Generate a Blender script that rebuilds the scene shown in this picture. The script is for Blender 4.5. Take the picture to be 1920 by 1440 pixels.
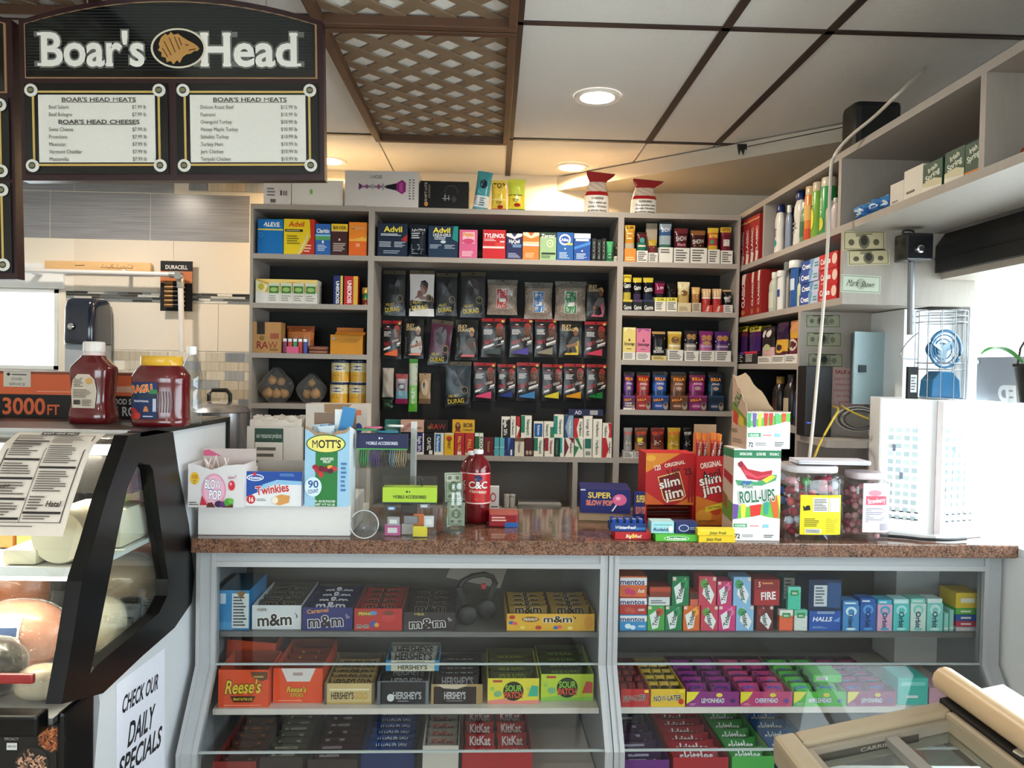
import bpy,bmesh,math,random
from mathutils import Vector,Matrix
random.seed(7)
for _o in list(bpy.data.objects):bpy.data.objects.remove(_o)
SC=bpy.context.scene
COL=SC.collection
PI=math.pi
# ------------------------------------------------------------------ camera
EYE=Vector((0,0,1.55));FPX=1440.0
_y=Vector((-35,32,-1440)).normalized()
_x=Vector((1,-.019,0));_x=(_x-_x.dot(_y)*_y).normalized()
_z=_x.cross(_y)
CAMROT=Matrix((_x,_y,_z))
cam=bpy.data.cameras.new('camera');cam.sensor_width=36;cam.lens=36*FPX/1920;cam.clip_start=.02
camo=bpy.data.objects.new('camera',cam);COL.objects.link(camo)
camo.matrix_world=Matrix.Translation(EYE)@CAMROT.to_4x4()
SC.camera=camo
# ------------------------------------------------------------------ sky, view
wd=bpy.data.worlds.new('sky');SC.world=wd;wd.use_nodes=True
_bg=wd.node_tree.nodes['Background'];_bg.inputs[0].default_value=(.86,.94,1,1);_bg.inputs[1].default_value=11.0
SC.view_settings.view_transform='Standard';SC.view_settings.look='None'
SC.view_settings.exposure=0.0;SC.view_settings.gamma=1;SC.view_settings.use_curve_mapping=False
def portal(name,loc,rot,sx,sy):
 l=bpy.data.lights.new(name,'AREA');l.shape='RECTANGLE';l.size=sx;l.size_y=sy
 l.cycles.is_portal=True
 o=bpy.data.objects.new(name,l);COL.objects.link(o);o.location=loc;o.rotation_euler=rot
 return o
# ------------------------------------------------------------------ helpers
def lin(c):
 if isinstance(c,str):
  c=tuple(int(c[i:i+2],16)/255 for i in(0,2,4))
 return tuple(x/12.92 if x<=.04045 else((x+.055)/1.055)**2.4 for x in c)
_mats={}
def mat(name,col='808080',rough=.5,metal=0,noise=.06,scale=30,bump=0,emit=0,spec=.5,coat=0,stretch=None,attr=False,alpha=1,trans=0):
 if name in _mats:return _mats[name]
 m=bpy.data.materials.new(name);m.use_nodes=True;nt=m.node_tree;N=nt.nodes;L=nt.links
 b=N['Principled BSDF'];b.inputs['Roughness'].default_value=rough;b.inputs['Metallic'].default_value=metal
 b.inputs['Specular IOR Level'].default_value=spec;b.inputs['Coat Weight'].default_value=coat
 b.inputs['Coat Roughness'].default_value=.08
 b.inputs['Alpha'].default_value=alpha;b.inputs['Transmission Weight'].default_value=trans
 c=lin(col)
 tc=N.new('ShaderNodeTexCoord');mp=N.new('ShaderNodeMapping');L.new(tc.outputs['Object'],mp.inputs[0])
 if stretch:mp.inputs['Scale'].default_value=stretch
 nz=N.new('ShaderNodeTexNoise');nz.inputs['Scale'].default_value=scale;nz.inputs['Detail'].default_value=4
 L.new(mp.outputs[0],nz.inputs['Vector'])
 mr=N.new('ShaderNodeMapRange');mr.inputs[3].default_value=1-noise;mr.inputs[4].default_value=1+noise
 L.new(nz.outputs['Fac'],mr.inputs[0])
 mx=N.new('ShaderNodeMix');mx.data_type='RGBA';mx.blend_type='MULTIPLY';mx.inputs[0].default_value=1
 if attr:
  at=N.new('ShaderNodeAttribute');at.attribute_name='Col';L.new(at.outputs['Color'],mx.inputs[6])
 else:
  mx.inputs[6].default_value=(*c,1)
 L.new(mr.outputs[0],mx.inputs[7]);L.new(mx.outputs[2],b.inputs['Base Color'])
 if bump:
  bp=N.new('ShaderNodeBump');bp.inputs['Strength'].default_value=bump;bp.inputs['Distance'].default_value=.01
  L.new(nz.outputs['Fac'],bp.inputs['Height']);L.new(bp.outputs[0],b.inputs['Normal'])
 if emit:
  b.inputs['Emission Color'].default_value=(*c,1);b.inputs['Emission Strength'].default_value=emit
 _mats[name]=m;return m
def glass_mat(name,tint='f4f8f8',gloss=.06,rough=.0,dens=0.0,bump=0):
 """thin pane: clear with a fresnel reflection; dens adds a little dusty film"""
 if name in _mats:return _mats[name]
 m=bpy.data.materials.new(name);m.use_nodes=True;nt=m.node_tree;N=nt.nodes;L=nt.links
 N.remove(N['Principled BSDF']);out=N['Material Output']
 t=N.new('ShaderNodeBsdfTransparent');t.inputs[0].default_value=(*lin(tint),1)
 g=N.new('ShaderNodeBsdfGlossy');g.inputs['Roughness'].default_value=rough
 if bump:
  bn=N.new('ShaderNodeTexNoise');bn.inputs['Scale'].default_value=26;bn.inputs['Distortion'].default_value=1.5;bb=N.new('ShaderNodeBump');bb.inputs['Strength'].default_value=bump;bb.inputs['Distance'].default_value=.02
  L.new(bn.outputs['Fac'],bb.inputs['Height']);L.new(bb.outputs[0],g.inputs['Normal'])
 lw=N.new('ShaderNodeLayerWeight');lw.inputs[0].default_value=.5
 pw=N.new('ShaderNodeMath');pw.operation='POWER';pw.inputs[1].default_value=5;L.new(lw.outputs['Facing'],pw.inputs[0])
 ma=N.new('ShaderNodeMath');ma.operation='MULTIPLY_ADD';ma.inputs[1].default_value=.9;ma.inputs[2].default_value=gloss
 ma.use_clamp=True;L.new(pw.outputs[0],ma.inputs[0])
 mx=N.new('ShaderNodeMixShader');L.new(ma.outputs[0],mx.inputs[0]);L.new(t.outputs[0],mx.inputs[1]);L.new(g.outputs[0],mx.inputs[2])
 last=mx
 if dens:
  d=N.new('ShaderNodeBsdfDiffuse');d.inputs[0].default_value=(.75,.77,.78,1)
  nz=N.new('ShaderNodeTexNoise');nz.inputs['Scale'].default_value=5
  mr=N.new('ShaderNodeMapRange');mr.inputs[3].default_value=dens*.5;mr.inputs[4].default_value=dens*1.5
  L.new(nz.outputs['Fac'],mr.inputs[0])
  m2=N.new('ShaderNodeMixShader');L.new(mr.outputs[0],m2.inputs[0]);L.new(mx.outputs[0],m2.inputs[1]);L.new(d.outputs[0],m2.inputs[2]);last=m2
 L.new(last.outputs[0],out.inputs[0]);_mats[name]=m;return m
# the look of printed things: colour is what is printed on them (a face attribute)
PRINT=mat('printed_card',attr=True,rough=.5,noise=.04,scale=60,spec=.3)
GLOSSY=mat('printed_film',attr=True,rough=.2,noise=.06,scale=40,spec=.3,bump=.03)
PAPER=mat('paper',attr=True,rough=.8,noise=.04,scale=80)
PLASTIC=mat('plastic',attr=True,rough=.28,noise=.03,scale=20)
METALA=mat('metal_painted',attr=True,rough=.3,metal=.6,noise=.04,scale=20)
def P(px,py,X=None,Y=None,Z=None):
 d=CAMROT@Vector(((px-960)/FPX,-(py-720)/FPX,-1))
 t=(X/d.x)if X is not None else(Y/d.y)if Y is not None else((Z-EYE.z)/d.z)
 return EYE+d*t
class Frame:
 """an upright working plane: u to the right, v away from the viewer, turned by rz about z"""
 def __init__(s,ox,oy,rz):s.ox,s.oy,s.rz=ox,oy,rz;s.c,s.s=math.cos(rz),math.sin(rz)
 def w(s,u,v,z):return Vector((s.ox+u*s.c-v*s.s,s.oy+u*s.s+v*s.c,z))
 def hit(s,px,py,v):
  d=CAMROT@Vector(((px-960)/FPX,-(py-720)/FPX,-1))
  n=Vector((-s.s,s.c));dist=v-((0-s.ox)*n.x+(0-s.oy)*n.y)
  t=dist/(d.x*n.x+d.y*n.y);p=EYE+d*t
  return((p.x-s.ox)*s.c+(p.y-s.oy)*s.s,p.z)
 def floor(s,px,py,z):
  p=P(px,py,Z=z);dx,dy=p.x-s.ox,p.y-s.oy
  return(dx*s.c+dy*s.s,-dx*s.s+dy*s.c)
W0=Frame(0,0,0)
CT=Frame(-.906,2.305,.025)
RS=Frame(0,0,-PI/2)
class MB:
 def __init__(s,col='cccccc'):s.v=[];s.f=[];s.c=[];s.col=lin(col)
 def k(s,col):return s.col if col is None else lin(col)if isinstance(col,str)else col
 def poly(s,pts,col=None):
  n=len(s.v);s.v+=[tuple(p)for p in pts];s.f.append(tuple(range(n,n+len(pts))));s.c.append(s.k(col));return s
 def mesh(s,vs,fs,col=None):
  n=len(s.v);s.v+=[tuple(p)for p in vs];k=s.k(col)
  for f in fs:s.f.append(tuple(i+n for i in f));s.c.append(k)
  return s
 def box(s,x0,x1,y0,y1,z0,z1,col=None,top=None,front=None,left=None,right=None):
  vs=[(x,y,z)for z in(z0,z1)for y in(y0,y1)for x in(x0,x1)];n=len(s.v);s.v+=vs;k=s.k(col)
  for f,c in(((0,1,3,2),None),((4,5,7,6),top),((0,1,5,4),front),((2,3,7,6),None),((0,2,6,4),left),((1,3,7,5),right)):
   s.f.append(tuple(i+n for i in f));s.c.append(k if c is None else s.k(c))
  return s
 def obox(s,m,hx,hy,hz,col=None):
  vs=[m@Vector((x,y,z))for z in(-hz,hz)for y in(-hy,hy)for x in(-hx,hx)]
  return s.mesh(vs,[(0,1,3,2),(4,5,7,6),(0,1,5,4),(2,3,7,6),(0,2,6,4),(1,3,7,5)],col)
 def bar(s,a,b,w,h,col=None,up=Vector((0,0,1))):
  a,b=Vector(a),Vector(b);d=(b-a);l=d.length;d.normalize();r=d.cross(up)
  if r.length<1e-4:r=d.cross(Vector((0,1,0)))
  r.normalize();u=r.cross(d);c=(a+b)/2
  m=Matrix(((d.x,r.x,u.x,c.x),(d.y,r.y,u.y,c.y),(d.z,r.z,u.z,c.z),(0,0,0,1)))
  return s.obox(m,l/2,w/2,h/2,col)
 def lathe(s,prof,n=20,c=(0,0,0),col=None,cols=None,sx=1,sy=1,cap=True):
  b=len(s.v)
  for r,z in prof:
   for i in range(n):
    a=2*PI*i/n;s.v.append((c[0]+r*math.cos(a)*sx,c[1]+r*math.sin(a)*sy,c[2]+z))
  for j in range(len(prof)-1):
   k=s.k(cols[j]if cols else col)
   for i in range(n):
    i2=(i+1)%n;s.f.append((b+j*n+i,b+j*n+i2,b+(j+1)*n+i2,b+(j+1)*n+i));s.c.append(k)
  if cap:
   s.f.append(tuple(b+i for i in range(n)));s.c.append(s.k(cols[0]if cols else col))
   q=b+(len(prof)-1)*n;s.f.append(tuple(q+i for i in range(n)));s.c.append(s.k(cols[-1]if cols else col))
  return s
 def tube(s,pts,r,n=6,col=None,closed=False):
  pts=[Vector(p)for p in pts];m=len(pts);b=len(s.v);k=s.k(col)
  rr=r if isinstance(r,(list,tuple))else[r]*m
  for i,p in enumerate(pts):
   if closed:d=pts[(i+1)%m]-pts[i-1]
   else:d=pts[min(i+1,m-1)]-pts[max(i-1,0)]
   d.normalize();a=Vector((0,0,1))if abs(d.z)<.9 else Vector((1,0,0))
   x=d.cross(a).normalized();y=d.cross(x)
   for j in range(n):
    t=2*PI*j/n;s.v.append(tuple(p+(x*math.cos(t)+y*math.sin(t))*rr[i]))
  for i in range(m if closed else m-1):
   i2=(i+1)%m
   for j in range(n):
    j2=(j+1)%n;s.f.append((b+i*n+j,b+i*n+j2,b+i2*n+j2,b+i2*n+j));s.c.append(k)
  if not closed:
   s.f.append(tuple(b+j for j in range(n)));s.c.append(k)
   s.f.append(tuple(b+(m-1)*n+j for j in range(n)));s.c.append(k)
  return s
 def prism(s,poly,lo,hi,axis='y',col=None,caps=(None,None)):
  """polygon in the two other axes (x,z for y; y,z for x; x,y for z), extruded from lo to hi"""
  f={'y':lambda a,b,t:(a,t,b),'x':lambda a,b,t:(t,a,b),'z':lambda a,b,t:(a,b,t)}[axis]
  n=len(poly);b=len(s.v);k=s.k(col)
  s.v+=[f(p[0],p[1],lo)for p in poly]+[f(p[0],p[1],hi)for p in poly]
  for i in range(n):
   j=(i+1)%n;s.f.append((b+i,b+j,b+n+j,b+n+i));s.c.append(k)
  s.f.append(tuple(b+i for i in range(n)));s.c.append(k if caps[0]is None else s.k(caps[0]))
  s.f.append(tuple(b+n+i for i in range(n)));s.c.append(k if caps[1]is None else s.k(caps[1]))
  return s
 def grid(s,fn,nu,nv,colfn=None,col=None,wrap=False):
  b=len(s.v)
  for j in range(nv+1):
   for i in range(nu if wrap else nu+1):s.v.append(tuple(fn(i/nu,j/nv)))
  w=nu if wrap else nu+1
  for j in range(nv):
   for i in range(nu):
    i2=(i+1)%w
    s.f.append((b+j*w+i,b+j*w+i2,b+(j+1)*w+i2,b+(j+1)*w+i))
    s.c.append(s.k(colfn((i+.5)/nu,(j+.5)/nv)if colfn else col))
  return s
 def data(s,name,m,smooth=False,bevel=0,recalc=True,weld=False):
  me=bpy.data.meshes.new(name);me.from_pydata(s.v,[],s.f)
  at=me.attributes.new('Col','FLOAT_COLOR','CORNER')
  buf=[]
  for p,c in zip(s.f,s.c):buf+=[c[0],c[1],c[2],1.0]*len(p)
  at.data.foreach_set('color',buf)
  if recalc or bevel or weld:
   bm=bmesh.new();bm.from_mesh(me)
   if weld:bmesh.ops.remove_doubles(bm,verts=bm.verts,dist=1e-5)
   if recalc:bmesh.ops.recalc_face_normals(bm,faces=bm.faces)
   if bevel:
    es=[e for e in bm.edges if len(e.link_faces)==2 and e.calc_face_angle(0)>.5]
    bmesh.ops.bevel(bm,geom=es,offset=bevel,segments=2,profile=.6,affect='EDGES',clamp_overlap=True)
   bm.to_mesh(me);bm.free()
  if smooth:
   me.shade_smooth();me.set_sharp_from_angle(angle=math.radians(smooth if smooth>1 else 40))
  me.materials.append(m)
  return me
 def build(s,name,m,parent=None,loc=(0,0,0),rot=(0,0,0),**kw):
  o=bpy.data.objects.new(name,s.data(name,m,**kw));COL.objects.link(o)
  o.location=loc;o.rotation_euler=rot;o.parent=parent
  return o
LABELS={}
def tag(o,label,cat,group=None,kind=None):
 o['label']=label;o['category']=cat
 if group:o['group']=group
 if kind:o['kind']=kind
 return o
def thing(name,label,cat,loc=(0,0,0),rz=0,group=None,rot=None):
 o=bpy.data.objects.new(name,None);COL.objects.link(o);o.empty_display_size=.05
 o.location=loc;o.rotation_euler=rot or(0,0,rz)
 return tag(o,label,cat,group)
def struct(name,mb,m,parent=None,**kw):
 o=mb.build(name,m,parent,**kw)
 if parent is None:o['kind']='structure'
 return o
def sempty(name,label=None):
 o=bpy.data.objects.new(name,None);COL.objects.link(o);o['kind']='structure'
 if label:o['label']=label
 return o
def link_copy(me,name,parent,loc,rot=(0,0,0),scale=None):
 o=bpy.data.objects.new(name,me);COL.objects.link(o);o.parent=parent;o.location=loc;o.rotation_euler=rot
 if scale:o.scale=scale
 return o
# ------------------------------------------------------------------ lettering: glyph outlines taken once from the built-in font
CH="ABCDEFGHIJKLMNOPQRSTUVWXYZabcdefghijklmnopqrstuvwxyz0123456789$.,'&-!%#+/:"
GL={}
def _glyphs():
 tmp=[]
 for w,off in((0,0),(1,.024),(2,.062)):
  for ch in CH:
   cu=bpy.data.curves.new('g','FONT');cu.body=ch;cu.offset=off if ch not in 'MW' else(0,0,.03)[w];cu.resolution_u=3;cu.fill_mode='FRONT'
   o=bpy.data.objects.new('g',cu);COL.objects.link(o);tmp.append((w,ch,o,0))
 for ch in CH+'|':
  cu=bpy.data.curves.new('g','FONT');cu.body=ch+'|' if ch!='|' else '|';cu.resolution_u=1
  o=bpy.data.objects.new('g',cu);COL.objects.link(o);tmp.append((9,ch,o,1))
 bpy.context.view_layer.update();dg=bpy.context.evaluated_depsgraph_get();adv={}
 for w,ch,o,a in tmp:
  e=o.evaluated_get(dg);me=e.to_mesh()
  vs=[(v.co.x,v.co.y)for v in me.vertices]
  if a:adv[ch]=max(x for x,y in vs)
  else:GL[(w,ch)]=(vs,[tuple(p.vertices)for p in me.polygons])
  e.to_mesh_clear()
 for ch in CH:GL[ch]=adv[ch]-adv['|']
 GL[' ']=.3
 for w,ch,o,a in tmp:
  cu=o.data;bpy.data.objects.remove(o);bpy.data.curves.remove(cu)
_glyphs()
def text_polys(t,w=None,h=.1,bold=0,rot=0,shear=0,outline=False,serif=0,track=0.0,only=False):
 """polygons of a text centred on (0,0): cap height h, total width w (None keeps the font's own)"""
 tot=sum(GL[c]+track for c in t)or 1
 sy=h/.72;sx=(w/tot)if w else sy
 x=0;out=[]
 ca,sa=math.cos(rot),math.sin(rot)
 def put(vs,fs,ox):
  pts=[]
  for a,b in vs:
   X=(a+ox-tot/2)*sx+shear*(b-.36)*sy;Z=(b-.36)*sy
   pts.append((X*ca-Z*sa,X*sa+Z*ca))
  for f in fs:out.append([pts[i]for i in f])
 for c in t:
  if c!=' ':
   vs,fs=GL[(2 if outline else bold,c)]
   if not only:put(vs,fs,x)
   if only:
    q=serif+(.035 if outline else 0);th=.045+(.045 if outline else 0);g=GL[c]
    bars=[]
    def row(lo,side):
     zs_=[p[1]for p in vs];lim=min(zs_)+.03 if lo else max(zs_)-.03
     xs_=[p[0]for p in vs if(p[1]<=lim if lo else p[1]>=lim)];e_=min(xs_)if side<0 else max(xs_)
     near=[a for a in xs_ if abs(a-e_)<.17];bars.append(((min(near)+max(near))/2,.0 if lo else max(zs_)-(.05 if outline else .024)))
    for lo,side in{'H':((1,-1),(0,-1),(1,1),(0,1)),'B':((1,-1),(0,-1)),'r':((1,-1),),'d':((1,1),(0,1)),'a':((1,1),)}.get(c,()):row(lo,side)
    for bx,bz in bars:
     z0=bz-th if bz>.3 else bz-th*.3;z1=z0+th*1.3
     put([(bx-q,z0),(bx+q,z0),(bx+q,z1),(bx-q,z1)],[(0,1,2,3)],x)
  x+=GL[c]+track
 return out
def flat(x,z,off):return(x,-off,z)
def gfx(mb,ops,w,h,surf=flat,n=1,off0=.0004,step=.00018,x0=None,z0=0.0):
 """print on a face of width w, height h (origin bottom centre). u,v in 0..1"""
 if x0 is None:x0=-w/2
 X=lambda u:x0+u*w
 Z=lambda v:z0+v*h
 off=off0
 rnd=random.Random(len(ops)*31+int(w*1e4))
 for op in ops:
  k=op[0];off+=step
  if k=='r':
   _,u0,v0,u1,v1,c=op
   for i in range(n):
    a,b=u0+(u1-u0)*i/n,u0+(u1-u0)*(i+1)/n
    for j in range(max(1,n//2)):
     m_=max(1,n//2);p,q=v0+(v1-v0)*j/m_,v0+(v1-v0)*(j+1)/m_
     mb.poly([surf(X(a),Z(p),off),surf(X(b),Z(p),off),surf(X(b),Z(q),off),surf(X(a),Z(q),off)],c)
  elif k=='e':
   _,cu,cv,ru,rv,c=op
   pts=[(cu+ru*math.cos(2*PI*i/20),cv+rv*math.sin(2*PI*i/20))for i in range(20)]
   ctr=surf(X(cu),Z(cv),off)
   for i in range(20):
    a,b=pts[i],pts[(i+1)%20]
    mb.poly([ctr,surf(X(a[0]),Z(a[1]),off),surf(X(b[0]),Z(b[1]),off)],c)
  elif k=='p':
   mb.poly([surf(X(u),Z(v),off)for u,v in op[1]],op[2])
  elif k=='g':
   _,u0,v0,u1,v1,nn,c=op
   dv=(v1-v0)/nn
   for i in range(nn):
    e=u0+(u1-u0)*rnd.uniform(.6,1)
    p=v1-dv*(i+.75);q=p+dv*.5
    mb.poly([surf(X(u0),Z(p),off),surf(X(e),Z(p),off),surf(X(e),Z(q),off),surf(X(u0),Z(q),off)],c)
  elif k=='t':
   _,t,cu,cv,tw,th,c=op[:7];st=op[7]if len(op)>7 else{}
   cx,cz=X(cu),Z(cv);tw=tw*w if tw else None
   if st.get('v'):kw=dict(w=tw,h=th*w)
   kw=dict(w=tw,h=th*h,bold=st.get('b',1),rot=math.radians(st.get('rot',0)),shear=st.get('sh',0),serif=st.get('serif',0),track=st.get('track',0))
   if 'vt' in st:kw['w']=tw/w*h if tw else None;kw['h']=th*w;kw['rot']=math.radians(st['vt'])
   if 'out' in st:
    for pg in text_polys(t,outline=True,**kw):mb.poly([surf(cx+a,cz+b,off)for a,b in pg],st['out'])
    if kw['serif']:
     for pg in text_polys(t,outline=True,only=True,**kw):mb.poly([surf(cx+a,cz+b,off+step*.4)for a,b in pg],st['out'])
    off+=step
   for pg in text_polys(t,**kw):mb.poly([surf(cx+a,cz+b,off)for a,b in pg],c)
   if kw['serif']:
    for pg in text_polys(t,only=True,**kw):mb.poly([surf(cx+a,cz+b,off+step*.4)for a,b in pg],c)
 return mb
# ================================================================== the room
CZ=2.62
LAM=mat('grey_laminate','a69d94',rough=.5,noise=.10,scale=14,stretch=(8,8,1))
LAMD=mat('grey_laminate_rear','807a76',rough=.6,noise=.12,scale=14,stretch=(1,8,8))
BLACKB=mat('black_backboard','0b0a0a',rough=.7,noise=.2)
WALLP=mat('wall_paint','e6dfd2',rough=.7,noise=.03,scale=6)
WHITEP=mat('white_paint','eeeff0',rough=.55,noise=.02,scale=8)
TILEC=mat('ceiling_tile_face','e9e7e4',rough=.9,noise=.07,scale=160,bump=.25)
BROWN=mat('brown_grid_bar','352421',rough=.55,noise=.2,scale=20)
CHROME=mat('chrome','c8c8cc',rough=.18,metal=1,noise=.03)
ALU=mat('aluminium_trim','b9bbbe',rough=.38,metal=.55,noise=.05,scale=30,stretch=(1,1,12))
BLACKG=mat('black_gloss_trim','070708',rough=.32,noise=.1,spec=.3)
BLACKM=mat('black_plastic','121314',rough=.45,noise=.12)
GLASS=glass_mat('clear_pane',gloss=.05)
CASEGL=glass_mat('case_pane','f6f8f8',gloss=.022,dens=.002)
WINGL=glass_mat('window_pane',gloss=.05)
struct('floor',MB('8b857c').box(-3.4,1.9,-2.2,4.5,-.05,0),mat('floor_tile','b3ada4',rough=.4,noise=.1,scale=8))
struct('ground',MB().box(-9,9,-9,9,-.12,-.06),mat('pavement_concrete','d6d3cc',rough=.9,noise=.1,scale=6))
struct('wall_left',MB().box(-3.5,-3.4,-2.1,4.3,0,2.75),WALLP)
# back wall with the small pass-through window at the left
wb=MB()
wx0,wx1,wz0,wz1=-3.3,-2.40,1.49,1.93
wb.box(-3.5,wx0,4.3,4.45,0,2.75);wb.box(wx1,1.76,4.3,4.45,0,2.75)
wb.box(wx0,wx1,4.3,4.45,0,wz0);wb.box(wx0,wx1,4.3,4.45,wz1,2.75)
WB=struct('wall_back',wb,WALLP)
# front wall (behind the viewer) with an unseen shop window, added and sized for front daylight
wf=MB()
wf.box(-3.5,-2.2,-2.2,-2.1,0,2.75);wf.box(.2,1.76,-2.2,-2.1,0,2.75);wf.box(-2.2,.2,-2.2,-2.1,0,.9);wf.box(-2.2,.2,-2.2,-2.1,2.1,2.75)
struct('wall_front',wf,WALLP)
wr=MB()
WY0,WY1,WZ0,WZ1=-.9,2.70,.98,1.93
wr.box(1.66,1.76,-2.1,4.3,0,WZ0);wr.box(1.66,1.76,-2.1,4.3,WZ1,2.75)
wr.box(1.66,1.76,WY1,4.3,WZ0,WZ1);wr.box(1.66,1.76,-2.1,WY0,WZ0,WZ1)
struct('wall_right',wr,WHITEP)
# windows
def window(name,pane,bars,m):
 b=MB();[b.box(*x)for x in bars]
 o=struct(name,b,m);MB().box(*pane).build('pane',WINGL,o);return o
FRW=mat('white_window_frame','dfe3e6',rough=.4,noise=.03)
w1=window('window_1',(1.708,1.712,WY0,WY1,WZ0,WZ1),
       [(1.665,1.755,y-.022,y+.022,WZ0,WZ1)for y in(-.87,.3,1.45,2.10,2.675)]+[(1.665,1.755,WY0,WY1,WZ1-.04,WZ1),(1.665,1.755,WY0,WY1,WZ0,WZ0+.03)],FRW)
w2=window('window_2',(wx0,wx1,4.388,4.392,wz0,wz1),[(wx0,wx1,4.29,4.41,wz0-.0,wz0+.02),(wx0,wx1,4.29,4.41,wz1-.02,wz1),(wx1-.02,wx1,4.29,4.41,wz0,wz1),(wx0,wx0+.02,4.29,4.41,wz0,wz1)],FRW)
w3=window('window_3',(-2.2,.2,-2.152,-2.148,.9,2.1),[(-2.2,.2,-2.19,-2.11,.9,.95),(-2.2,.2,-2.19,-2.11,2.05,2.1),(-1.03,-.97,-2.19,-2.11,.95,2.05)],FRW)
portal('daylight_portal_right',(1.8,(WY0+WY1)/2,(WZ0+WZ1)/2),(0,PI/2,0),WZ1-WZ0,WY1-WY0)
portal('daylight_portal_front',(-1.0,-2.25,1.5),(PI/2,0,0),2.4,1.2)
portal('daylight_portal_back',((wx0+wx1)/2,4.5,(wz0+wz1)/2),(-PI/2,0,0),wx1-wx0,wz1-wz0)
# wall tiles, left part of the back wall
STRIPE=mat('striped_grey_tile','8d8f96',rough=.25,noise=.55,scale=3.2,stretch=(1.2,1,60))
CREAM=mat('cream_tile','dcd3c6',rough=.35,noise=.04,scale=40,stretch=(1,1,6))
def zt(px,py):return P(px,py,Y=4.29).z
def xt(px,py=460):return P(px,py,Y=4.29).x
zs=[2.735,2.470,2.211,1.925,1.870,1.605,1.20]
def tile(x0,x1,z0,z1,m,g=.0022):
 o=MB().box(x0+g,x1-g,4.2965,4.3,z0+g,z1-g).build('wall_tile',m,WB,bevel=.0008);return o
TW=.545;TX=-1.172
for k in range(5):
 a=xt(280)-TW*(k-1);tile(max(a-TW,-3.39),min(a,TX),zs[2],zs[1],STRIPE)
 a=xt(325)-TW*(k-1);tile(max(a-TW,-3.39),min(a,TX),zs[1],min(zs[0],2.625),STRIPE)if k else None
 a=xt(325)-TW*(k-1);tile(max(a-TW,-3.39),min(a,TX),zs[3],zs[2],CREAM)if a-TW>-2.7 or k<2 else None
 a=xt(410)-TW*(k-1)
 if a>wx1+.2:tile(max(a-TW,-2.36),min(a,TX),zs[5],zs[4],CREAM)
rnd=random.Random(3)
MOS=[mat('mosaic_%s'%n,c,rough=.3,noise=.3,scale=5,stretch=(18,1,1))for n,c in(('pale','cfc8bb'),('grey','9ea2a8'),('tan','b5ab98'),('slate','7f858f'),('beige','c3bbac'))]
mz=(zs[5]-.004);mw,mh=.1045,.0515
mos_me=[MB().box(.001,mw-.001,4.2968,4.3,.001,mh-.001).data('mosaic_tile',m)for m in MOS]
for r in range(9):
 for c in range(9):
  xx=TX-(c+1)*mw-(r%2)*.03
  if xx<-2.12:continue
  link_copy(mos_me[rnd.choice([0,0,1,2,2,3,4,4])],'mosaic_tile',WB,(xx,0,mz-(r+1)*mh))
for r in range(2):
 for c in range(5):link_copy(mos_me[rnd.choice([1,2,3,4])],'mosaic_tile',WB,(TX-(c+1)*mw,-.0042,2.489+r*mh))
# slim glass strip
st=MB()
for r in range(4):
 x=-2.36
 while x<TX-.01:
  l=rnd.uniform(.04,.14);z=1.871+r*.0135
  st.box(x+.001,min(x+l,TX)-.001,4.2955,4.2998,z+.001,z+.0122,rnd.choice(['2b2b2c','b9b9b4','55585a','d5d3cc','7c8288','3a3733']));x+=l
o=st.build('glass_mosaic_strip',mat('glass_mosaic',attr=True,rough=.15,noise=.05),WB);o['kind']='stuff'
MB().box(-3.39,-2.365,4.28,4.3,1.935,2.07).build('window_head_board',WHITEP,WB)
# ------------------------------------------------------------------ ceiling
CE=struct('ceiling',MB().box(-3.5,1.76,-2.2,4.45,CZ+.03,CZ+.12),WHITEP)
gx=[-3.09,-2.46,-1.83,-1.20,-.57,.06,.705,1.032]
gy=[-2.43,-1.22,-.01,1.19,2.40,3.61]
LATT=[(-.57,.06,2.40,3.61),(-.57,.06,1.19,2.40),(-1.83,-1.20,2.40,3.61),(-1.83,-1.20,1.19,2.40)]
xs=[-3.4]+gx+[1.66];ys=[-2.1]+gy[1:]+[4.3]
for i in range(len(xs)-1):
 for j in range(len(ys)-1):
  MB().box(xs[i]+.004,xs[i+1]-.004,ys[j]+.004,ys[j+1]-.004,CZ,CZ+.015).build('ceiling_tile',TILEC,CE)
for x in gx:
 MB().box(x-.014,x+.014,-2.1,4.3 if x==.06 else 3.61,CZ-.006,CZ+.004).build('grid_bar',BROWN,CE)
for y in gy[1:]:
 MB().box(-3.4,1.66,y-.011,y+.011,CZ-.006,CZ+.004).build('grid_bar',BROWN,CE)
def clip(poly,x0,x1,y0,y1):
 for ax,s,lim in((0,1,x0),(0,-1,x1),(1,1,y0),(1,-1,y1)):
  out=[]
  for i in range(len(poly)):
   a,b=poly[i-1],poly[i];ia,ib=s*(a[ax]-lim)>=0,s*(b[ax]-lim)>=0
   if ia!=ib:
    t=(lim-a[ax])/(b[ax]-a[ax]);out.append((a[0]+t*(b[0]-a[0]),a[1]+t*(b[1]-a[1])))
   if ib:out.append(b)
  poly=out
  if not poly:return poly
 return poly
WOOD=mat('lattice_wood','85705a',rough=.6,noise=.25,scale=9,stretch=(1,5,1))
WOODD=mat('lattice_frame_wood','5a3c2a',rough=.55,noise=.25,scale=10)
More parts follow.
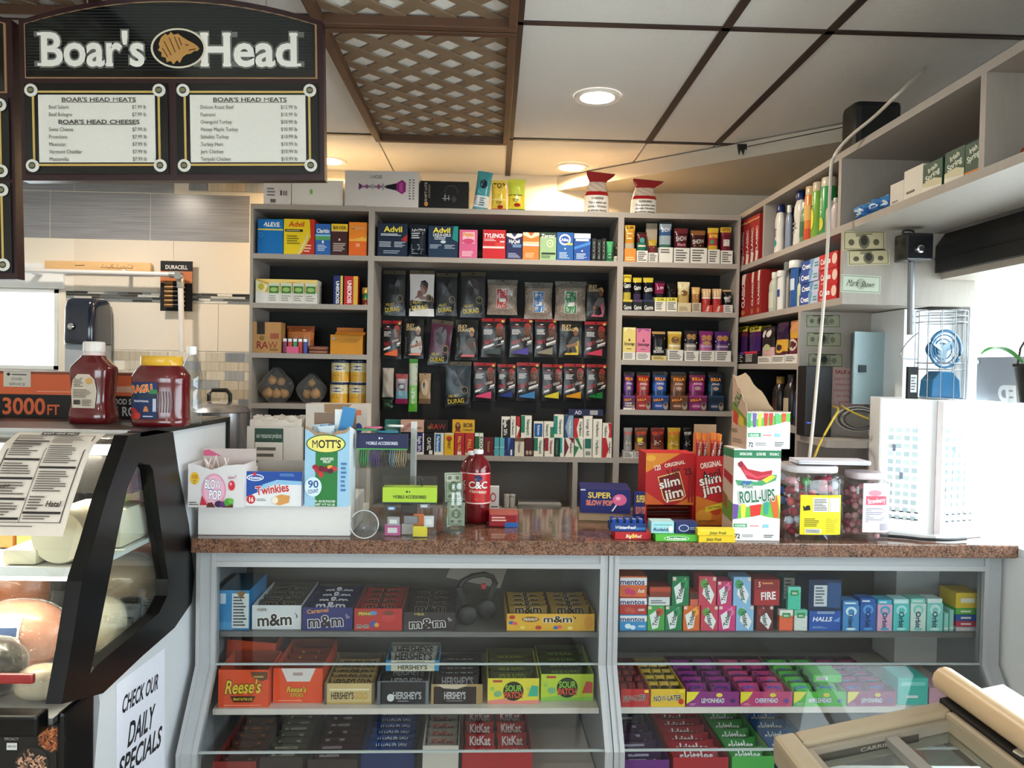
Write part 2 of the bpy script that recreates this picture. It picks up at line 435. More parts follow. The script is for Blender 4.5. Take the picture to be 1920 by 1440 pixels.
for i,(a,b,c,d)in enumerate(LATT):
 lab=['brown diamond lattice panel on the ceiling in front of the shelves','brown diamond lattice panel on the ceiling nearest the viewer','brown lattice panel on the ceiling partly hidden behind the menu board','brown lattice panel on the ceiling above the menu boards'][i]
 t=thing('lattice_panel',lab,'lattice',((a+b)/2,(c+d)/2,CZ-.05),group='ceiling lattice panels')
 hw,hd=(b-a)/2-.006,(d-c)/2-.006
 for x0,x1,y0,y1 in((-hw,hw,-hd,-hd+.028),(-hw,hw,hd-.028,hd),(-hw,-hw+.028,-hd+.028,hd-.028),(hw-.028,hw,-hd+.028,hd-.028)):
  MB().box(x0,x1,y0,y1,.012,.044).build('frame_bar',WOODD,t,bevel=.003)
 pitch,wd2=.153,.031
 for s,zz in((1,.0405),(-1,.0442)):
  for k in range(-14,15):
   c0=k*pitch+(.02 if s>0 else .05)
   pl=[(-3,s*-3+c0-wd2),(3,s*3+c0-wd2),(3,s*3+c0+wd2),(-3,s*-3+c0+wd2)]
   pl=clip(pl,-hw+.02,hw-.02,-hd+.02,hd-.02)
   if len(pl)>2:MB().prism(pl,zz,zz+.0035,'z').build('slat',WOOD,t)
# slanting soffit in the back right corner
SOFF=mat('soffit_board','cdc5b8',rough=.75,noise=.06,scale=5)
struct('trim_1',MB().prism([(.335,4.3),(1.58,3.16),(1.655,3.16),(1.655,4.3)],2.54,CZ-.007,'z'),SOFF)
# ------------------------------------------------------------------ ceiling lamps
def downlight(px,py,label,watt,colr,emit):
 p=P(px,py,Z=CZ)
 t=thing('ceiling_light',label,'ceiling light',(p.x,p.y,CZ-.008),group='recessed ceiling lights')
 r=MB();n=28
 for k in range(n):
  a,b=2*PI*k/n,2*PI*(k+1)/n
  for r0,z0,r1,z1 in((.092,.007,.088,-.004),(.088,-.004,.068,.0)):
   r.poly([(r0*math.cos(a),r0*math.sin(a),z0),(r0*math.cos(b),r0*math.sin(b),z0),(r1*math.cos(b),r1*math.sin(b),z1),(r1*math.cos(a),r1*math.sin(a),z1)])
 r.build('trim_ring',mat('lamp_trim','e9e4dc',rough=.5),t)
 MB().lathe([(.07,.0),(.07,.004)],24).build('lens',mat('lamp_lens_%s'%colr,colr,emit=emit),t)
 l=bpy.data.lights.new('lamp_bulb','AREA');l.shape='DISK';l.size=.13;l.energy=watt;l.color=lin(colr);l.spread=math.radians(165)
 o=bpy.data.objects.new('lamp_bulb',l);COL.objects.link(o);o.parent=t;o.location=(0,0,-.006)
downlight(1120,180,'bright white recessed ceiling light in the middle ceiling tile',16,'fff1de',14)
downlight(1072,312,'warm recessed ceiling light close above the red pouches',13,'ffd9a0',14)
downlight(618,300,'warm recessed ceiling light beside the menu board corner',13,'ffd9a0',14)
for x,y,lab in((-2.0,3.5,'recessed ceiling light over the tiled wall behind the menu board'),(-.9,-1.1,'unseen ceiling light added behind the viewer at the left'),(.4,-1.1,'unseen ceiling light added behind the viewer at the right')):  # the last two are unseen lamps, added to light the room from behind
 q=Vector((x,y,CZ));cc=CAMROT.transposed()@(q-EYE)
 t=downlight(960-cc.x/cc.z*FPX,720+cc.y/cc.z*FPX,lab,16,'fff1de',14)
# ================================================================== shelving
def zY(px,py,Y=3.7):return P(px,py,Y=Y).z
ZS=dict(top=2.305,s1=2.070,s2=1.835,s3=1.597,s4=1.355,s5=1.120)
YF,YB,BT=3.70,3.985,.024
def shelf_unit(label,x0,x1,boards,mids=(),pegs=None):
 t=thing('shelf_unit',label,'shelving',((x0+x1)/2,YF,0));hx=(x1-x0)/2
 for sx in(-1,1):
  a,b=(-hx,-hx+.014)if sx<0 else(hx-.014,hx)
  MB().box(a,b,0,YB-YF,0,ZS['top']-BT).build('side_panel',LAM,t)
 for z in boards:
  zz=ZS[z]if isinstance(z,str)else z
  MB().box(-hx+(.0142 if z!='top' else 0),hx-(.0142 if z!='top' else 0),0,YB-YF-.008,zz-BT,zz).build('shelf_board',LAM,t)
 MB().box(-hx+.0142,hx-.0142,YB-YF-.008,YB-YF,ZS['s5'],ZS['top']-BT).build('back_panel',BLACKB,t)
 MB().box(-hx+.0142,hx-.0142,YB-YF-.008,YB-YF,.1,ZS['s5']-BT).build('lower_back_panel',LAMD,t)
 for m_ in mids:MB().box(m_-.012-(x0+x1)/2,m_+.012-(x0+x1)/2,0,YB-YF-.009,.1,ZS['s5']-BT).build('partition',LAM,t)
 return t
XL0,XL1,XR0,XR1=-1.168,-.594,.603,1.183
shelf_unit('tall narrow grey shelf unit at the left beside the tiled wall',XL0,XL1,['top','s1','s2','s3','s4','s5',.86])
UC=shelf_unit('wide grey shelf unit in the middle with black hanging board',XL1,XR0,['top','s1','s5',.86],mids=(.405,))
shelf_unit('grey shelf unit with five rows of cigar cartons',XR0,XR1,['top','s1','s2','s3','s4','s5',.86])
# shelves along the right wall
RX,RXB=1.19,1.505
t=thing('shelf_unit','stepped grey shelf unit along the right wall above the window','shelving',(RX,0,0))
R1,R2,R3,R4,R5=2.06,1.812,1.587,1.335,1.12
def rb(name,y0,y1,z0,z1,m=LAM,xa=0,xb=None):return MB().box(xa,(RXB-RX)if xb is None else xb,y0,y1,z0,z1).build(name,m,t)
rb('top_board',.9,3.974,2.292,2.316);rb('shelf_board',.9,3.974,R1-.024,R1)
rb('shelf_board',2.63,3.974,R2-.024,R2);rb('shelf_board',2.985,3.974,R3-.024,R3);rb('shelf_board',2.985,3.974,R4-.024,R4);rb('shelf_board',2.985,3.974,R5-.024,R5)
for y in(3.40,2.652,1.872,.95):rb('divider',y-.011,y+.011,R1,2.292)
rb('end_panel',2.608,2.63,R2-.024,R1-.024,LAM,0,.46)
rb('end_panel',2.963,2.985,.05,R2-.024,LAM,0,.46)
rb('back_panel',.9,3.985,R1,2.292,LAMD,.307,.315);rb('back_panel',2.985,3.985,.1,R1-.024,BLACKB,.307,.315)
rb('end_panel',3.975,3.985,.1,2.292,BLACKB,.001,.306);rb('niche_shelf',2.70,2.963,1.285,1.31,LAM,0,.46)
# pillar and header by the window
struct('trim_2',MB().box(1.468,1.659,2.72,2.962,.5,1.785),WHITEP)
t=thing('roller_shade_box','long black roller shade housing above the window','shade box',(1.505,1.7,1.90))
MB().prism([(0,0),(.15,0),(.15,.134),(.03,.134),(0,.09)],-.85,.90,'y').build('housing',BLACKM,t)
MB().box(-.004,0.0,-.85,.90,.045,.05).build('seam',mat('dark_seam','050505'),t)
MB().box(.02,.15,-.85,.90,-.022,0).build('lower_rail',mat('tan_rail','b9afa2'),t)
# ================================================================== counter
L_CT=2.575
GRAN=bpy.data.materials.new('brown_granite');GRAN.use_nodes=True
nt=GRAN.node_tree;N=nt.nodes;L=nt.links;b=N['Principled BSDF'];b.inputs['Roughness'].default_value=.1
tc=N.new('ShaderNodeTexCoord');v1=N.new('ShaderNodeTexVoronoi');v1.inputs['Scale'].default_value=240;v1.inputs['Randomness'].default_value=1
n1=N.new('ShaderNodeTexNoise');n1.inputs['Scale'].default_value=22;n1.inputs['Detail'].default_value=6;n1.inputs['Roughness'].default_value=.7
L.new(tc.outputs['Object'],v1.inputs['Vector']);L.new(tc.outputs['Object'],n1.inputs['Vector'])
sp=N.new('ShaderNodeSeparateColor');L.new(v1.outputs['Color'],sp.inputs[0])
r1=N.new('ShaderNodeValToRGB');L.new(sp.outputs[0],r1.inputs[0]);el=r1.color_ramp.elements;r1.color_ramp.interpolation='CONSTANT'
for i,(p_,c_)in enumerate(((0,'1c1512'),(.2,'5f4032'),(.42,'85604c'),(.64,'9c7660'),(.8,'7d6c62'),(.92,'3a2a24'))):
 e_=el[i]if i<2 else el.new(p_);e_.position=p_;e_.color=(*lin(c_),1)
r2=N.new('ShaderNodeValToRGB');L.new(n1.outputs[0],r2.inputs[0]);r2.color_ramp.elements[0].position=.38;r2.color_ramp.elements[1].position=.62
r2.color_ramp.elements[0].color=(*lin('4a3128'),1);r2.color_ramp.elements[1].color=(*lin('8a6450'),1)
mx=N.new('ShaderNodeMix');mx.data_type='RGBA';mx.inputs[0].default_value=.5;L.new(r2.outputs[0],mx.inputs[6]);L.new(r1.outputs[0],mx.inputs[7]);L.new(mx.outputs[2],b.inputs['Base Color'])
CZT=1.02
o=MB().box(.012,L_CT,0,.54,CZT-.043,CZT).build('granite_countertop',GRAN,None,loc=CT.w(0,0,0),rot=(0,0,CT.rz),bevel=.004)
tag(o,'polished brown speckled granite countertop across both glass display cases','countertop')
GREYF=mat('grey_case_frame','a6aaae',rough=.45,noise=.05,scale=12,stretch=(1,1,6))
SHELFW=mat('case_shelf_white','d9cfc6',rough=.5,noise=.03)
K1,K2=.62,.42
V0,V1=.05,-.10
def front_path(off=0):return[(V0+off,.972),(V0+off,K1),(V1+off,K2),(V1+off,.06)]
def display_case(label,u0,u1,p0,p1):
 """u0..u1 outer, p0/p1 = post widths left/right"""
 t=thing('glass_display_case',label,'display case',CT.w(0,0,0),CT.rz)
 def post(a,b,nm):
  pa=front_path();mb=MB()
  pts=[(v,z)for v,z in pa]
  for(v,z),(v2,z2)in zip(pts[:-1],pts[1:]):
   mb.mesh([(a,v,z),(b,v,z),(b,v2,z2),(a,v2,z2),(a,v+.03,z),(b,v+.03,z),(b,v2+.03,z2),(a,v2+.03,z2)],
     [(0,1,2,3),(4,5,6,7),(0,4,7,3),(1,5,6,2),(0,1,5,4),(3,2,6,7)])
  mb.build(nm,GREYF,t)
 def strip(a,b):
  pa=front_path(-.004);mb=MB()
  for(v,z),(v2,z2)in zip(pa[:-1],pa[1:]):
   mb.mesh([(a,v,z),(b,v,z),(b,v2,z2),(a,v2,z2),(a,v+.004,z),(b,v+.004,z),(b,v2+.004,z2),(a,v2+.004,z2)],
     [(0,1,2,3),(4,5,6,7),(0,4,7,3),(1,5,6,2),(0,1,5,4),(3,2,6,7)])
  mb.build('metal_strip',ALU,t)
 post(u0,u0+p0,'post');post(u1-p1,u1,'post')
 strip(u0,u0+.012);strip(u0+p0-.014,u0+p0);strip(u1-p1,u1-p1+.014)
 a,b=u0+p0,u1-p1
 MB().box(a,b,V0,V0+.03,.938,.972).build('top_rail',GREYF,t)
 MB().box(a,b,V0-.004,V0,.924,.940).build('metal_strip',ALU,t)
 MB().box(a,b,V0+.01,V0+.015,K1,.938).build('glass_pane',CASEGL,t)
 g=MB();g.mesh([(a,V0+.01,K1),(b,V0+.01,K1),(b,V1+.01,K2),(a,V1+.01,K2),(a,V0+.015,K1),(b,V0+.015,K1),(b,V1+.015,K2),(a,V1+.015,K2)],
                     [(0,1,2,3),(4,5,6,7),(0,4,7,3),(1,5,6,2),(0,1,5,4),(3,2,6,7)])
 g.build('glass_pane',CASEGL,t)
 MB().box(a,b,V1+.01,V1+.015,.16,K2).build('glass_pane',CASEGL,t)
 edge=mat('glass_edge','9fa9a8',rough=.2)
 MB().box(a,b,V0+.006,V0+.012,K1-.003,K1+.003).build('glass_edge',edge,t)
 MB().box(a,b,V1+.006,V1+.012,K2-.003,K2+.003).build('glass_edge',edge,t)
 MB().box(a,b,V1,V1+.03,.06,.16).build('base_board',GREYF,t)
 MB().box(a-.005,b+.005,.10,.515,.69,.706).build('shelf',mat('smoked_shelf','6c6a68',rough=.4),t)
 MB().box(a-.005,b+.005,.045,.515,.468,.486).build('shelf',SHELFW,t)
 MB().box(a-.005,b+.005,-.04,.515,.25,.268).build('shelf',SHELFW,t)
 MB().box(u0,u1,.515,.53,.06,.972).build('back_panel',mat('case_back','5d5853',rough=.6),t)
 MB().prism([(V0+.03,.972),(V0+.03,K1),(V1+.03,K2),(V1+.03,.06),(.515,.06),(.515,.972)],u0,u0+.016,'x').build('side_panel',GREYF,t)
 MB().prism([(V0+.03,.972),(V0+.03,K1),(V1+.03,K2),(V1+.03,.06),(.515,.06),(.515,.972)],u1-.016,u1,'x').build('side_panel',GREYF,t)
 return t
um=CT.hit(1140,1100,V0)[0]
ul0=CT.hit(369,1040,V0)[0];ul1=CT.hit(406,1055,V0)[0]
ur1=CT.hit(1126,1061,V0)[0];ur2=CT.hit(1160,1061,V0)[0];uend=CT.hit(1845,1075,V0)[0]
display_case('grey framed glass display case of chocolate under the left of the counter',ul0,um-.001,ul1-ul0,um-ur1)
display_case('grey framed glass display case of gum under the right of the counter',um+.001,L_CT-.02,ur2-um,L_CT-.02-uend)
# ================================================================== deli case at the left
DX=-.91
def dp(px,py):q=P(px,py,X=DX);return(q.y,q.z)
GC=[(2.02,1.362),(1.93,1.358),(1.875,1.335),(1.84,1.29),(1.78,1.20),(1.70,1.05),(1.655,.92),(1.63,.79)]
D=thing('deli_case','black and white curved glass deli case full of cheese and meat','deli case',(DX,2.2,0))
def dbuild(mb,name,m,**kw):
 mb.v=[(x-DX,y-2.2,z)for x,y,z in mb.v];return mb.build(name,m,D,**kw)
prs=[((270,871),(287,806)),((258,866),(237,816)),((236,915),(199,925)),((216,1011),(172,1020)),((201,1090),(150,1090)),((185,1170),(133,1200)),((166,1264),(112,1320)),
       ((175,1250),(190,1300)),((240,1196),(262,1232)),((295,1150),(325,1177)),((311,1117),(357,1130)),((313,1086),(362,1080)),((300,998),(352,985)),((284,880),(332,880)),((278,871),(322,810))]
mb=MB();n=len(prs)
inn=[dp(*a)for a,b in prs];out=[dp(*b)for a,b in prs]
for i in range(n):
 j=(i+1)%n
 q=[inn[i],inn[j],out[j],out[i]]
 for xx in(DX-.03,DX+.004):mb.poly([(xx,y,z)for y,z in q])
 mb.poly([(DX-.03,*inn[i]),(DX-.03,*inn[j]),(DX+.004,*inn[j]),(DX+.004,*inn[i])])
 mb.poly([(DX-.03,*out[i]),(DX-.03,*out[j]),(DX+.004,*out[j]),(DX+.004,*out[i])])
dbuild(mb,'end_frame',BLACKG,weld=True)
mb=MB();mb.prism([a for a in inn],DX-.018,DX-.014,'x');dbuild(mb,'end_glass',GLASS)
wp=[dp(332,880),dp(322,810),dp(335,806),(2.66,1.345),(2.66,.02),(1.785,.02),(1.785,.5),dp(192,1320),dp(190,1300),dp(262,1232),dp(325,1177),dp(357,1130),dp(362,1080),dp(352,985)]
DWHITE=mat('deli_white_panel','d4d8dd',rough=.35,noise=.02)
mb=MB();mb.prism(wp,DX-.028,DX-.006,'x');dbuild(mb,'end_panel',DWHITE)
mb=MB();mb.box(DX-.03,DX+.004,2.66,2.675,.02,1.345);mb.prism([(2.0,1.352),(2.675,1.345),(2.675,1.36),(2.0,1.366)],DX-.03,DX+.004,'x');dbuild(mb,'edge_trim',BLACKG)
DL=-2.55
mb=MB();mb.box(DL,DX-.031,2.02,2.675,1.335,1.362);dbuild(mb,'top_ledge',mat('deli_top','4b4744',rough=.3,noise=.1))
mb=MB();mb.box(DL,DX-.031,2.005,2.02,1.345,1.368);dbuild(mb,'top_trim',ALU)
mb=MB()
for(a,b),(c,d)in zip(GC[:-1],GC[1:]):mb.poly([(DL,a,b),(DX-.03,a,b),(DX-.03,c,d),(DL,c,d)])
dbuild(mb,'front_glass',GLASS,smooth=True,weld=True)
mb=MB();mb.box(DL,DX-.031,2.60,2.66,.02,1.335);dbuild(mb,'rear_wall',mat('deli_rear','2a2a2b',rough=.4))
mb=MB();mb.box(DL,DL+.03,1.66,2.66,.02,1.335);dbuild(mb,'far_end_panel',DWHITE)
mb=MB();mb.box(DL,DX-.031,1.672,2.60,.74,.77);dbuild(mb,'deck',mat('deli_deck','c9cdd0',rough=.3,metal=.3))
zsh=P(60,1068,Y=1.80).z
mb=MB();mb.box(DL+.031,DX-.034,1.80,2.45,zsh-.012,zsh);dbuild(mb,'glass_shelf',mat('deli_shelf','dfe4e4',rough=.2))
mb=MB();mb.box(DL+.031,DX-.034,1.792,1.80,zsh-.014,zsh+.008);dbuild(mb,'shelf_edge',mat('deli_shelf_edge','f1f2ee',rough=.3))
mb=MB();mb.box(DL,DX-.031,1.615,1.66,.755,.80);dbuild(mb,'lower_rail',BLACKG,bevel=.006)
mb=MB();mb.box(DL,DX-.015,1.66,1.70,.02,.755);dbuild(mb,'base_front',mat('deli_base_black','0d0d0e',rough=.3))
mb=MB();mb.box(DX-.014,DX+.004,1.655,1.782,.02,.79);dbuild(mb,'corner_post',BLACKG,bevel=.012)
mb=MB();mb.tube([(DL+.05,2.02,1.315),(DX-.06,2.02,1.315)],.014,8);dbuild(mb,'tube_lamp',mat('deli_tube','fff6e2',emit=6))
mb=MB();mb.box(DL,DX-.031,2.03,2.6,1.20,1.335);dbuild(mb,'canopy',mat('deli_canopy','1b1b1c',rough=.3))
l=bpy.data.lights.new('deli_tube_light','AREA');l.shape='RECTANGLE';l.size=1.4;l.size_y=.03;l.energy=18;l.color=lin('fff2d8')
lo=bpy.data.objects.new('deli_tube_light',l);COL.objects.link(lo);lo.parent=D;lo.location=((DL+DX)/2-DX,2.0-2.2,1.295);lo.rotation_euler=(math.radians(8),0,0)
mb=MB();mb.tube([(DL+.05,1.835,zsh-.027),(DX-.06,1.835,zsh-.027)],.009,8);dbuild(mb,'added_shelf_tube',mat('deli_tube','fff6e2',emit=6))  # extra tube and light under the shelf, added to brighten the lower deck
l=bpy.data.lights.new('added_shelf_light','AREA');l.shape='RECTANGLE';l.size=1.4;l.size_y=.03;l.energy=9;l.color=lin('fff2d8')
lo=bpy.data.objects.new('added_shelf_light',l);COL.objects.link(lo);lo.parent=D;lo.location=((DL+DX)/2-DX,1.835-2.2,zsh-.038)
# printed pictures on the black base
def ring_pic(px,py,r,base,chips,n,seed):
 c=P(px,py,Y=1.659);rr=random.Random(seed);mb=MB()
 mb.lathe([(r,0),(r*.97,.0006)],28,col='2a2523')
 for i in range(n):
  a=rr.uniform(0,2*PI);q=r*.85*math.sqrt(rr.random());l_=r*rr.uniform(.15,.45);t_=rr.uniform(0,PI);w_=r*.05
  cx,cy=q*math.cos(a),q*math.sin(a);dx,dy=math.cos(t_)*l_/2,math.sin(t_)*l_/2
  if math.hypot(abs(cx)+abs(dx),abs(cy)+abs(dy))>r:continue
  nx,ny=-math.sin(t_)*w_,math.cos(t_)*w_;z=.0008+i*.00001
  mb.poly([(cx-dx-nx,cy-dy-ny,z),(cx+dx-nx,cy+dy-ny,z),(cx+dx+nx,cy+dy+ny,z),(cx-dx+nx,cy-dy+ny,z)],rr.choice(chips))
 mb.v=[(x+c.x-DX,c.y-2.2-z,y+c.z)for x,y,z in mb.v]
 mb.build('printed_bowl',PRINT,D)
ring_pic(96,1385,.03,'3a2a22',['8a4a2c','a8653c','6d3420','b97a4c'],160,1)
ring_pic(60,1432,.036,'3a2a22',['a98068','c59c80','7d5a48','8f6a55'],60,2)
mb=MB();gfx(mb,[('t','CRAFTED',.5,.85,.7,.13,'b9b4ae',{'b':0}),('t','FOR OUR OWN',.5,.65,1,.13,'b9b4ae',{'b':0}),('t','SPECIALTY',.5,.45,.9,.13,'b9b4ae',{'b':0}),('r',.2,-.1,.85,.25,'c9c9c9'),('t','NON GMO',.52,.08,.5,.1,'222222')],.034,.044)
c=P(22,1402,Y=1.659);mb.v=[(x+c.x-DX,c.y-2.2+y,z+c.z)for x,y,z in mb.v];mb.build('printed_lettering',PRINT,D)
# handwritten sheet on the white end panel
o=MB('e4e6f2');pp=[(1.86,.78),(2.26,.93),(2.26,.42),(1.86,.33)]
pl=[dp(222,1283),dp(312,1215),dp(312,1440),dp(222,1470)]
o.prism(pl,DX-.0055,DX-.0048,'x')
so=o.build('paper_notice',PAPER);tag(so,'handwritten paper notice taped to the white deli end panel','notice')
def hand(t,a,b,h,lean=.15):
 mb=MB()
 (y0,z0),(y1,z1)=dp(*a),dp(*b);L_=math.hypot(y1-y0,z1-z0);ang=math.atan2(z1-z0,y1-y0)
 for pg in text_polys(t,w=L_,h=h,bold=1,rot=ang,shear=lean):
  mb.poly([(DX-.0044,(y0+y1)/2+p,(z0+z1)/2+q)for p,q in pg],'15151c')
 mb.build('ink_lettering',PAPER,so)
hand('CHECK OUR',(233,1322),(300,1276),.042);hand('DAILY',(244,1378),(292,1340),.06);hand('SPECIALS',(226,1444),(306,1378),.055)
# ================================================================== hanging menu boards
BURG=mat('burgundy_board','2c1216',rough=.35,noise=.15);SIGNB=mat('sign_face_black','0b0c0d',rough=.18,noise=.1,coat=.3)
SR=-.0265
def menu_board(label,x0,x1,zb,ztop,arch,Y,full=True):
 w=x1-x0;h=ztop-zb
 t=thing('menu_board',label,'menu board',((x0+x1)/2,Y,zb),rot=(0,SR,0),group='hanging menu boards')
 hw=w/2;hs=h-arch
 def archpts(ins,top):
  pts=[(-hw+ins,ins),(hw-ins,ins),(hw-ins,hs-ins*.6)]
  for i in range(1,16):
   a=1-2*i/16;pts.append(((hw-ins)*a,hs-ins*.6+(arch+ins*.0)*(1-a*a)-(ins*.4)*(1-a*a)))
  pts.append((-hw+ins,hs-ins*.6));return pts
 MB().prism(archpts(0,1),0,.035,'y').build('board',BURG,t)
 hz=h*.535 if full else h*.645
 def hdr(ins):
  base=archpts(ins,1);return[(-hw+ins,hz+ins*.5),(hw-ins,hz+ins*.5)]+base[2:]
 MB().prism(hdr(.017),-.004,-.0002,'y').build('header_border',mat('tan_border','a5815d',rough=.4),t)
 MB().prism(hdr(.022),-.008,-.0042,'y').build('header_panel',SIGNB,t)
 return t,w,h,hz,hw
t,w,h,hz,hw=menu_board('large hanging deli menu board with arched header and boar emblem',-1.362,-.498,2.070,2.597,.072,2.25)
mb=MB();hs_=h-.072
for k in range(24):
 z=hz+.03+k*(h-hz-.03)/24
 if z<hs_-.005:xw=hw-.026
 else:
  q=1-(z+.01-hs_)/.066
  if q<=0:continue
  xw=(hw-.026)*math.sqrt(q)
 mb.box(-xw,xw,-.0086,-.0081,z,z+.0012,'2c3a40')
mb.build('header_pinstripes',PRINT,t)
ops=[('t',"Boar's",.215,.445,.385,.50,'e8e6e0',{'out':'6a6a66','serif':.09,'b':1}),('t','Head',.785,.445,.365,.50,'e8e6e0',{'out':'6a6a66','serif':.09,'b':1})]
wl,hl=w*.90,(h-hz)*.78
for op_ in ops:
 lm=MB();gfx(lm,[op_],wl,hl,off0=.0088,z0=hz+.006);lm.build('raised_lettering',PRINT,t)
# emblem: a generic tusked head on an oval
em=MB();cx,cz=.022,hz+.006+hl*.45
def oval(rx,rz_,off,col):em.mesh([(cx+rx*math.cos(i*PI/18),-off,cz+rz_*math.sin(i*PI/18))for i in range(36)],[tuple(range(36))],col)
oval(.078,.057,.0092,'d9d0bb');oval(.072,.052,.0095,'0c0c0c')
hd=[(-.055,.012),(-.048,.03),(-.036,.041),(-.028,.036),(-.02,.046),(-.012,.038),(0,.041),(.012,.032),(.028,.022),(.044,.014),(.055,.006),(.06,-.002),(.054,-.008),(.045,-.008),(.036,-.015),(.022,-.018),(.012,-.026),(.004,-.042),(-.004,-.034),(-.014,-.046),(-.022,-.036),(-.033,-.04),(-.036,-.027),(-.048,-.024),(-.047,-.012),(-.058,-.006),(-.052,.002)]
em.poly([(cx+a,-.0098,cz+b)for a,b in hd],'b98a4e')
for a,b,c_,d_ in((-.04,.02,-.02,-.02),(-.025,.03,-.008,-.012),(-.01,.032,.004,-.004),(.002,.03,.01,.008),(-.045,0,-.03,-.025),(.03,-.006,.05,-.002),(.02,.01,.03,.008)):
 em.bar((cx+a,-.0101,cz+b),(cx+c_,-.0101,cz+d_),.0003,.003,'5f3d1c',up=Vector((0,0,1)))
em.build('emblem',PRINT,t)
MENU=[(-.425,-.012,[('h',"BOAR'S HEAD MEATS"),('Beef Salami','$7.99 lb'),('Beef Bologna','$7.99 lb'),('h',"BOAR'S HEAD CHEESES"),('Swiss Cheese','$7.99 lb'),('Provolone','$7.99 lb'),('Muenster','$7.99 lb'),('Vermont Cheddar','$7.99 lb'),('Mozzarella','$7.99 lb')]),
  (.012,.425,[('h',"BOAR'S HEAD MEATS"),('Deluxe Roast Beef','$12.99 lb'),('Pastrami','$10.99 lb'),('Ovengold Turkey','$10.99 lb'),('Honey Maple Turkey','$10.99 lb'),('Salsalito Turkey','$10.99 lb'),('Turkey Ham','$10.99 lb'),('Jerk Chicken','$10.99 lb'),('Teriyaki Chicken','$10.99 lb')])]
def menu_panel(t,a,b,z0,z1,rows):
 p=MB('0e0e0f');p.box(a,b,-.006,-.0005,z0,z1)
 p=p.build('menu_panel',mat('panel_black','0e0e0f',rough=.25),t)
 g=MB('c7a860');i=.022
 for q in((a+i,b-i,z0+i,z0+i+.006),(a+i,b-i,z1-i-.006,z1-i),(a+i,a+i+.006,z0+i,z1-i),(b-i-.006,b-i,z0+i,z1-i)):
  g.box(q[0],q[1],-.0075,-.0062,q[2],q[3])
 g.build('gold_line',PRINT,p)
 sh=MB('e0ddd6');s=.040;sh.box(a+s,b-s*.9,-.0085,-.0062,z0+s*.8,z1-s*.85);sh.build('menu_sheet',PAPER,p)
 for cx_,cz_ in((a+i,z0+i),(b-i,z0+i),(a+i,z1-i),(b-i,z1-i)):
  m=MB();m.lathe([(.018,0),(.018,.004),(.015,.0045)],20,col='dcd9d2');m.lathe([(.010,.0046),(.010,.005)],16,col='2a2a22');m.lathe([(.006,.0051),(.006,.0053)],12,col='7d7757',sx=1.3)
  m.v=[(x+cx_,-.0086-z,y+cz_)for x,y,z in m.v];m.build('corner_medallion',PRINT,p)
 if rows:
  tx=MB();W_=b-a-s*1.9;H_=z1-z0-s*1.65;ops=[];n=len(rows)
  for k,r in enumerate(rows):
   v=.93-k*.885/(n-1)
   if r[0]=='h':ops+=[('t',r[1],.52,v,.64 if len(r[1])<18 else .70,.062,'4a4440',{'b':1}),('r',.2,v-.045,.84,v-.037,'4a4440')]
   else:
    wn=sum(GL[c]for c in r[0])*.038;wp_=sum(GL[c]for c in r[1])*.038
    ops+=[('t',r[0],.09+wn/2,v,wn,.058,'5c5752',{'b':0}),('t',r[1],.93-wp_/2,v,wp_,.058,'5c5752',{'b':0})]
  gfx(tx,ops,W_,H_,off0=.0088,x0=a+s,z0=z0+s*.8);tx.build('menu_lettering',PRINT,p)
for a,b,rows in MENU:menu_panel(t,a+.008*(1 if a<0 else 0),b-.008*(1 if a>0 else 0),.018,hz-.006,rows)
t2,w2_,h2_,hz2,hw2=menu_board('second hanging menu board cut off by the left edge of the picture',-2.235,-1.373,1.765,2.575,.072,2.25,full=False)
menu_panel(t2,-.425,.42,.285,hz2-.006,None);menu_panel(t2,-.425,.42,.018,.275,None)
for tt,ww,zz in((t,hw,h),(t2,hw2,h2_)):
 for sx in(-.6,.6):
  x=tt.location.x+sx*ww
  zt_=tt.location.z+zz-.06
  m=MB();m.tube([(sx*ww,.038,zz-.12),(sx*ww+.0,.041,zz-.02),(sx*ww+.0005,.041,CZ-tt.location.z-.002+sx*ww*SR)],.0025,6);m.build('hanging_wire',CHROME,tt)
# ================================================================== chest freezer, bottom right
TAN=mat('freezer_tan_plastic','a3937a',rough=.4,noise=.05);FWH=mat('freezer_white','eef0f2',rough=.3,noise=.02);FBL=mat('freezer_dark','1c1d1f',rough=.4)
FZ=thing('chest_freezer','ice cream chest freezer with tan rim and sliding glass lid','freezer',(.52,.8,0))
fa=math.atan2(.065,.30)
def fz(x):return .868+(x-.52)*math.tan(fa)
def fslab(x0,x1,y0,y1,lo,hi,name,m,**kw):
 mb=MB();a,b,c,d=fz(x0),fz(x1),0,0
 mb.mesh([(x0-.52,y-.8,z+q)for y in(y0,y1)for x0_,z in((0,0),)for q in()]or[],[],None)
 vs=[(x0-.52,y0-.8,a+lo),(x1-.52,y0-.8,b+lo),(x1-.52,y1-.8,b+lo),(x0-.52,y1-.8,a+lo),(x0-.52,y0-.8,a+hi),(x1-.52,y0-.8,b+hi),(x1-.52,y1-.8,b+hi),(x0-.52,y1-.8,a+hi)]
 mb.mesh(vs,[(0,1,2,3),(4,5,6,7),(0,1,5,4),(1,2,6,5),(2,3,7,6),(3,0,4,7)]);return mb.build(name,m,FZ,**kw)
FY0,FY1,FX0,FX1=.25,1.41,.535,.97
b_=MB();b_.prism([(0,.05),(.445,.05),(.445,.86),(.0,.80)],FY0-.8,FY1-.8-.01,'y')
b_.v=[(x+.003,y,z)for x,y,z in b_.v]
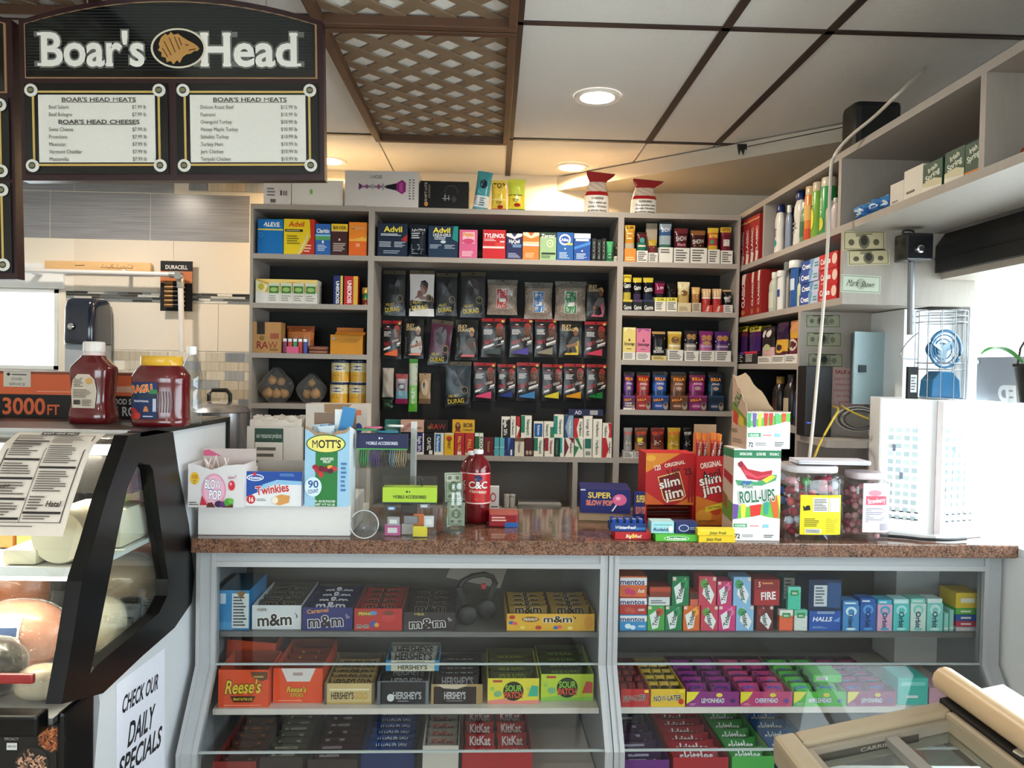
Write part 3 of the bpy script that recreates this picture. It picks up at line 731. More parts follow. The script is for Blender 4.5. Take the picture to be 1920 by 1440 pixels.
# body as four walls and a floor, open to the glass lid
for x0,x1,y0,y1 in((FX0+.01,FX0+.05,FY0,FY1-.01),(FX1-.05,FX1,FY0,FY1-.01),(FX0+.05,FX1-.05,FY0,FY0+.04),(FX0+.05,FX1-.05,FY1-.05,FY1-.01)):
 MB().box(x0-.52,x1-.52,y0-.8,y1-.8,.08,.82).build('side_wall',FWH,FZ)
MB().box(FX0+.05-.52,FX1-.05-.52,FY0+.04-.8,FY1-.05-.8,.08,.30).build('inner_floor',mat('freezer_inside','6a665f',rough=.5),FZ)
for i,(x0,x1,y0,y1)in enumerate(((FX0,FX0+.04,FY0,FY1),(FX0+.04,FX1-.12,FY1-.04,FY1),(FX0+.04,FX1,FY0,FY0+.04),(FX1-.135,FX1-.12,FY0+.04,FY1-.04))):
 fslab(x0,x1,y0,y1,-.05,.0,'rim',TAN,bevel=.008)
fslab(FX0+.04,FX1-.135,FY1-.055,FY1-.04,-.05,-.012,'inner_track',mat('freezer_track','8f8677',rough=.4));fslab(FX0+.04,FX0+.055,FY0+.04,FY1-.055,-.05,-.012,'inner_track',mat('freezer_track',rough=.4))
fslab(FX0+.055,FX1-.135,FY0+.05,FY1-.055,-.034,-.030,'glass_lid',GLASS)
fslab(FX0+.185,FX0+.205,FY0+.05,FY1-.055,-.030,-.016,'lid_rail',mat('lid_rail_grey','a09c96',rough=.35,metal=.4))
mb=MB();mb.tube([(FX1-.10-.52,y-.8,fz(FX1-.1)+.028)for y in(FY0,.6,1.0,FY1+.02)],.024,12);mb.build('hand_rail',mat('rail_tan','d3b48c',rough=.35),FZ,smooth=True)
fslab(FX1-.12,FX1-.08,FY0,FY1,-.04,.004,'rail_base',FBL)
fslab(FX1-.08,FX1,FY0,FY1,-.05,.006,'white_top',FWH)
# wire basket and a card inside
mb=MB()
for k in range(12):
 x=FX0+.12+k*.016;mb.tube([(x-.52,FY1-.12-.8,.66),(x+.10-.52,FY1-.36-.8,.62),(x+.14-.52,FY1-.6-.8,.62)],.0022,5)
mb.build('wire_basket',CHROME,FZ)
mb=MB();gfx(mb,[('r',0,0,1,1,'4c4840'),('t','CARRIER',.62,.5,.3,.5,'9b958a')],.2,.014)
ax=.60;mb.v=[(x+ax+.08-.52,FY1-.056-.8+y,z+fz(ax+.08+x)-.036)for x,y,z in mb.v];mb.build('maker_plate',PRINT,FZ)
mb=MB();mb.prism([(-.012,-.01),(.012,-.014),(.016,.006),(0,.016),(-.014,.008)],0,.004,'z');mb.build('lid_latch',mat('latch_cream','d8cdb8'),FZ,loc=(FX1-.105-.52,1.20-.8,fz(FX1-.105)-.0))
# ================================================================== product builders
def carton(fr,v,x0,x1,yt,zb,depth,name,label,col,ops=(),group=None,cat='box',rz=0,top=None,left=None,right=None,m=PRINT,lean=0,tilt=0,bevel=0,yb=None,sub='printed_label'):
 """closed box; x0,x1,yt are where its front face shows in the photograph, zb the height of what it stands on"""
 ym=(yt+(yb or yt+60))/2
 a=fr.hit(x0,ym,v)[0];b=fr.hit(x1,ym,v)[0];w=b-a-.0012;h=fr.hit((x0+x1)/2,yt,v)[1]-zb
 mb=MB(col).box(-w/2,w/2,0,depth,0,h,top=top,left=left,right=right)
 o=mb.build(name,m,None,loc=fr.w((a+b)/2,v,zb+.0004),rot=(lean,tilt,fr.rz+rz),bevel=bevel)
 tag(o,label,cat,group)
 if ops:
  g=MB();gfx(g,ops,w,h);g.build(sub,m,o)
 o['wh']=(w,h)
 return o
def pillow_fn(w,h,d,crimp=.06,wr=.0,seed=0):
 rr=random.Random(seed);ph=[rr.uniform(0,6)for _ in range(6)]
 def th(u,v):
  e=(1-abs(2*u-1)**4);q=min(1,max(0,min(v,1-v)-crimp)/.16);q=q*q*(3-2*q)
  return d/2*(.12+.88*e*q)*(1+wr*.6*math.sin(9*u+ph[0]+5*v)*math.sin(7*v+ph[1]))
 return th
def pouch_mesh(w,h,d,bands,crimp=.06,wr=.25,seed=0,nu=8,nv=14,flare=0):
 """sealed soft packet, bands = [(v_top, colour), ...] from the bottom up"""
 th=pillow_fn(w,h,d,crimp,wr,seed);mb=MB()
 def colf(u,v):
  for vt,c in bands:
   if v<=vt:return c
  return bands[-1][1]
 def ww(v):return w*(1-.06*math.sin(PI*v)+flare*max(0,v-.8))
 for sgn in(-1,1):
  mb.grid(lambda u,v:((u-.5)*ww(v),d/2+sgn*th(u,v)*(1 if sgn>0 else 1),v*h),nu,nv,colf)
 # close the rim
 def rim(u0,v0,u1,v1):
  mb.poly([((u0-.5)*ww(v0),d/2-th(u0,v0),v0*h),((u1-.5)*ww(v1),d/2-th(u1,v1),v1*h),((u1-.5)*ww(v1),d/2+th(u1,v1),v1*h),((u0-.5)*ww(v0),d/2+th(u0,v0),v0*h)],colf(u0,v0))
 for i in range(nu):rim(i/nu,0,(i+1)/nu,0);rim(i/nu,1,(i+1)/nu,1)
 for j in range(nv):rim(0,j/nv,0,(j+1)/nv);rim(1,j/nv,1,(j+1)/nv)
 def surf(x,z,off):
  v=min(1,max(0,z/h));u=min(1,max(0,x/ww(v)+.5))
  fu,fv=u*nu,v*nv;i,j=min(nu-1,int(fu)),min(nv-1,int(fv));fu-=i;fv-=j
  T=lambda p,q:th(p/nu,q/nv)
  t_=(T(i,j)*(1-fu)+T(i+1,j)*fu)*(1-fv)+(T(i,j+1)*(1-fu)+T(i+1,j+1)*fu)*fv
  return(x,d/2-t_-off,z)
 return mb,surf
def pouch(fr,v,x0,x1,yt,zb,d,name,label,bands,ops=(),group=None,cat='pouch',rz=0,tilt=0,crimp=.06,wr=.25,lean=0,flare=0,m=None):
 ym=yt+35;a=fr.hit(x0,ym,v)[0];b=fr.hit(x1,ym,v)[0];w=b-a-.001;h=fr.hit((x0+x1)/2,yt,v)[1]-zb
 mb,sf=pouch_mesh(w,h,d,bands,crimp,wr,int(x0+yt),flare=flare)
 o=mb.build(name,m or GLOSSY,None,loc=fr.w((a+b)/2,v,zb+.0004),rot=(lean,tilt,fr.rz+rz),smooth=60,weld=True)
 tag(o,label,cat,group)
 if ops:
  g=MB();gfx(g,ops,w*.94,h,sf,n=6,off0=.0008);g.build('printed_label',m or GLOSSY,o)
 return o
def cigar_carton(fr,v,x0,x1,yt,ybx,zb,look,loc,group,boxcol,boxops,bands,pops,depth=.06,n=2,pw=1.0):
 """open shop carton with flat pouches standing in it"""
 h1=fr.hit((x0+x1)/2,ybx,v)[1]-zb
 a=fr.hit(x0,ybx,v)[0];b=fr.hit(x1,ybx,v)[0];w=b-a-.0012
 mb=MB(boxcol);t_=.0012
 mb.box(-w/2,w/2,0,t_,0,h1);mb.box(-w/2,w/2,depth-t_,depth,0,h1*1.1);mb.box(-w/2,-w/2+t_,t_,depth-t_,0,h1);mb.box(w/2-t_,w/2,t_,depth-t_,0,h1);mb.box(-w/2+t_,w/2-t_,t_,depth-t_,0,t_)
 o=mb.build('cigar_carton',PRINT,None,loc=fr.w((a+b)/2,v,zb+.0004),rot=(0,0,fr.rz))
 tag(o,'open '+look+' carton '+loc,'carton',group)
 g=MB();gfx(g,boxops,w,h1);g.build('printed_label',PRINT,o)
 H=fr.hit((x0+x1)/2,yt,v)[1]-zb-.004
 d=(depth-.006)/n
 for k in range(n):
  mb,sf=pouch_mesh(w*.88*pw,H-k*.006 if k==0 else H+.004,d*.74,bands,.05,.2,int(x0)+k)
  p=mb.build('cigar_pouch',GLOSSY,None,loc=fr.w((a+b)/2+(k*.003-.0015),v+.005+k*d,zb+.003),rot=(0,0,fr.rz),smooth=60,weld=True)
  tag(p,('' if n==1 else('front ','rear ')[k])+look+' pouch standing in its carton '+loc,'pouch',group+', pouches')
  if k==0 and pops:
   g=MB();gfx(g,pops,w*.9*pw,H,sf,n=6,off0=.0008);g.build('printed_label',GLOSSY,p)
 return o
WARN=[('g',.1,.1,.9,.92,5,'5c5954')]
def lathe_thing(name,label,cat,loc,parts,group=None,rz=0,n=24):
 """parts = [(part name, material, profile, cols, sx, sy)]"""
 t=thing(name,label,cat,loc,rz,group)
 for nm,m,prof,cols,sx,sy in parts:
  MB().lathe(prof,n,cols=cols if isinstance(cols,list)else None,col=None if isinstance(cols,list)else cols,sx=sx,sy=sy).build(nm,m,t,smooth=50)
 return t
# ================================================================== back shelves
VY=YF+.012
# ---- row 1: medicine
G1='medicine boxes on the upper shelf'
def med(x0,x1,yt,col,ops,look,name='medicine_box',d=.09,v=VY,**kw):
 return carton(W0,v,x0,x1,yt,ZS['s1'],d,name,look,col,ops,G1,**kw)
med(483,531,411,'1173bd',[('t','ALEVE',.55,.86,.62,.11,'ffffff',{'sh':.15}),('r',0,.68,1,.72,'e8d94a'),('e',.13,.55,.08,.07,'4aa0dc'),('e',.13,.55,.06,.05,'1173bd'),('g',.3,.77,.9,.81,1,'bfe0f5')],'plain blue medicine box, leftmost on the upper shelf',right='0d5f9f')
med(532,590,411,'f2d21c',[('t','Advil',.42,.86,.5,.15,'d8481f',{'sh':.1}),('r',.04,.64,.62,.71,'1a1712'),('g',.08,.655,.55,.70,1,'cfc89a'),('p',[(.6,.05),(.88,.5),(.84,1),(1,1),(1,0),(.5,0)],'c92f24'),('p',[(.52,.0),(.8,.5),(.8,.62),(.46,0)],'e9dcb0'),('g',.1,.28,.55,.55,4,'8f7d12'),('g',.66,.06,.96,.3,3,'f0c8a0')],'yellow and red medicine box next to the plain blue box',right='b52a20')
med(591,620,420,'2f69b5',[('t','Claritin',.5,.78,.85,.13,'ffffff'),('r',0,.48,1,.62,'5aa45c'),('r',0,.60,1,.66,'8cc9e8'),('g',.15,.12,.9,.34,4,'c9d8ef'),('e',.5,.42,.07,.05,'e8eef8')],'small blue medicine box with a green band across it')
med(621,652,420,'44201f',[('r',0,.78,1,1,'ecc62e'),('t','BAYER',.5,.88,.8,.10,'5a2a18'),('r',0,.76,1,.78,'d8c9b0'),('g',.12,.12,.9,.4,5,'c9b8ae'),('e',.5,.5,.05,.04,'e8e0d8')],'small dark brown medicine box with a yellow top')
med(654,688,417,'f08a24',[('t','Motrin',.5,.84,.7,.12,'e8b070',{'out':'d96a1c'}),('r',0,.43,1,.50,'f5a93a'),('p',[(0,.45),(1,.6),(1,.45)],'f5b94c'),('r',0,0,1,.43,'ea6a1e'),('t','50',.5,.32,.22,.1,'f5c9a0'),('e',.88,.58,.08,.06,'e8922c')],'orange medicine box at the right end of the narrow shelf')
NAVY='15263f'
med(708,764,419,NAVY,[('t','Advil',.52,.83,.62,.17,'f2e24a'),('g',.1,.62,.85,.7,2,'dfe6ee'),('p',[(.78,.5),(1,.68),(1,.45)],'b02a2c'),('g',.05,.28,.48,.46,4,'b9c4d2'),('g',.56,.28,.95,.46,4,'b9c4d2'),('g',.2,.08,.8,.2,2,'8fa0b5')],'dark navy medicine box with yellow lettering beside the shelf divider')
pouch(W0,VY,765,801,420,ZS['s1'],.05,'medicine_packet','crinkled dark plastic packet between two navy medicine boxes',[(1,'232a35')],[('t','AdvilPM',.5,.82,.8,.1,'e8ecef'),('g',.15,.1,.8,.4,6,'a9b2bd'),('g',.15,.55,.8,.75,3,'c9d0d8')],G1,cat='packet')
med(803,859,424,'17304a',[('t','Advil',.45,.87,.58,.16,'f2e24a'),('t','LIQUI-GELS',.45,.72,.6,.09,'e8eef2'),('p',[(.85,1),(1,1),(1,.5),(.8,.6)],'1d8f86'),('g',.05,.28,.45,.42,3,'a9b8c8'),('g',.55,.28,.95,.42,3,'a9b8c8'),('g',.2,.56,.7,.66,2,'c9d4de'),('e',.5,.5,.09,.05,'c9d4de')],'navy medicine box with a teal right edge beside the pink box')
med(861,895,431,'d9628f',[('r',.18,.52,.85,.92,'f0c0c8'),('t','Pepto',.5,.84,.6,.12,'f0b02c',{'out':'d9628f'}),('e',.5,.6,.33,.09,'d04a78'),('g',.15,.06,.85,.26,4,'f5d0da')],'pink medicine box with a pale oval badge',d=.06)
med(905,948,431,'c8232c',[('t','TYLENOL',.5,.80,.92,.14,'ffffff',{'sh':.12}),('g',.06,.6,.7,.7,2,'f0c8c8'),('r',0,.36,.95,.43,'f2d9d2'),('r',.55,.44,.95,.56,'d8443c'),('r',.75,.57,.95,.62,'f5e0e0')],'bright red medicine box with a white stripe')
med(949,979,438,'1f2455',[('p',[(0,1),(1,1),(1,.9),(.5,.78),(0,.9)],'f0efe6'),('p',[(.3,1),(.7,1),(.5,.86)],'2a2f60'),('t','NyQuil',.5,.70,.7,.14,'ffffff'),('r',.4,.46,.95,.58,'6a8ab0'),('g',.12,.05,.9,.25,4,'a9b2d0')],'navy medicine box with white chevron top beside the red box')
med(980,1011,436,'ec7f33',[('p',[(0,1),(1,1),(1,.9),(.5,.78),(0,.9)],'f6e3c0'),('p',[(.3,1),(.7,1),(.5,.86)],'c9642a'),('r',0,.56,1,.66,'f0c9a0'),('r',0,.50,1,.56,'c9d8e8'),('g',.15,.06,.9,.26,4,'f7c9a0')],'orange medicine box with a pale band, right of the navy chevron box')
med(1012,1043,436,'9fbf8e',[('r',0,.82,1,1,'2c4a38'),('t','Zantac',.5,.88,.85,.13,'f0f2ea'),('e',.62,.6,.2,.14,'d5e4c0'),('e',.62,.6,.13,.09,'86b06c'),('e',.62,.6,.07,.05,'d5e4c0'),('r',.1,.2,.95,.27,'203a2a'),('g',.1,.06,.8,.17,2,'5a7a58')],'pale green medicine box with a swirl emblem')
med(1044,1075,436,'1e5fa8',[('e',.48,.74,.36,.2,'eef2f6'),('e',.48,.74,.27,.14,'2a55a8'),('t','Alka',.48,.74,.45,.1,'ffffff'),('r',.6,.55,.95,.62,'d8d04a'),('g',.15,.06,.85,.3,5,'bcd2ea'),('e',.5,.42,.05,.03,'ffffff')],'blue medicine box with a white round badge')
med(1076,1107,438,'1b4c9c',[('r',0,.82,1,1,'d9e6f2'),('r',.1,.72,.9,.8,'e8eef6'),('p',[(0,.5),(1,.72),(1,.6),(0,.4)],'3f86d0'),('g',.15,.06,.85,.28,5,'bcd2ea'),('e',.5,.36,.05,.03,'ffffff')],'blue medicine box with a pale top, last in the upper row')
for k,(x0,x1,yt)in enumerate(((1109,1118,447),(1119,1127,449),(1128,1136,447))):
 med(x0,x1,yt,'14191a',[('t','BLACK',.5,.5,.8,.4,'9aa39a',{'vt':90,'b':0})],'%s slim black upright packet of three beside the last blue box'%('left','middle','right')[k],'slim_packet',d=.05)
pouch(W0,VY,1137,1150,452,ZS['s1'],.03,'small_pouch','small green pouch near the right end of the upper medicine shelf',[(.45,'2a7a4a'),(1,'4aa46a')],[('g',.1,.15,.9,.4,3,'e0e8e0')],G1)
pouch(W0,VY,1151,1159,455,ZS['s1'],.03,'small_pouch','small dark pouch squeezed against the right shelf divider',[(.3,'c9c9b8'),(1,'22241f')],[('g',.1,.4,.9,.9,4,'a09a6a')],G1)
# ---- top of the shelves
ZT=ZS['top'];GT='things on top of the shelves'
carton(W0,YF+.02,494,545,340,ZT,.12,'white_carton','small white carton on top of the shelves beside the menu board','e8e0dc',[('g',.12,.35,.5,.75,3,'8a8a8a'),('r',.62,.4,.68,.62,'444444'),('r',.72,.4,.75,.6,'444444'),('r',.78,.4,.81,.6,'444444'),('r',.84,.4,.87,.6,'444444'),('r',.25,.1,.45,.25,'777777')],GT)
carton(W0,YF+.03,547,643,338,ZT,.14,'white_carton','long white carton with a tiny green mark on top of the shelves','efece6',[('e',.38,.55,.03,.1,'8cc46a')],GT)
carton(W0,YF+.005,646,785,321,ZT,.14,'hookah_box','large white box with a purple hookah picture on top of the shelves','d9d4d2',[
 ('t','1-HOSE',.42,.84,.17,.1,'8a8684'),('r',.01,.0,.3,.02,'aaaaaa'),('g',.87,.2,.9,.8,8,'777777'),('g',.92,.2,.95,.8,8,'777777'),
 ('p',[(.19,.46),(.19,.66),(.23,.60),(.23,.52)],'7a2a6a'),('r',.23,.53,.58,.59,'8a8088'),('e',.3,.56,.02,.06,'9a4a8a'),('e',.38,.56,.02,.08,'b0a8b0'),('e',.46,.56,.02,.07,'9a4a8a'),('e',.52,.56,.015,.1,'a8a0a8'),
 ('p',[(.56,.52),(.7,.46),(.7,.66),(.56,.60)],'1d1620'),('p',[(.7,.46),(.78,.36),(.83,.44),(.83,.68),(.78,.76),(.7,.66)],'8a2470'),('p',[(.74,.45),(.79,.4),(.79,.7),(.74,.66)],'b04a98')],GT,lean=0,rz=-.03)
carton(W0,YF+.012,787,879,340,ZT,.12,'hookah_box','black box with a line drawing of a hookah on top of the shelves','111010',[
 ('t','SHIFT-LITE',.12,.6,.7,.05,'c9c4ba',{'vt':90,'b':0}),('t','HOOKAH',.19,.62,.5,.045,'9a958a',{'vt':90,'b':0}),('e',.13,.16,.04,.09,'c98a4a')]
 +[('e',.64+.13*math.cos(a*.35),.62+.22*math.sin(a*.35),.008,.012,'8a8a88')for a in range(0,12)]+[('r',.46,.35,.62,.38,'9a9a98'),('r',.5,.28,.53,.5,'8a8a88'),('r',.58,.3,.6,.48,'8a8a88'),('e',.7,.34,.05,.12,'3a3a3a')],GT)
pouch(W0,YF+.02,886,915,320,ZT+.003,.035,'tobacco_pouch','teal tobacco pouch leaning to the right on top of the shelves',[(.08,'3a8a94'),(.36,'d5dde0'),(1,'4a9aa4')],[('e',.5,.66,.25,.12,'1a2a38'),('g',.12,.1,.9,.32,4,'6a7a80'),('g',.2,.42,.8,.52,2,'b9d8dc')],GT,tilt=.13)
pouch(W0,YF+.015,921,950,337,ZT,.04,'tobacco_pouch','yellow tobacco pouch with large dark lettering beside the teal pouch',[(.06,'b04a3c'),(1,'e0c14a')],[('t','TOP',.5,.82,.8,.18,'2c2a22'),('p',[(.1,.58),(.9,.66),(.5,.48)],'a05a7a'),('r',0,.34,1,.37,'f0e0a0'),('t','TOP',.5,.25,.4,.08,'4a3a1a'),('e',.6,.12,.2,.05,'a8322c')],GT)
pouch(W0,YF+.015,952,985,335,ZT,.04,'tobacco_pouch','yellow and green tobacco pouch with shiny corner on top of the shelves',[(.06,'4a7a3a'),(.5,'e5d23c'),(1,'c9d24a')],[('p',[(.1,.9),(.9,.6),(.6,.5),(.1,.7)],'7a4a6a'),('r',0,.47,.95,.5,'4a4a1a'),('t','TOP',.45,.32,.4,.1,'3a3a1a'),('e',.55,.18,.2,.05,'a8322c')],GT,flare=.5)
def red_bag(x0,x1,yt,label):
 a=P(x0,390,Y=YF+.03);b=P(x1,390,Y=YF+.03);w=(b.x-a.x)*.80;h=P(x0,yt,Y=YF+.03).z-ZT
 t=thing('tobacco_bag',label,'bag',((a.x+b.x)/2-w*.08,YF+.07,ZT+.0005),group=GT)
 prof=[(0,1.0,.55),(.05,1.02,.6),(.3,1.0,.55),(.46,.97,.5),(.5,.9,.42),(.62,.82,.33),(.72,.72,.22),(.80,.74,.14),(.86,.95,.08),(.93,1.08,.05),(1,1.15,.03)]
 def fn(u,v):
  for(z0,a0,b0),(z1,a1,b1)in zip(prof[:-1],prof[1:]):
   if v<=z1+1e-6:k=(v-z0)/(z1-z0);break
  rx,ry=(a0+(a1-a0)*k)*w/2,(b0+(b1-b0)*k)*w/2;th=2*PI*u
  wr=1+(.05 if v>.45 else .012)*math.sin(7*th+9*v)*math.sin(3*th+14*v)
  cx=w*.16*max(0,v-.7)/.3;dz=-.10*h*max(0,v-.82)/.18*math.cos(th)*.3
  return(cx+rx*wr*math.cos(th),ry*wr*math.sin(th),v*h+dz)
 col=lambda u,v:'e6e2da' if v<.44 else '9c1d22' if v<.54 else('c8b8a8' if(int(u*26)+int(v*30))%4 else 'a89c92')if v<.78 else '93282a'
 m=MB().grid(fn,26,30,col,wrap=True);m.poly([fn(i/26,0)for i in range(26)],'e6e2da');m.build('bag',GLOSSY,t,smooth=60,weld=True)
 g=MB();sf=lambda x,z,off:(x,-math.sqrt(max(1e-6,1-(x/(w*.5))**2))*w*.285-off,z)
 gfx(g,[('t','WARNING',.5,.86,.6,.14,'2a2826'),('t','This product can',.5,.62,.88,.13,'3a3836'),('t','contain Nicotine',.5,.4,.88,.13,'3a3836'),('t','an addictive chemical',.5,.18,.9,.13,'3a3836')],w*.84,h*.42,sf,n=6,off0=.002);g.build('printed_label',PRINT,t)
red_bag(1095,1153,319,'taller red and silver tobacco bag standing under the warm light')
red_bag(1183,1245,333,'shorter red and silver tobacco bag at the right on top of the shelves')
# ---- left unit, row 2
o=carton(W0,VY,479,595,524,ZS['s2'],.09,'juice_carton','long yellow and white carton with four green seals on the left shelf','e3dfd6',[
 ('r',0,.45,1,1,'d9a94a'),('p',[(0,1),(1,1),(1,.78),(.6,.9),(.3,.8)],'f0d27a'),('p',[(0,.4),(.14,.4),(.2,.75),(0,.95)],'e8e2b8'),('e',.09,.68,.05,.14,'c9ba3c'),('r',.0,0,1,.42,'e8e4dc')]
 +[q for k in range(4)for q in(('r',.21+k*.2,.38,.385+k*.2,.85,'cfd8c0'),('r',.22+k*.2,.42,.375+k*.2,.72,'3f7a34'),('e',.297+k*.2,.57,.06,.09,'9ac06a'),('g',.22+k*.2,.08,.38+k*.2,.35,3,'a8a49a'),('r',.2+k*.2,0,.203+k*.2,.42,'b0aca4'))],'boxes on the left shelves')
carton(W0,VY,625,643,517,ZS['s2'],.05,'laces_box','navy upright box with vertical lettering beside the red one','1d2a6a',[('t','UNISCROSS',.45,.42,.78,.34,'ffffff',{'vt':-90}),('r',.75,0,1,1,'d8c24a')],'boxes on the left shelves',yb=567)
carton(W0,VY,645,671,518,ZS['s2'],.05,'laces_box','red upright box with vertical lettering beside the navy one','c4242a',[('t','UNISCROSS',.4,.45,.8,.3,'ffffff',{'vt':-90}),('r',.68,0,1,1,'d9b43c')],'boxes on the left shelves',yb=567)
for k in range(3):
 p=P(686,567,Y=VY+.015);z0=ZS['s2']+.0004+k*.0288
 lathe_thing('battery_pack','striped gold and green roll of tape, %s of the stack of three'%('lowest','middle','topmost')[k],'tape roll',(p.x,VY+.025,z0),[('roll',METALA,[(.021,0),(.0215,.003),(.0215,.024),(.021,.0275)],['c9a43c',['7a2c24','2c7a4a','d8b45a'][k],'c9a43c'],1,1)],'rolls on the left shelf',n=16)
# ---- left unit, row 3
carton(W0,VY,474,527,604,ZS['s3'],.08,'rolling_paper_box','tan cardboard box with dark red lettering on the left shelf','b98a54',[('t','RAW',.5,.26,.76,.24,'8a2a1c',{'out':'c99a64'}),('r',.14,.6,.42,1,'2c2018'),('e',.32,.48,.09,.08,'8a6a34'),('r',.62,.46,.92,.64,'a0543c'),('g',.6,.06,.95,.14,2,'6a4a2c')],'boxes on the left shelves')
lc=['8a2a5a','c8402c','1d8a5a','b8302a','2a3f9a']
for k in range(5):
 p0=P(530+k*9.6,640,Y=VY+.005)
 t=thing('lighter','%s lighter standing in the row beside the tan cardboard box'%('magenta','red-orange','green','red','blue')[k],'lighter',(p0.x+.009,VY+.01,ZS['s3']+.0004),group='lighters on the left shelf')
 MB(lc[k]).box(-.0095,.0095,0,.012,0,.056).build('body',PLASTIC,t,bevel=.003)
 MB('c9c9c9').box(-.0085,.0085,.001,.011,.056,.07).build('metal_cap',METALA,t)
 MB('2a2a2a').box(-.004,.004,.002,.010,.0702,.074).build('wheel',PLASTIC,t)
pouch(W0,YF+.06,535,588,611,ZS['s3'],.05,'snack_bag','orange patterned bag lying behind the lighters',[(.5,'9a5a34'),(.8,'b8703c'),(1,'8a4a2c')],[('g',.1,.4,.9,.9,5,'d8a05a')],None,cat='bag')
carton(W0,YF+.001,537,560,650,ZS['s3'],.006,'price_tag','small pink tag on the shelf edge in front of the lighters','d8648c',[],None,'tag',yb=657)
mb=MB()
for k in range(6):mb.obox(Matrix.Translation((0,0,.003+k*.0062))@Matrix.Rotation(random.uniform(-.15,.15),4,'Z'),.045,.03,.0028,['7a3a2c','b98a6a','5a2a22','8a4a34','a87a5a','6a3428'][k])
p=P(600,655,Y=YF+.06);o=mb.build('card_stack',PRINT,None,loc=(p.x,YF+.06,ZS['s3']+.0004));tag(o,'loose stack of brown cards between lighters and orange box','cards')
o=carton(W0,VY,619,680,628,ZS['s3'],.09,'orange_box','open orange box with raised flaps at the right of the left shelf','d38e20',[('r',.06,.72,.9,.75,'b87818'),('e',.1,.8,.04,.07,'a8b0c8'),('r',.3,.6,.8,.62,'b87818')],'boxes on the left shelves',top='3a2818')
w,h=o['wh'];mb=MB('d8841f')
mb.obox(Matrix.Translation((0,.088,h+.018)),w*.42,.001,.02,'d87a28');mb.obox(Matrix.Translation((.02,-.012,h+.006))@Matrix.Rotation(.5,4,'X'),w*.46,.016,.0008,'a86a1c');mb.build('flap',PRINT,o)
mb=MB('2a2a2e')
for k in range(4):mb.lathe([(.009,0),(.009,.05),(.006,.055)],10,(k*.021,0,0),'26262a')
# ---- left unit, row 4: bags of onions, four tins
NET=glass_mat('clear_bag_film','f4f0ea',gloss=.10,rough=.1,dens=.06,bump=1.0);ONI=mat('onion_skin','c99a5c',rough=.35,noise=.35,scale=8,stretch=(1,1,.2))
def onion_bag(x0,x1,yt,label,spots,col,seed):
 rr=random.Random(seed);a=P(x0,730,Y=YF+.09);b=P(x1,730,Y=YF+.09);cx=(a.x+b.x)/2;w=b.x-a.x;h=P(x0,yt,Y=YF+.09).z-ZS['s4']
 t=thing('produce_bag',label,'bag',(cx,YF+.10,ZS['s4']+.0005))
 def fn(u,v):
  th=2*PI*u;r=math.sin(PI*(.06+.90*v)*.98)**.55
  wob=1+.05*math.sin(5*th+seed)*math.sin(8*v+seed)+.03*math.sin(11*th+3*v)
  return(w/2*r*wob*math.cos(th),.085*r*wob*math.sin(th),h*v*(1-.25*abs(math.cos(th))**2*v))
 m=MB().grid(fn,28,16,wrap=True);m.build('film',NET,t,smooth=70)
 for(sx,sz,r)in spots:
  r*=.62;sx*=.8;sz*=.95
  q=MB();q.lathe([(r*.1,-r*.92),(r*.6,-r*.8),(r*.95,-r*.3),(r,0),(r*.93,r*.35),(r*.6,r*.75),(r*.22,r*.98),(r*.1,r*1.25)],18)
  o=q.build('onion',ONI,None,loc=(cx+sx*w,YF+.10+rr.uniform(-.02,.02),ZS['s4']+.004+sz),rot=(rr.uniform(-.6,.6),rr.uniform(-.6,.6),0),smooth=60);tag(o,'yellow onion inside the %s clear bag on the left shelf'%col,'onion','onions in bags')
onion_bag(486,549,688,'puffy clear bag of pale onions at the left end of the shelf',[(-.28,.046,.042),(.02,.042,.038),(.28,.042,.038),(-.12,.112,.036),(.14,.105,.034)],'left',1)
onion_bag(556,612,700,'flatter clear bag of onions beside the four tins',[(-.22,.042,.038),(.18,.046,.042),(-.02,.1,.03)],'right',2)
for k,(cx,lab)in enumerate(((636,'lower left'),(671.5,'lower right'),(638,'upper left'),(673.5,'upper right'))):
 p=P(cx,730,Y=YF+.07);up=k>1;z0=ZS['s4']+.0005+(.1062 if up else 0);r=.0445
 t=thing('formula_tin','yellow baby formula tin with a navy oval, %s of four'%lab,'tin',(p.x,YF+.075,z0),group='formula tins')
 MB().lathe([(r,0),(r,.004),(r,.05),(r,.09),(r*1.0,.094),(r*1.02,.096),(r*1.02,.105),(r*.9,.1055)],28,cols=['d0d0cc','e0aa34','e0c98a','e4d6b0','2a3350','2a3350','1f2a48']).build('can',PLASTIC,t,smooth=40)
 g=MB();cs=lambda x,z,off:((r+off)*math.sin(x/r),-(r+off)*math.cos(x/r),z)
 gfx(g,[('r',.0,.50,1,.86,'e6d49c'),('e',.45,.70,.34,.14,'f3f1ea'),('e',.45,.70,.30,.11,'27396e'),('t','Enfamil',.45,.70,.46,.1,'e8e8ee'),('g',.3,.3,.6,.36,1,'8a6a1c'),('e',.2,.46,.08,.06,'e9bf5a')],r*2.6,.1,cs,n=8);g.build('printed_label',PLASTIC,t)
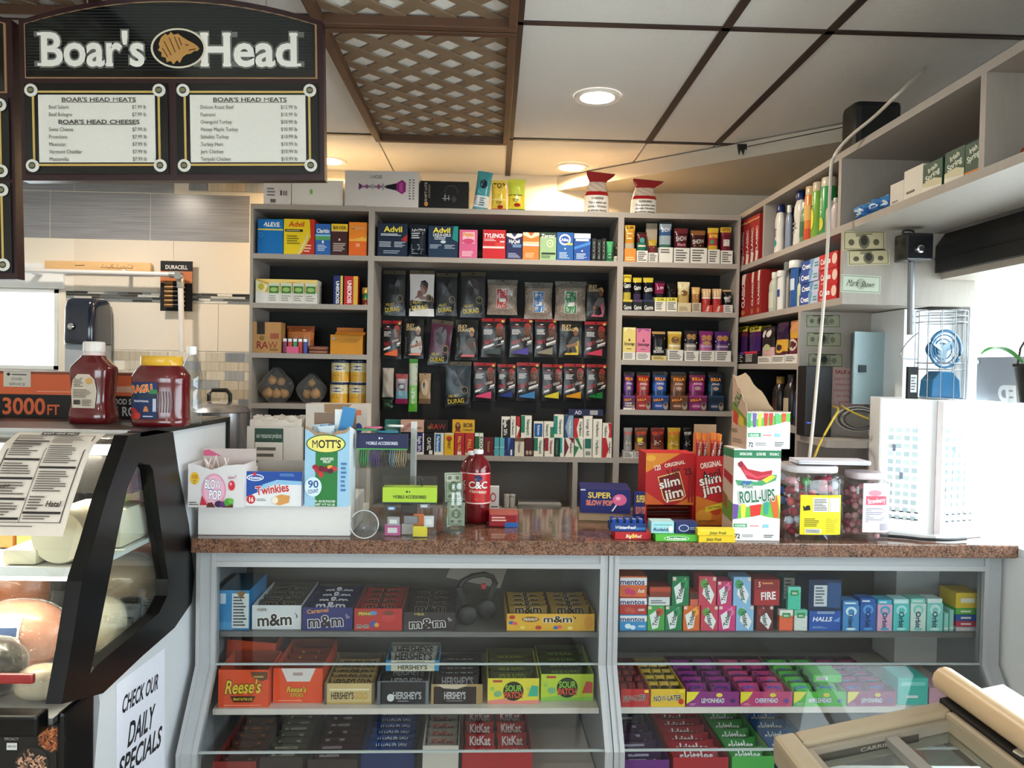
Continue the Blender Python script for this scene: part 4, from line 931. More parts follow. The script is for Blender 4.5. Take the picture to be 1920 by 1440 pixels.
# ---- right unit, row 1 (cigars in cartons)
GR='cigar cartons on the right shelves'
R1l,R2l,R3l,R4l,R5l=('on the top cigar shelf','on the second cigar shelf','on the third cigar shelf','on the fourth cigar shelf','on the bottom cigar shelf')
def cig(x0,x1,yt,ybx,z,look,loc,boxcol,boxops,bands,pops=(),**kw):
 return cigar_carton(W0,VY,x0,x1,yt,ybx,ZS[z],look,loc,GR,boxcol,boxops,bands,list(pops),**kw)
W_='dfdcd4'
cig(1171,1193,421,466,'s1','orange and gold',R1l,'d98e3c',[('g',.1,.1,.9,.4,2,'f0d0a0')],[(.5,'b8a890'),(.85,'c98a2c'),(1,'d8a63a')],[('t','2-99',.5,.93,.7,.08,'3a2a14'),('g',.15,.6,.85,.8,3,'f0e0b0')])
cig(1194,1215,434,470,'s1','maroon and teal',R1l,W_,WARN,[(.62,'2a6a5c'),(.9,'5a2428'),(1,'3a2420')],[('e',.5,.72,.25,.09,'4a9a90'),('r',.1,.5,.9,.56,'d8d0b8')])
cig(1216,1234,448,474,'s1','small brown',R1l,W_,WARN,[(.7,'6a2c30'),(1,'b89a3c')],[('g',.1,.6,.9,.8,2,'d8c8a8')])
carton(W0,YF+.08,1211,1232,419,ZS['s1'],.02,'cardboard_flap','blank beige card standing behind the small brown cigar carton','b9a894',[('r',.5,.4,.8,.6,'8a7a6a')],None,'card',yb=490)
cig(1236,1262,413,464,'s1','tall silver and blue',R1l,W_,[('g',.1,.6,.9,.92,2,'5c5954')],[(.45,'3a6a5a'),(.62,'9aa8b0'),(.8,'3a5a8a'),(.94,'8a98a4'),(1,'2a2c30')],[('t','SHOW',.5,.78,.7,.1,'e0e6ea')])
cig(1264,1293,427,465,'s1','dark maroon',R1l,W_,WARN,[(.88,'4a1c26'),(1,'6a2a30')],[('t','SHOW',.5,.7,.8,.14,'d0c4c0',{'rot':5}),('t','Black',.5,.53,.6,.09,'c98a90')])
cig(1295,1326,431,465,'s1','dark brown',R1l,W_,WARN,[(.88,'3c1e1c'),(1,'8a5a34')],[('t','SHOW',.5,.66,.8,.13,'d0c8c0',{'rot':5}),('g',.2,.5,.8,.56,1,'c9a05a')])
cig(1328,1350,426,468,'s1','pink and yellow',R1l,W_,WARN,[(.5,'c9a02c'),(.68,'a83a44'),(.85,'c0642c'),(1,'d8b43a')],[('t','HYPE',.5,.76,.8,.1,'f0d85a'),('e',.35,.6,.2,.06,'4a8a5a')])
cig(1352,1374,425,470,'s1','maroon and yellow',R1l,W_,WARN,[(.75,'6a1c2c'),(.86,'7a2430'),(1,'d8b43a')],[('t','HYPE',.5,.93,.8,.1,'7a3a1c'),('r',.2,.48,.8,.66,'cfcac4'),('g',.25,.5,.75,.64,3,'555555')])
# row 2
cig(1168,1186,514,562,'s2','black and yellow',R2l,'18181a',[('t','Game',.5,.32,.8,.4,'d8d8d0',{'rot':4}),('r',0,.8,1,1,'c9b43a')],[(.5,'b8a43a'),(.82,'1c1c20'),(1,'d0b83a')],[('t','Game',.5,.7,.85,.14,'e0e0d8',{'rot':8}),('g',.1,.86,.9,.96,2,'6a5a1c')])
cig(1187,1205,520,562,'s2','black and purple',R2l,'1a181c',[('t','Game',.5,.32,.8,.4,'d8d8d0',{'rot':4}),('r',0,.8,1,1,'4a3a5c')],[(.5,'3a2a4a'),(.85,'17161a'),(1,'c9b43a')],[('t','Game',.5,.7,.85,.14,'e0e0d8',{'rot':8})])
cig(1206,1227,520,562,'s2','black and navy',R2l,'17171c',[('t','Game',.5,.32,.8,.4,'d8d8d0',{'rot':4}),('r',0,.8,1,1,'2a3450')],[(.5,'1c2438'),(.85,'16161a'),(1,'c9b43a')],[('t','Game',.5,.66,.85,.16,'e0e0d8',{'rot':8})])
cig(1228,1249,526,558,'s2','black and magenta',R2l,'e3dfd0',[('r',0,.72,1,1,'d8d04a'),('t','2-99',.5,.86,.6,.16,'2a2a2a'),('g',.1,.1,.9,.68,4,'6a6862')],[(.6,'1a1418'),(.9,'7a1c44'),(1,'2a1420')],[('t','2-99',.5,.76,.7,.1,'d8b0c0')])
cig(1250,1270,530,558,'s2','plain black',R2l,'e3dfd0',[('r',0,.72,1,1,'d8d04a'),('t','2-99',.5,.86,.6,.16,'2a2a2a'),('g',.1,.1,.9,.68,4,'6a6862')],[(1,'141214')],[('g',.2,.6,.8,.8,2,'4a3a34')])
cig(1271,1296,528,568,'s2','cream and gold',R2l,'cfc09a',[('g',.1,.1,.9,.6,3,'8a7a54')],[(.6,'b89a5c'),(.8,'d8c89a'),(1,'e0d2a8')],[('e',.5,.62,.3,.1,'7a5a2c'),('t','1',.35,.88,.1,.12,'6a4a1c')])
cig(1298,1315,538,568,'s2','small gold',R2l,'c9b8a0',WARN,[(.7,'a0703c'),(1,'d8b070')],[('g',.1,.5,.9,.8,3,'e8d8b8')])
for k,x in enumerate((1317,1337)):
 cig(x,x+19,541,572,'s2',('left red','right red')[k],R2l,'b83a34',[('t','Swisher',.5,.5,.8,.3,'f0e0c8',{'vt':75})],[(.6,'a83430'),(.66,'f0e0d0'),(1,'c99a6a')],[('r',.1,.66,.3,1,'e0c9a0'),('r',.4,.66,.6,1,'e0c9a0'),('r',.7,.66,.9,1,'e0c9a0')])
cig(1357,1374,543,572,'s2','black lettered',R2l,W_,WARN,[(.9,'1a1718'),(1,'b89a6a')],[('t','Black',.5,.66,.9,.16,'d8d4cc',{'rot':25}),('t','Mild',.5,.5,.7,.12,'c9c4bc',{'rot':25})])
# row 3
def ent(x0,x1,yt,col,look,emb):
 o=carton(W0,VY,x0,x1,yt,ZS['s3'],.07,'cigar_carton',look+' cigar carton on the third cigar shelf',col,[('r',0,0,1,.24,W_),('g',.1,.03,.9,.21,4,'6a6862'),('t','Entourage',.5,.5,.8,.1,'3a2a1c'),('p',[(.4,.58),(.6,.58),(.5,.68)],'5a3a1c'),('g',.3,.32,.7,.36,1,'7a5a3c'),('p',[(.1,.85),(.4,.98),(.9,.9),(.9,.98),(.1,1)],emb)],GR,'carton')
ent(1168,1192,614,'e0cc78','pale yellow','f0e6b0');ent(1193,1220,616,'d87a98','pink','a05a90')
cig(1222,1250,622,667,'s3','black foil',R3l,'d0b978',[('g',.1,.2,.9,.8,3,'7a6a3c')],[(.9,'17171a'),(1,'b08a54')],[('t','CASA',.5,.42,.5,.1,'d8d4cc'),('t','NOSTRA',.5,.3,.8,.1,'d8d4cc'),('p',[(.05,.85),(.95,.75),(.95,.8),(.05,.9)],'c9a070')])
cig(1252,1281,622,656,'s3','gold foil',R3l,W_,WARN,[(.55,'c9ae68'),(.9,'b8963c'),(1,'d8c070')],[('e',.5,.72,.28,.12,'6a4a24'),('r',.1,.47,.9,.54,'e6dcc0')])
cig(1284,1310,620,658,'s3','grey ribbon',R3l,W_,WARN,[(.55,'8a8078'),(1,'2a2228')],[('e',.32,.8,.2,.1,'a0764a'),('e',.7,.8,.2,.1,'a0764a'),('p',[(0,.72),(1,.62),(1,.58),(0,.68)],'d8d4d0'),('r',.1,.46,.9,.52,'cfc8bc')])
cig(1312,1340,621,658,'s3','magenta',R3l,W_,WARN,[(.55,'a85a88'),(1,'7a2c6a')],[('e',.3,.78,.2,.1,'a87a4a'),('e',.68,.78,.2,.1,'a87a4a'),('e',.5,.6,.3,.07,'b08a5a'),('r',.1,.46,.9,.52,'b89ac0')])
cig(1341,1371,622,658,'s3','purple',R3l,W_,WARN,[(.55,'6a4a70'),(1,'4a2468')],[('e',.3,.78,.2,.1,'a87a4a'),('e',.68,.78,.2,.1,'a87a4a'),('p',[(0,.66),(1,.56),(1,.6),(0,.7)],'d8d0d8'),('r',.1,.46,.9,.52,'a89ab8')])
# row 4
for k,(x0,x1,c,c2,nm)in enumerate(((1169,1191,'4a2a5a','6a3a8a','purple'),(1193,1221,'8a2a2a','a83030','red'),(1223,1254,'1d3a6a','2a55a8','blue'),(1257,1290,'5a3a24','7a4a2c','brown'),(1292,1326,'6a2450','98307a','magenta'),(1328,1358,'1a2a3c','24405c','dark navy'))):
 cig(x0,x1,698+k%2,742,'s4',nm+' two-tier',R4l,c,[('r',0,.88,1,1,c2)]+([('t','KILLA',.38,.72,.6,.16,'f0a030',{'rot':8,'out':'b83a1c'})]if k<5 else[])+([('t','CIGAR',.42,.46,.6,.14,'e8e0d8'),('t','WRAPS',.42,.28,.66,.14,'e8e0d8'),('r',0,0,1,.14,'e0dcd4')]if k==0 else[('e',.4,.3,.3,.2,c2),('t','KING',.4,.3,.4,.12,'e0c9c0')])+[('e',.82,.3,.15,.26,'9a8a80'),('e',.82,.42,.1,.12,'4a3a34')],
  [(.5,c),(.72,c2),(.9,c),(1,'2a2420')],[('t','KILLA',.5,.83,.7,.08,'f0a030',{'out':'a83a1c'}),('e',.5,.7,.36,.07,c2),('t','KING',.5,.7,.5,.05,'e8d8d0'),('e',.5,.58,.2,.05,'b09a8a')],n=2)
# row 5
for x0,x1,c,c2,t_,nm in((1169,1188,'8a8884','a8a4a0','STOKER','grey foil'),(1189,1217,'6a4434','9a6a4a','STOKER','brown foil with yellow patch'),(1219,1249,'6a2c24','8a4430','RED CAP','rust brown'),(1251,1279,'b8922c','d0aa3a','STOKER','mustard yellow'),(1281,1300,'161416','2a2426','STOKE','black foil bottom-row')):
 cig(x0,x1,802,847,'s5',nm,R5l,W_,[('g',.06,.08,.94,.92,5,'55524e')],[(.5,c2),(1,c)],[('t',t_,.5,.82,.8,.09,'d84a3c' if c!='161416' else 'd8d0c8',{'rot':5}),('e',.5,.5,.34,.14,c),('g',.25,.42,.75,.58,3,'e0d4c0')]+([('r',.2,.52,.6,.66,'e8d03a')]if 'patch' in nm else[]),n=1,depth=.045)
# ================================================================== cigarette packs on the middle shelf
ORD=['first','second','third','fourth','fifth','sixth','seventh','eighth','ninth','tenth','eleventh','twelfth','thirteenth','fourteenth','fifteenth','sixteenth','seventeenth','eighteenth','nineteenth','twentieth','twenty-first','twenty-second','twenty-third','twenty-fourth']
ZL=P(960,822,Y=VY).z
WC='e6e0d2'
def vtext(t,c,u=.62,w=.8,h=.42):return('t',t,u,.5,w,h,c,{'vt':-90})
low=[
 (781,795,'navy and white','2c2f68',[('r',.82,0,1,1,WC),('r',0,0,1,.12,WC),vtext("Eagle 20's",'e8e6f0',.42,.7)]),
 (796,813,'black','17161a',[vtext('CAMEL','e8e4da',.5,.6),('r',.5,.02,.9,.2,'e8e4da')]),
 (814,832,'white with a blue panel',WC,[('r',.1,.14,.7,.95,'2a6ea8'),vtext('Parliament','e8eef2',.4,.7,.3)]),
 (833,851,'bright yellow','e2b21f',[('e',.5,.74,.3,.12,'b8402c'),vtext('SPIRIT','5a3a10',.5,.45,.3),('r',0,.92,1,1,'d8d0b0')]),
 (852,871,'red','b3282c',[vtext('PALL MALL','e8c05a',.5,.7,.3),('r',.3,.02,.7,.16,'e8e0d8')]),
 (872,889,'red with a tan base','b8302c',[vtext('PALL','e8b04a',.5,.45,.4),('r',0,0,1,.12,'d8b08a')]),
 (890,906,'green and white','23603c',[('r',.55,0,1,1,'e4e6dc'),vtext('KOOL','1d4a30',.78,.7,.36),('r',0,.85,.5,1,'e4e6dc')]),
 (907,926,'plain dark maroon','5e1c26',[vtext('Pyramid','b88a4a',.5,.6,.25)]),
 (927,936,'slim teal','4fa5b2',[('r',0,.45,1,.5,'8accd4')]),
 (937,946,'slim pale teal','5fb0bc',[('r',0,.45,1,.5,'9ad4dc')]),
 (947,964,'dark blue','22336a',[('p',[(.3,1),(.6,1),(.35,.2)],'4a74b8'),('r',.6,.04,.8,.35,'e0e4ec')]),
 (965,983,'cream','d8d0bc',[('r',0,.8,1,1,'6a4a34'),vtext('Winston','6a5a44',.5,.6,.3)]),
 (984,999,'dark red-brown','4e1d24',[('e',.3,.2,.18,.12,'b0a090'),('e',.72,.2,.18,.12,'b0a090')]),
 (1001,1019,'white with a green left edge',WC,[('r',0,.3,.4,1,'1d7a5a'),vtext('Newport','2a6a54',.7,.7,.3)]),
 (1021,1039,'white with a maroon left edge',WC,[('r',0,.3,.4,1,'8a2430'),vtext('Newport','8a2430',.7,.7,.3)]),
 (1040,1049,'slim dark green','16392e',[vtext('Menthol','5a9a80',.5,.7,.4)]),
 (1050,1058,'slim white and teal','dfe0d6',[('r',0,.2,.5,1,'2a9a94')]),
 (1059,1076,'white with maroon chevrons',WC,[('p',[(0,0),(0,1),(.45,.5)],'7a2230'),('p',[(.4,1),(1,1),(.95,.7)],'7a2230'),vtext('Marlboro','3a3434',.7,.6,.25)]),
 (1077,1094,'white with green chevrons',WC,[('p',[(0,0),(.5,.5),(0,.6)],'2a7a4a'),('p',[(0,1),(.4,1),(.9,.4),(.7,.4)],'2a7a4a')]),
 (1095,1110,'white with a green square','d8d8cc',[('r',.1,.45,.9,.95,'2a6a58'),('r',.2,.1,.8,.3,'8a8a80')]),
 (1111,1128,'plain white',WC,[vtext('Marlboro','3c3832',.5,.75,.3)]),
 (1129,1147,'red and white',WC,[('p',[(0,0),(.4,.0),(.7,.4),(.4,1),(0,1)],'b8242c'),vtext('Marlboro','3a3434',.8,.6,.22)]),
]
for i,(x0,x1,look,c,ops)in enumerate(low):
 carton(W0,VY,x0,x1,812 if x1<910 else 821,ZS['s5'],.05,'cigarette_pack','%s cigarette pack, %s from left in the lower row'%(look,ORD[i]),c,ops,'cigarette packs, lower row','cigarette pack',yb=856)
up=[
 (940,956,781,'black and white','1d1c1e',[('r',0,.86,1,1,WC),('r',0,0,.12,1,WC),vtext("Eagle 20's",'e8e4da',.5,.75,.4)]),
 (957,967,781,'slim white',WC,[vtext('Marlboro','3a3434',.5,.7,.4)]),
 (968,975,782,'slim red','b8242c',[('p',[(0,0),(1,.5),(0,.6)],WC)]),
 (977,997,780,'white with a green left strip',WC,[('r',0,.25,.35,1,'1d7a5a'),vtext('Newport','2a5a4a',.68,.7,.3)]),
 (1001,1019,791,'white with a blue panel',WC,[('r',.05,.1,.9,.9,'1f5a9a'),vtext('Parliament','e0e8f0',.5,.6,.25)]),
 (1020,1038,791,'white with a green right strip',WC,[('r',.65,0,1,.7,'2a7a5a'),vtext('Newport','4a5a4a',.35,.7,.3)]),
 (1039,1057,778,'white with a teal left strip',WC,[('r',0,.2,.35,.95,'1d8a7a'),('r',0,0,1,.05,'1d8a7a'),vtext('Newport','2a5a5a',.68,.6,.3)]),
 (1058,1075,779,'grey-blue and white','8aa4b8',[('p',[(0,0),(.5,0),(.1,.5),(.5,1),(0,1)],'2a4a6a'),vtext('Marlboro','e4e8ea',.65,.6,.25)]),
 (1076,1093,785,'red bow-tie',WC,[('p',[(0,0),(.55,0),(.3,.5),(.6,1),(0,1)],'b8242c'),vtext('Marlboro','3a3434',.75,.7,.28)]),
 (1094,1111,780,'taller plain white',WC,[vtext('Longs full','4a4640',.5,.7,.3)]),
 (1112,1129,786,'plain white',WC,[vtext('Marlboro','4a4640',.5,.75,.3)]),
 (1130,1147,794,'white with a red right edge',WC,[('p',[(.6,0),(1,0),(1,1),(.6,1),(.75,.5)],'b8242c'),vtext('Marlboro','3a3434',.35,.7,.28)]),
]
for i,(x0,x1,yt,look,c,ops)in enumerate(up):
 carton(W0,VY+.003,x0,x1,yt,ZL+.001,.045,'cigarette_pack','%s cigarette pack, %s from left in the upper row'%(look,ORD[i]),c,ops,'cigarette packs, upper row','cigarette pack',yb=821)
ZL2=P(850,812,Y=VY).z
GP='rolling paper boxes on the packs'
for x0,x1,yt,col,ops,lab,v in((751,795,788,'d0a894',[('p',[(0,.2),(.4,.8),(.5,.5),(.1,0)],'b87a70'),('t','ELEMENTS',.68,.35,.45,.18,'6a3a34')],'pinkish rolling paper box lying on the cigarette packs',VY),
  (797,840,788,'1d1614',[('t','RAW',.55,.5,.7,.42,'a8302a'),('e',.2,.4,.1,.15,'7a5a34')],'black rolling paper box with red lettering on the cigarette packs',VY),
  (848,890,788,'d9a72a',[('t','BOB',.7,.62,.42,.32,'2a2018'),('t','MARLEY',.7,.24,.48,.14,'2a2018'),('e',.25,.5,.12,.34,'3a2418'),('e',.25,.62,.07,.16,'a8764a'),('p',[(.1,.1),(.4,.1),(.25,.45)],'8a2a20')],'yellow rolling paper box with a figure on the cigarette packs',VY)):
 carton(W0,v+.002,x0,x1,yt,(P(x0,810.5,Y=VY).z if 0 else ZL2+.001),.05,'rolling_paper_box',lab,col,ops,GP,yb=811)
carton(W0,YF+.07,721,752,787,ZS['s5'],.03,'teal_box','dark teal box standing at the left end behind the cord display','3a7a74',[('g',.1,.6,.9,.9,2,'7ab0a8')],None,yb=850)
carton(W0,YF+.07,752,778,800,ZS['s5'],.04,'dark_box','dark box under the pinkish rolling paper box','2a2c34',[],None,yb=850)
ZU=P(1100,779.5,Y=VY).z
carton(W0,VY+.006,1066,1131,768,ZU,.035,'ad_box','flat navy box lying across the top of the cigarette packs','22284a',[('t','AD',.28,.5,.2,.6,'c9ccd8'),('r',.62,.15,.84,.85,'d0ccc8')]+[('r',.63+k*.025,.2,.64+k*.025,.8,'333333')for k in range(8)],None,yb=779)
# ================================================================== packets hanging on the black board
PEG=3.925
def hook(x,z,v):
 m=MB('8a8a8c').tube([(x,YB-.0085,z),(x,v,z)],.0016,6);o=m.build('peg_hook',CHROME,UC);o.location=(-UC.location.x,-UC.location.y,-UC.location.z)
def packet(x0,x1,yt,yb,label,bands,ops,v=PEG,tilt=0,wr=.5,d=.012,crimp=.02,group='hair wrap packets on the black board',name='hair_wrap_packet',m=None,cat='packet',w0=None):
 ym=(yt+yb)/2;a=W0.hit(x0,ym,v)[0];b=W0.hit(x1,ym,v)[0];w=b-a-.002;zt=W0.hit((x0+x1)/2,yt,v)[1];zb=W0.hit((x0+x1)/2,yb,v)[1];h=zt-zb
 mb,sf=pouch_mesh(w,h,d,bands,crimp,wr,int(x0+yt),nu=6,nv=12)
 o=mb.build(name,m or GLOSSY,None,loc=((a+b)/2,v,zb),rot=(0,tilt,0),smooth=70,weld=True);tag(o,label,cat,group)
 g=MB();gfx(g,ops+[('e',.5,.965,.05,.012,'0a0a0a')],w*.96,h,sf,n=6,off0=.0012);g.build('printed_label',m or GLOSSY,o)
 hook((a+b)/2+math.sin(tilt)*h,zt-.008,v+d+.001)
 return o
def velvet(x0,x1,yt,yb,label,tint='1d1c20',tint2='17161a',**kw):
 packet(x0,x1,yt,yb,label,[(.28,'131214'),(.93,tint),(1,'4a4334')],[('e',.5,.66,.26,.2,tint2),('p',[(.06,.22),(.94,.34),(.94,.08),(.06,.02)],'0e0d0e'),('t','VELVET',.32,.25,.4,.055,'b8a23c',{'rot':6}),('t','DURAG',.42,.14,.66,.1,'c9b244',{'rot':6}),('e',.76,.38,.14,.085,'8a744a'),('e',.76,.38,.11,.066,'15131a')],**kw)
def redcap(x0,x1,yt,yb,label,sw,**kw):
 packet(x0,x1,yt,yb,label,[(.9,'1c1a1b'),(1,'96222a')],[('e',.9,.93,.07,.035,'c9a85a'),('p',[(.55,.42),(1,.42),(1,.62),(.86,.66),(.7,.64),(.58,.52)],'4a2c20'),('e',.76,.70,.15,.14,'6a4030'),('p',[(.60,.74),(.66,.86),(.8,.89),(.92,.82),(.93,.73),(.76,.78)],'b02a2c'),('e',.70,.70,.02,.012,'1a0e0a'),('e',.81,.70,.02,.012,'1a0e0a'),('r',.71,.62,.8,.632,'3a1c16'),('e',.76,.665,.022,.025,'7d4e3a'),
  ('e',.3,.84,.08,.012,'d0ccc8'),('t','PREMIUM',.28,.79,.36,.04,'8a2a2c'),('g',.08,.58,.48,.72,4,'cfcac6'),('t','SILKY',.28,.40,.4,.09,'b02a2c',{'rot':14,'b':1}),('t','LUXURY',.7,.48,.36,.06,'c9c4c0',{'rot':14}),('p',[(.08,.27),(.96,.45),(.96,.40),(.08,.22)],'d8d4d2'),('p',[(.06,.235),(.94,.375),(.94,.355),(.06,.215)],'b0acaa'),('p',[(.12,.10),(.82,.07),(.82,.26),(.12,.14)],sw)],**kw)
def silky(x0,x1,yt,yb,label,sw,shirt='4a4846',**kw):
 packet(x0,x1,yt,yb,label,[(1,'141314')],[('t','SILKY',.3,.84,.42,.08,'c9ad7a'),('t','DURAG',.36,.75,.54,.08,'c9ad7a'),('p',[(.34,.14),(.4,.42),(.6,.56),(.86,.56),(.94,.3),(.9,.14)],shirt),('e',.72,.68,.11,.1,'7a5038'),('p',[(.60,.70),(.64,.80),(.76,.82),(.84,.76),(.84,.69),(.72,.74)],'b89a6a'),('p',[(.3,.34),(.88,.42),(.9,.34),(.36,.26)],'8a6a54'),('p',[(.22,.08),(.86,.08),(.86,.46),(.6,.34)],sw),('g',.06,.1,.14,.55,9,'6a6664')],**kw)
velvet(717,761,507,592,'black velvet hair wrap packet, leftmost in the top hanging row')
packet(767,815,507,593,'white hair wrap packet with a man in a black cap, top row',[(.13,'d9d6d4'),(.3,'141214'),(.92,'d6cfcc'),(1,'5a5040')],[('p',[(.0,.32),(.3,.44),(.34,.56),(.5,.56),(.56,.44),(1,.4),(1,.3),(0,.24)],'7a4a38'),('e',.58,.60,.15,.13,'7a4c3a'),('p',[(.42,.64),(.46,.76),(.62,.79),(.76,.72),(.74,.6),(.6,.68)],'1a1618'),('p',[(.04,.34),(.96,.44),(.96,.17),(.04,.1)],'141214'),('t','VELVET',.32,.30,.4,.055,'c9b244',{'rot':6}),('t','DURAG',.42,.19,.66,.1,'d8c044',{'rot':6}),('e',.78,.40,.14,.085,'9a7a44'),('e',.78,.40,.11,.066,'2a1a14')],v=PEG-.004)
velvet(817,858,512,592,'dark grey velvet hair wrap packet right of the white packet','26262a','1a1a1e')
velvet(863,911,510,595,'smoky black velvet hair wrap packet, fourth in the top row','2a2a2c','2a2024')
SCR=mat('scouring_pad_wool','a8988c',rough=.35,metal=.4,noise=.7,scale=120,bump=.8)
for x0,x1,yt,yb,c,nm in((913,971,524,590,'a83034','red'),(983,1037,529,598,'2a6aa8','blue'),(1040,1100,527,601,'1f7a44','green')):
 packet(x0,x1,yt,yb,'clear bag of metal scouring pads with a %s label'%nm,[(.82,'8a7c70'),(1,'6a6660')],[('r',.3,.18,.7,.74,'d0c8c0'),('r',.315,.19,.685,.73,c),('g',.38,.56,.62,.68,2,'e8e0d8'),('r',.4,.36,.62,.46,'e6e2dc'),('g',.36,.22,.64,.34,3,'d8c8c0')],d=.035,v=PEG-.02,wr=.7,m=mat('wool_bag',attr=True,rough=.2,noise=.6,scale=110,bump=.5,coat=.5),name='scouring_pad_bag',group='scouring pad bags',cat='bag',crimp=.04)
silky(1099,1138,525,600,'black hair wrap packet with a pink swatch, right end of top row','b85a78','6a6664')
redcap(716,753,601,673,'red-topped hair wrap packet with an orange swatch, leftmost','e8642c')
silky(757,795,598,672,'black hair wrap packet with green and orange swatch, second row','c9662c','a8a49e',v=PEG-.004)
velvet(801,843,600,686,'tilted maroon velvet hair wrap packet in the second row','4a1c34','241420',tilt=.09,v=PEG-.022)
silky(853,897,600,675,'black hair wrap packet with a red swatch, second row','b8302c')
redcap(902,948,597,670,'red-topped hair wrap packet with a dark green swatch, second row','2c3a34')
redcap(955,1000,597,670,'red-topped hair wrap packet with a purple swatch','4a3a94')
redcap(1002,1045,597,670,'red-topped hair wrap packet with a grey-tan swatch','8a8270')
silky(1048,1092,600,671,'black hair wrap packet with a yellow swatch, second row','d8b83a',v=PEG-.004)
redcap(1095,1138,603,672,'red-topped hair wrap packet with a rose swatch, right end of second row','c8405c')
velvet(834,884,678,764,'blue-tinted velvet hair wrap packet, leftmost of the bottom hanging row','22303a','1a1c24')
redcap(887,930,680,752,'red-topped hair wrap packet with a bright pink swatch','e0507a')
redcap(932,968,683,750,'red-topped hair wrap packet with a dark blue swatch','243a7a',v=PEG+.016)
redcap(968,1012,680,752,'red-topped hair wrap packet with a sky blue swatch','3a7ab0')
redcap(1016,1056,683,752,'red-topped hair wrap packet with a yellow swatch, bottom row','d8c83a',v=PEG+.016)
redcap(1056,1098,682,752,'red-topped hair wrap packet with an amber swatch, bottom row','d8962c')
redcap(1099,1138,683,752,'red-topped hair wrap packet with a green swatch, bottom right','1f7a3c')
# odd bits at the lower left of the board
packet(716,738,690,745,'crumpled white gloves hanging at the left edge of the board',[(1,'b8aca0')],[('g',.2,.2,.8,.8,3,'a0958a')],d=.03,wr=.9,name='glove_packet',group=None,m=PAPER,v=PEG-.02)
packet(716,738,746,769,'small dark green packet below the white gloves',[(1,'1c2c20')],[('g',.2,.3,.8,.6,2,'4a6a50')],name='small_packet',group=None)
packet(741,765,701,757,'pink and blue blister card of small accessories',[(.18,'8a2450'),(.45,'6a98a8'),(.85,'9a8a94'),(1,'a04a4c')],[('r',.2,.45,.8,.68,'4a5058'),('e',.5,.57,.2,.07,'b8b8bc'),('g',.2,.74,.8,.84,2,'d8c8c8')],name='blister_card',group=None,v=PEG-.012)
packet(766,783,673,772,'tall narrow green and white packet on the black board',[(.16,'5aa83a'),(.46,'7ab85a'),(.94,'b8c0a8'),(1,'3a8a2c')],[('t','EMBLEM',.5,.3,.3,.4,'e8f0e0',{'vt':90}),('p',[(.1,.6),(.9,.68),(.9,.74),(.1,.66)],'7a8a70'),('p',[(.1,.75),(.9,.83),(.9,.88),(.1,.8)],'7a8a70'),('p',[(.1,.48),(.9,.56),(.9,.6),(.1,.52)],'7a8a70')],name='tall_packet',group=None,v=PEG-.016,wr=.2)
packet(785,808,700,757,'tan blister card with a small cable',[(.2,'7a6048'),(1,'a08464')],[('e',.5,.55,.3,.28,'b8a080'),('e',.42,.6,.1,.1,'2a2420'),('r',.6,.3,.68,.75,'c9b490')],name='blister_card',group=None,v=PEG-.008)
# ================================================================== shelves on the right wall
RV=RX+.012
GB='red boxes on the right shelves'
# row A
xsb=(1387.5,1397,1406,1415,1423.5);ytb=(415,411,406,402)
for k in range(4):
 carton(RS,RV,xsb[k],xsb[k+1],ytb[k],R1,.12,'cigarette_tube_box','tall red box with white spine lettering, %s on the upper right shelf'%ORD[k],'9c2226',[('t','CLASSIC',.5,.45,.6,.4,'f0e6e0',{'vt':90}),('p',[(.2,.0),(.7,.0),(.9,.2),(.4,.24)],'e8d8c8'),('r',0,.9,1,.93,'c9a060')],GB,yb=ytb[k]+85)
def bottle(px,yt,z,v,r,body,cap,label,shape='round',sy=.75,frame=RS,lab=None,capr=.5,group='toiletries on the right shelves',bands=None,dv=None,name='toiletry_bottle',m=PLASTIC):
 u=frame.hit(px,yt+50,v)[0];h=frame.hit(px,yt,v)[1]-z;dv=r if dv is None else dv
 t=thing(name,label,'bottle',frame.w(u,v+dv+.002,z+.0004),frame.rz,group)
 hc=h*.16
 if shape=='round':prof=[(r*.9,0),(r,h*.03),(r,h*.66),(r*.85,h*.75),(r*capr,h-hc)]
 elif shape=='can':prof=[(r*.97,0),(r,h*.02),(r,h*.80),(r*.9,h*.84)];hc=h*.16
 elif shape=='waist':prof=[(r*.9,0),(r,h*.04),(r*.96,h*.25),(r*.82,h*.42),(r*.95,h*.6),(r*.9,h*.72),(r*.6,h-hc)]
 else:prof=[(r*.96,0),(r,h*.02),(r,h-hc)]
 cols=None
 if bands:
  cols=[]
  for(a,z0),(b,z1)in zip(prof[:-1],prof[1:]):cols.append([c for vt,c in bands if(z0+z1)/2<=vt*h][0])
 MB().lathe(prof,20,col=body,cols=cols,sy=sy).build('body',m,t,smooth=45)
 rc=prof[-1][0]
 MB().lathe([(rc*.98,h-hc+.0003 if shape!='can' else h*.8405),(rc,h-hc*.9),(rc,h-hc*.1),(rc*.9,h)],18,col=cap,sy=sy if shape=='can' else 1).build('cap',m,t,smooth=45)
 if lab:
  g=MB();cs=lambda x,zz,off:((r+off)*math.sin(x/r),-(r+off)*sy*math.cos(x/r),zz)
  gfx(g,lab,r*2.2,h*.6,cs,n=8,off0=.001,z0=h*.05);g.build('printed_label',m,t)
 return t
bl=[('r',.15,.1,.85,.9,'d8e0e6'),('g',.22,.2,.78,.8,5,'6a7a8a')]
bottle(1449,385,R1,RV,.030,'e2dcd2','1d2a5a','white lotion bottle with navy cap, beside the red boxes','waist',lab=[('e',.5,.3,.2,.12,'3a9a94'),('g',.3,.5,.7,.8,3,'4a5a7a')])
bottle(1478,392,R1,RV+.08,.026,'23242c','1d1d22','black bottle behind the white lotion bottle','square')
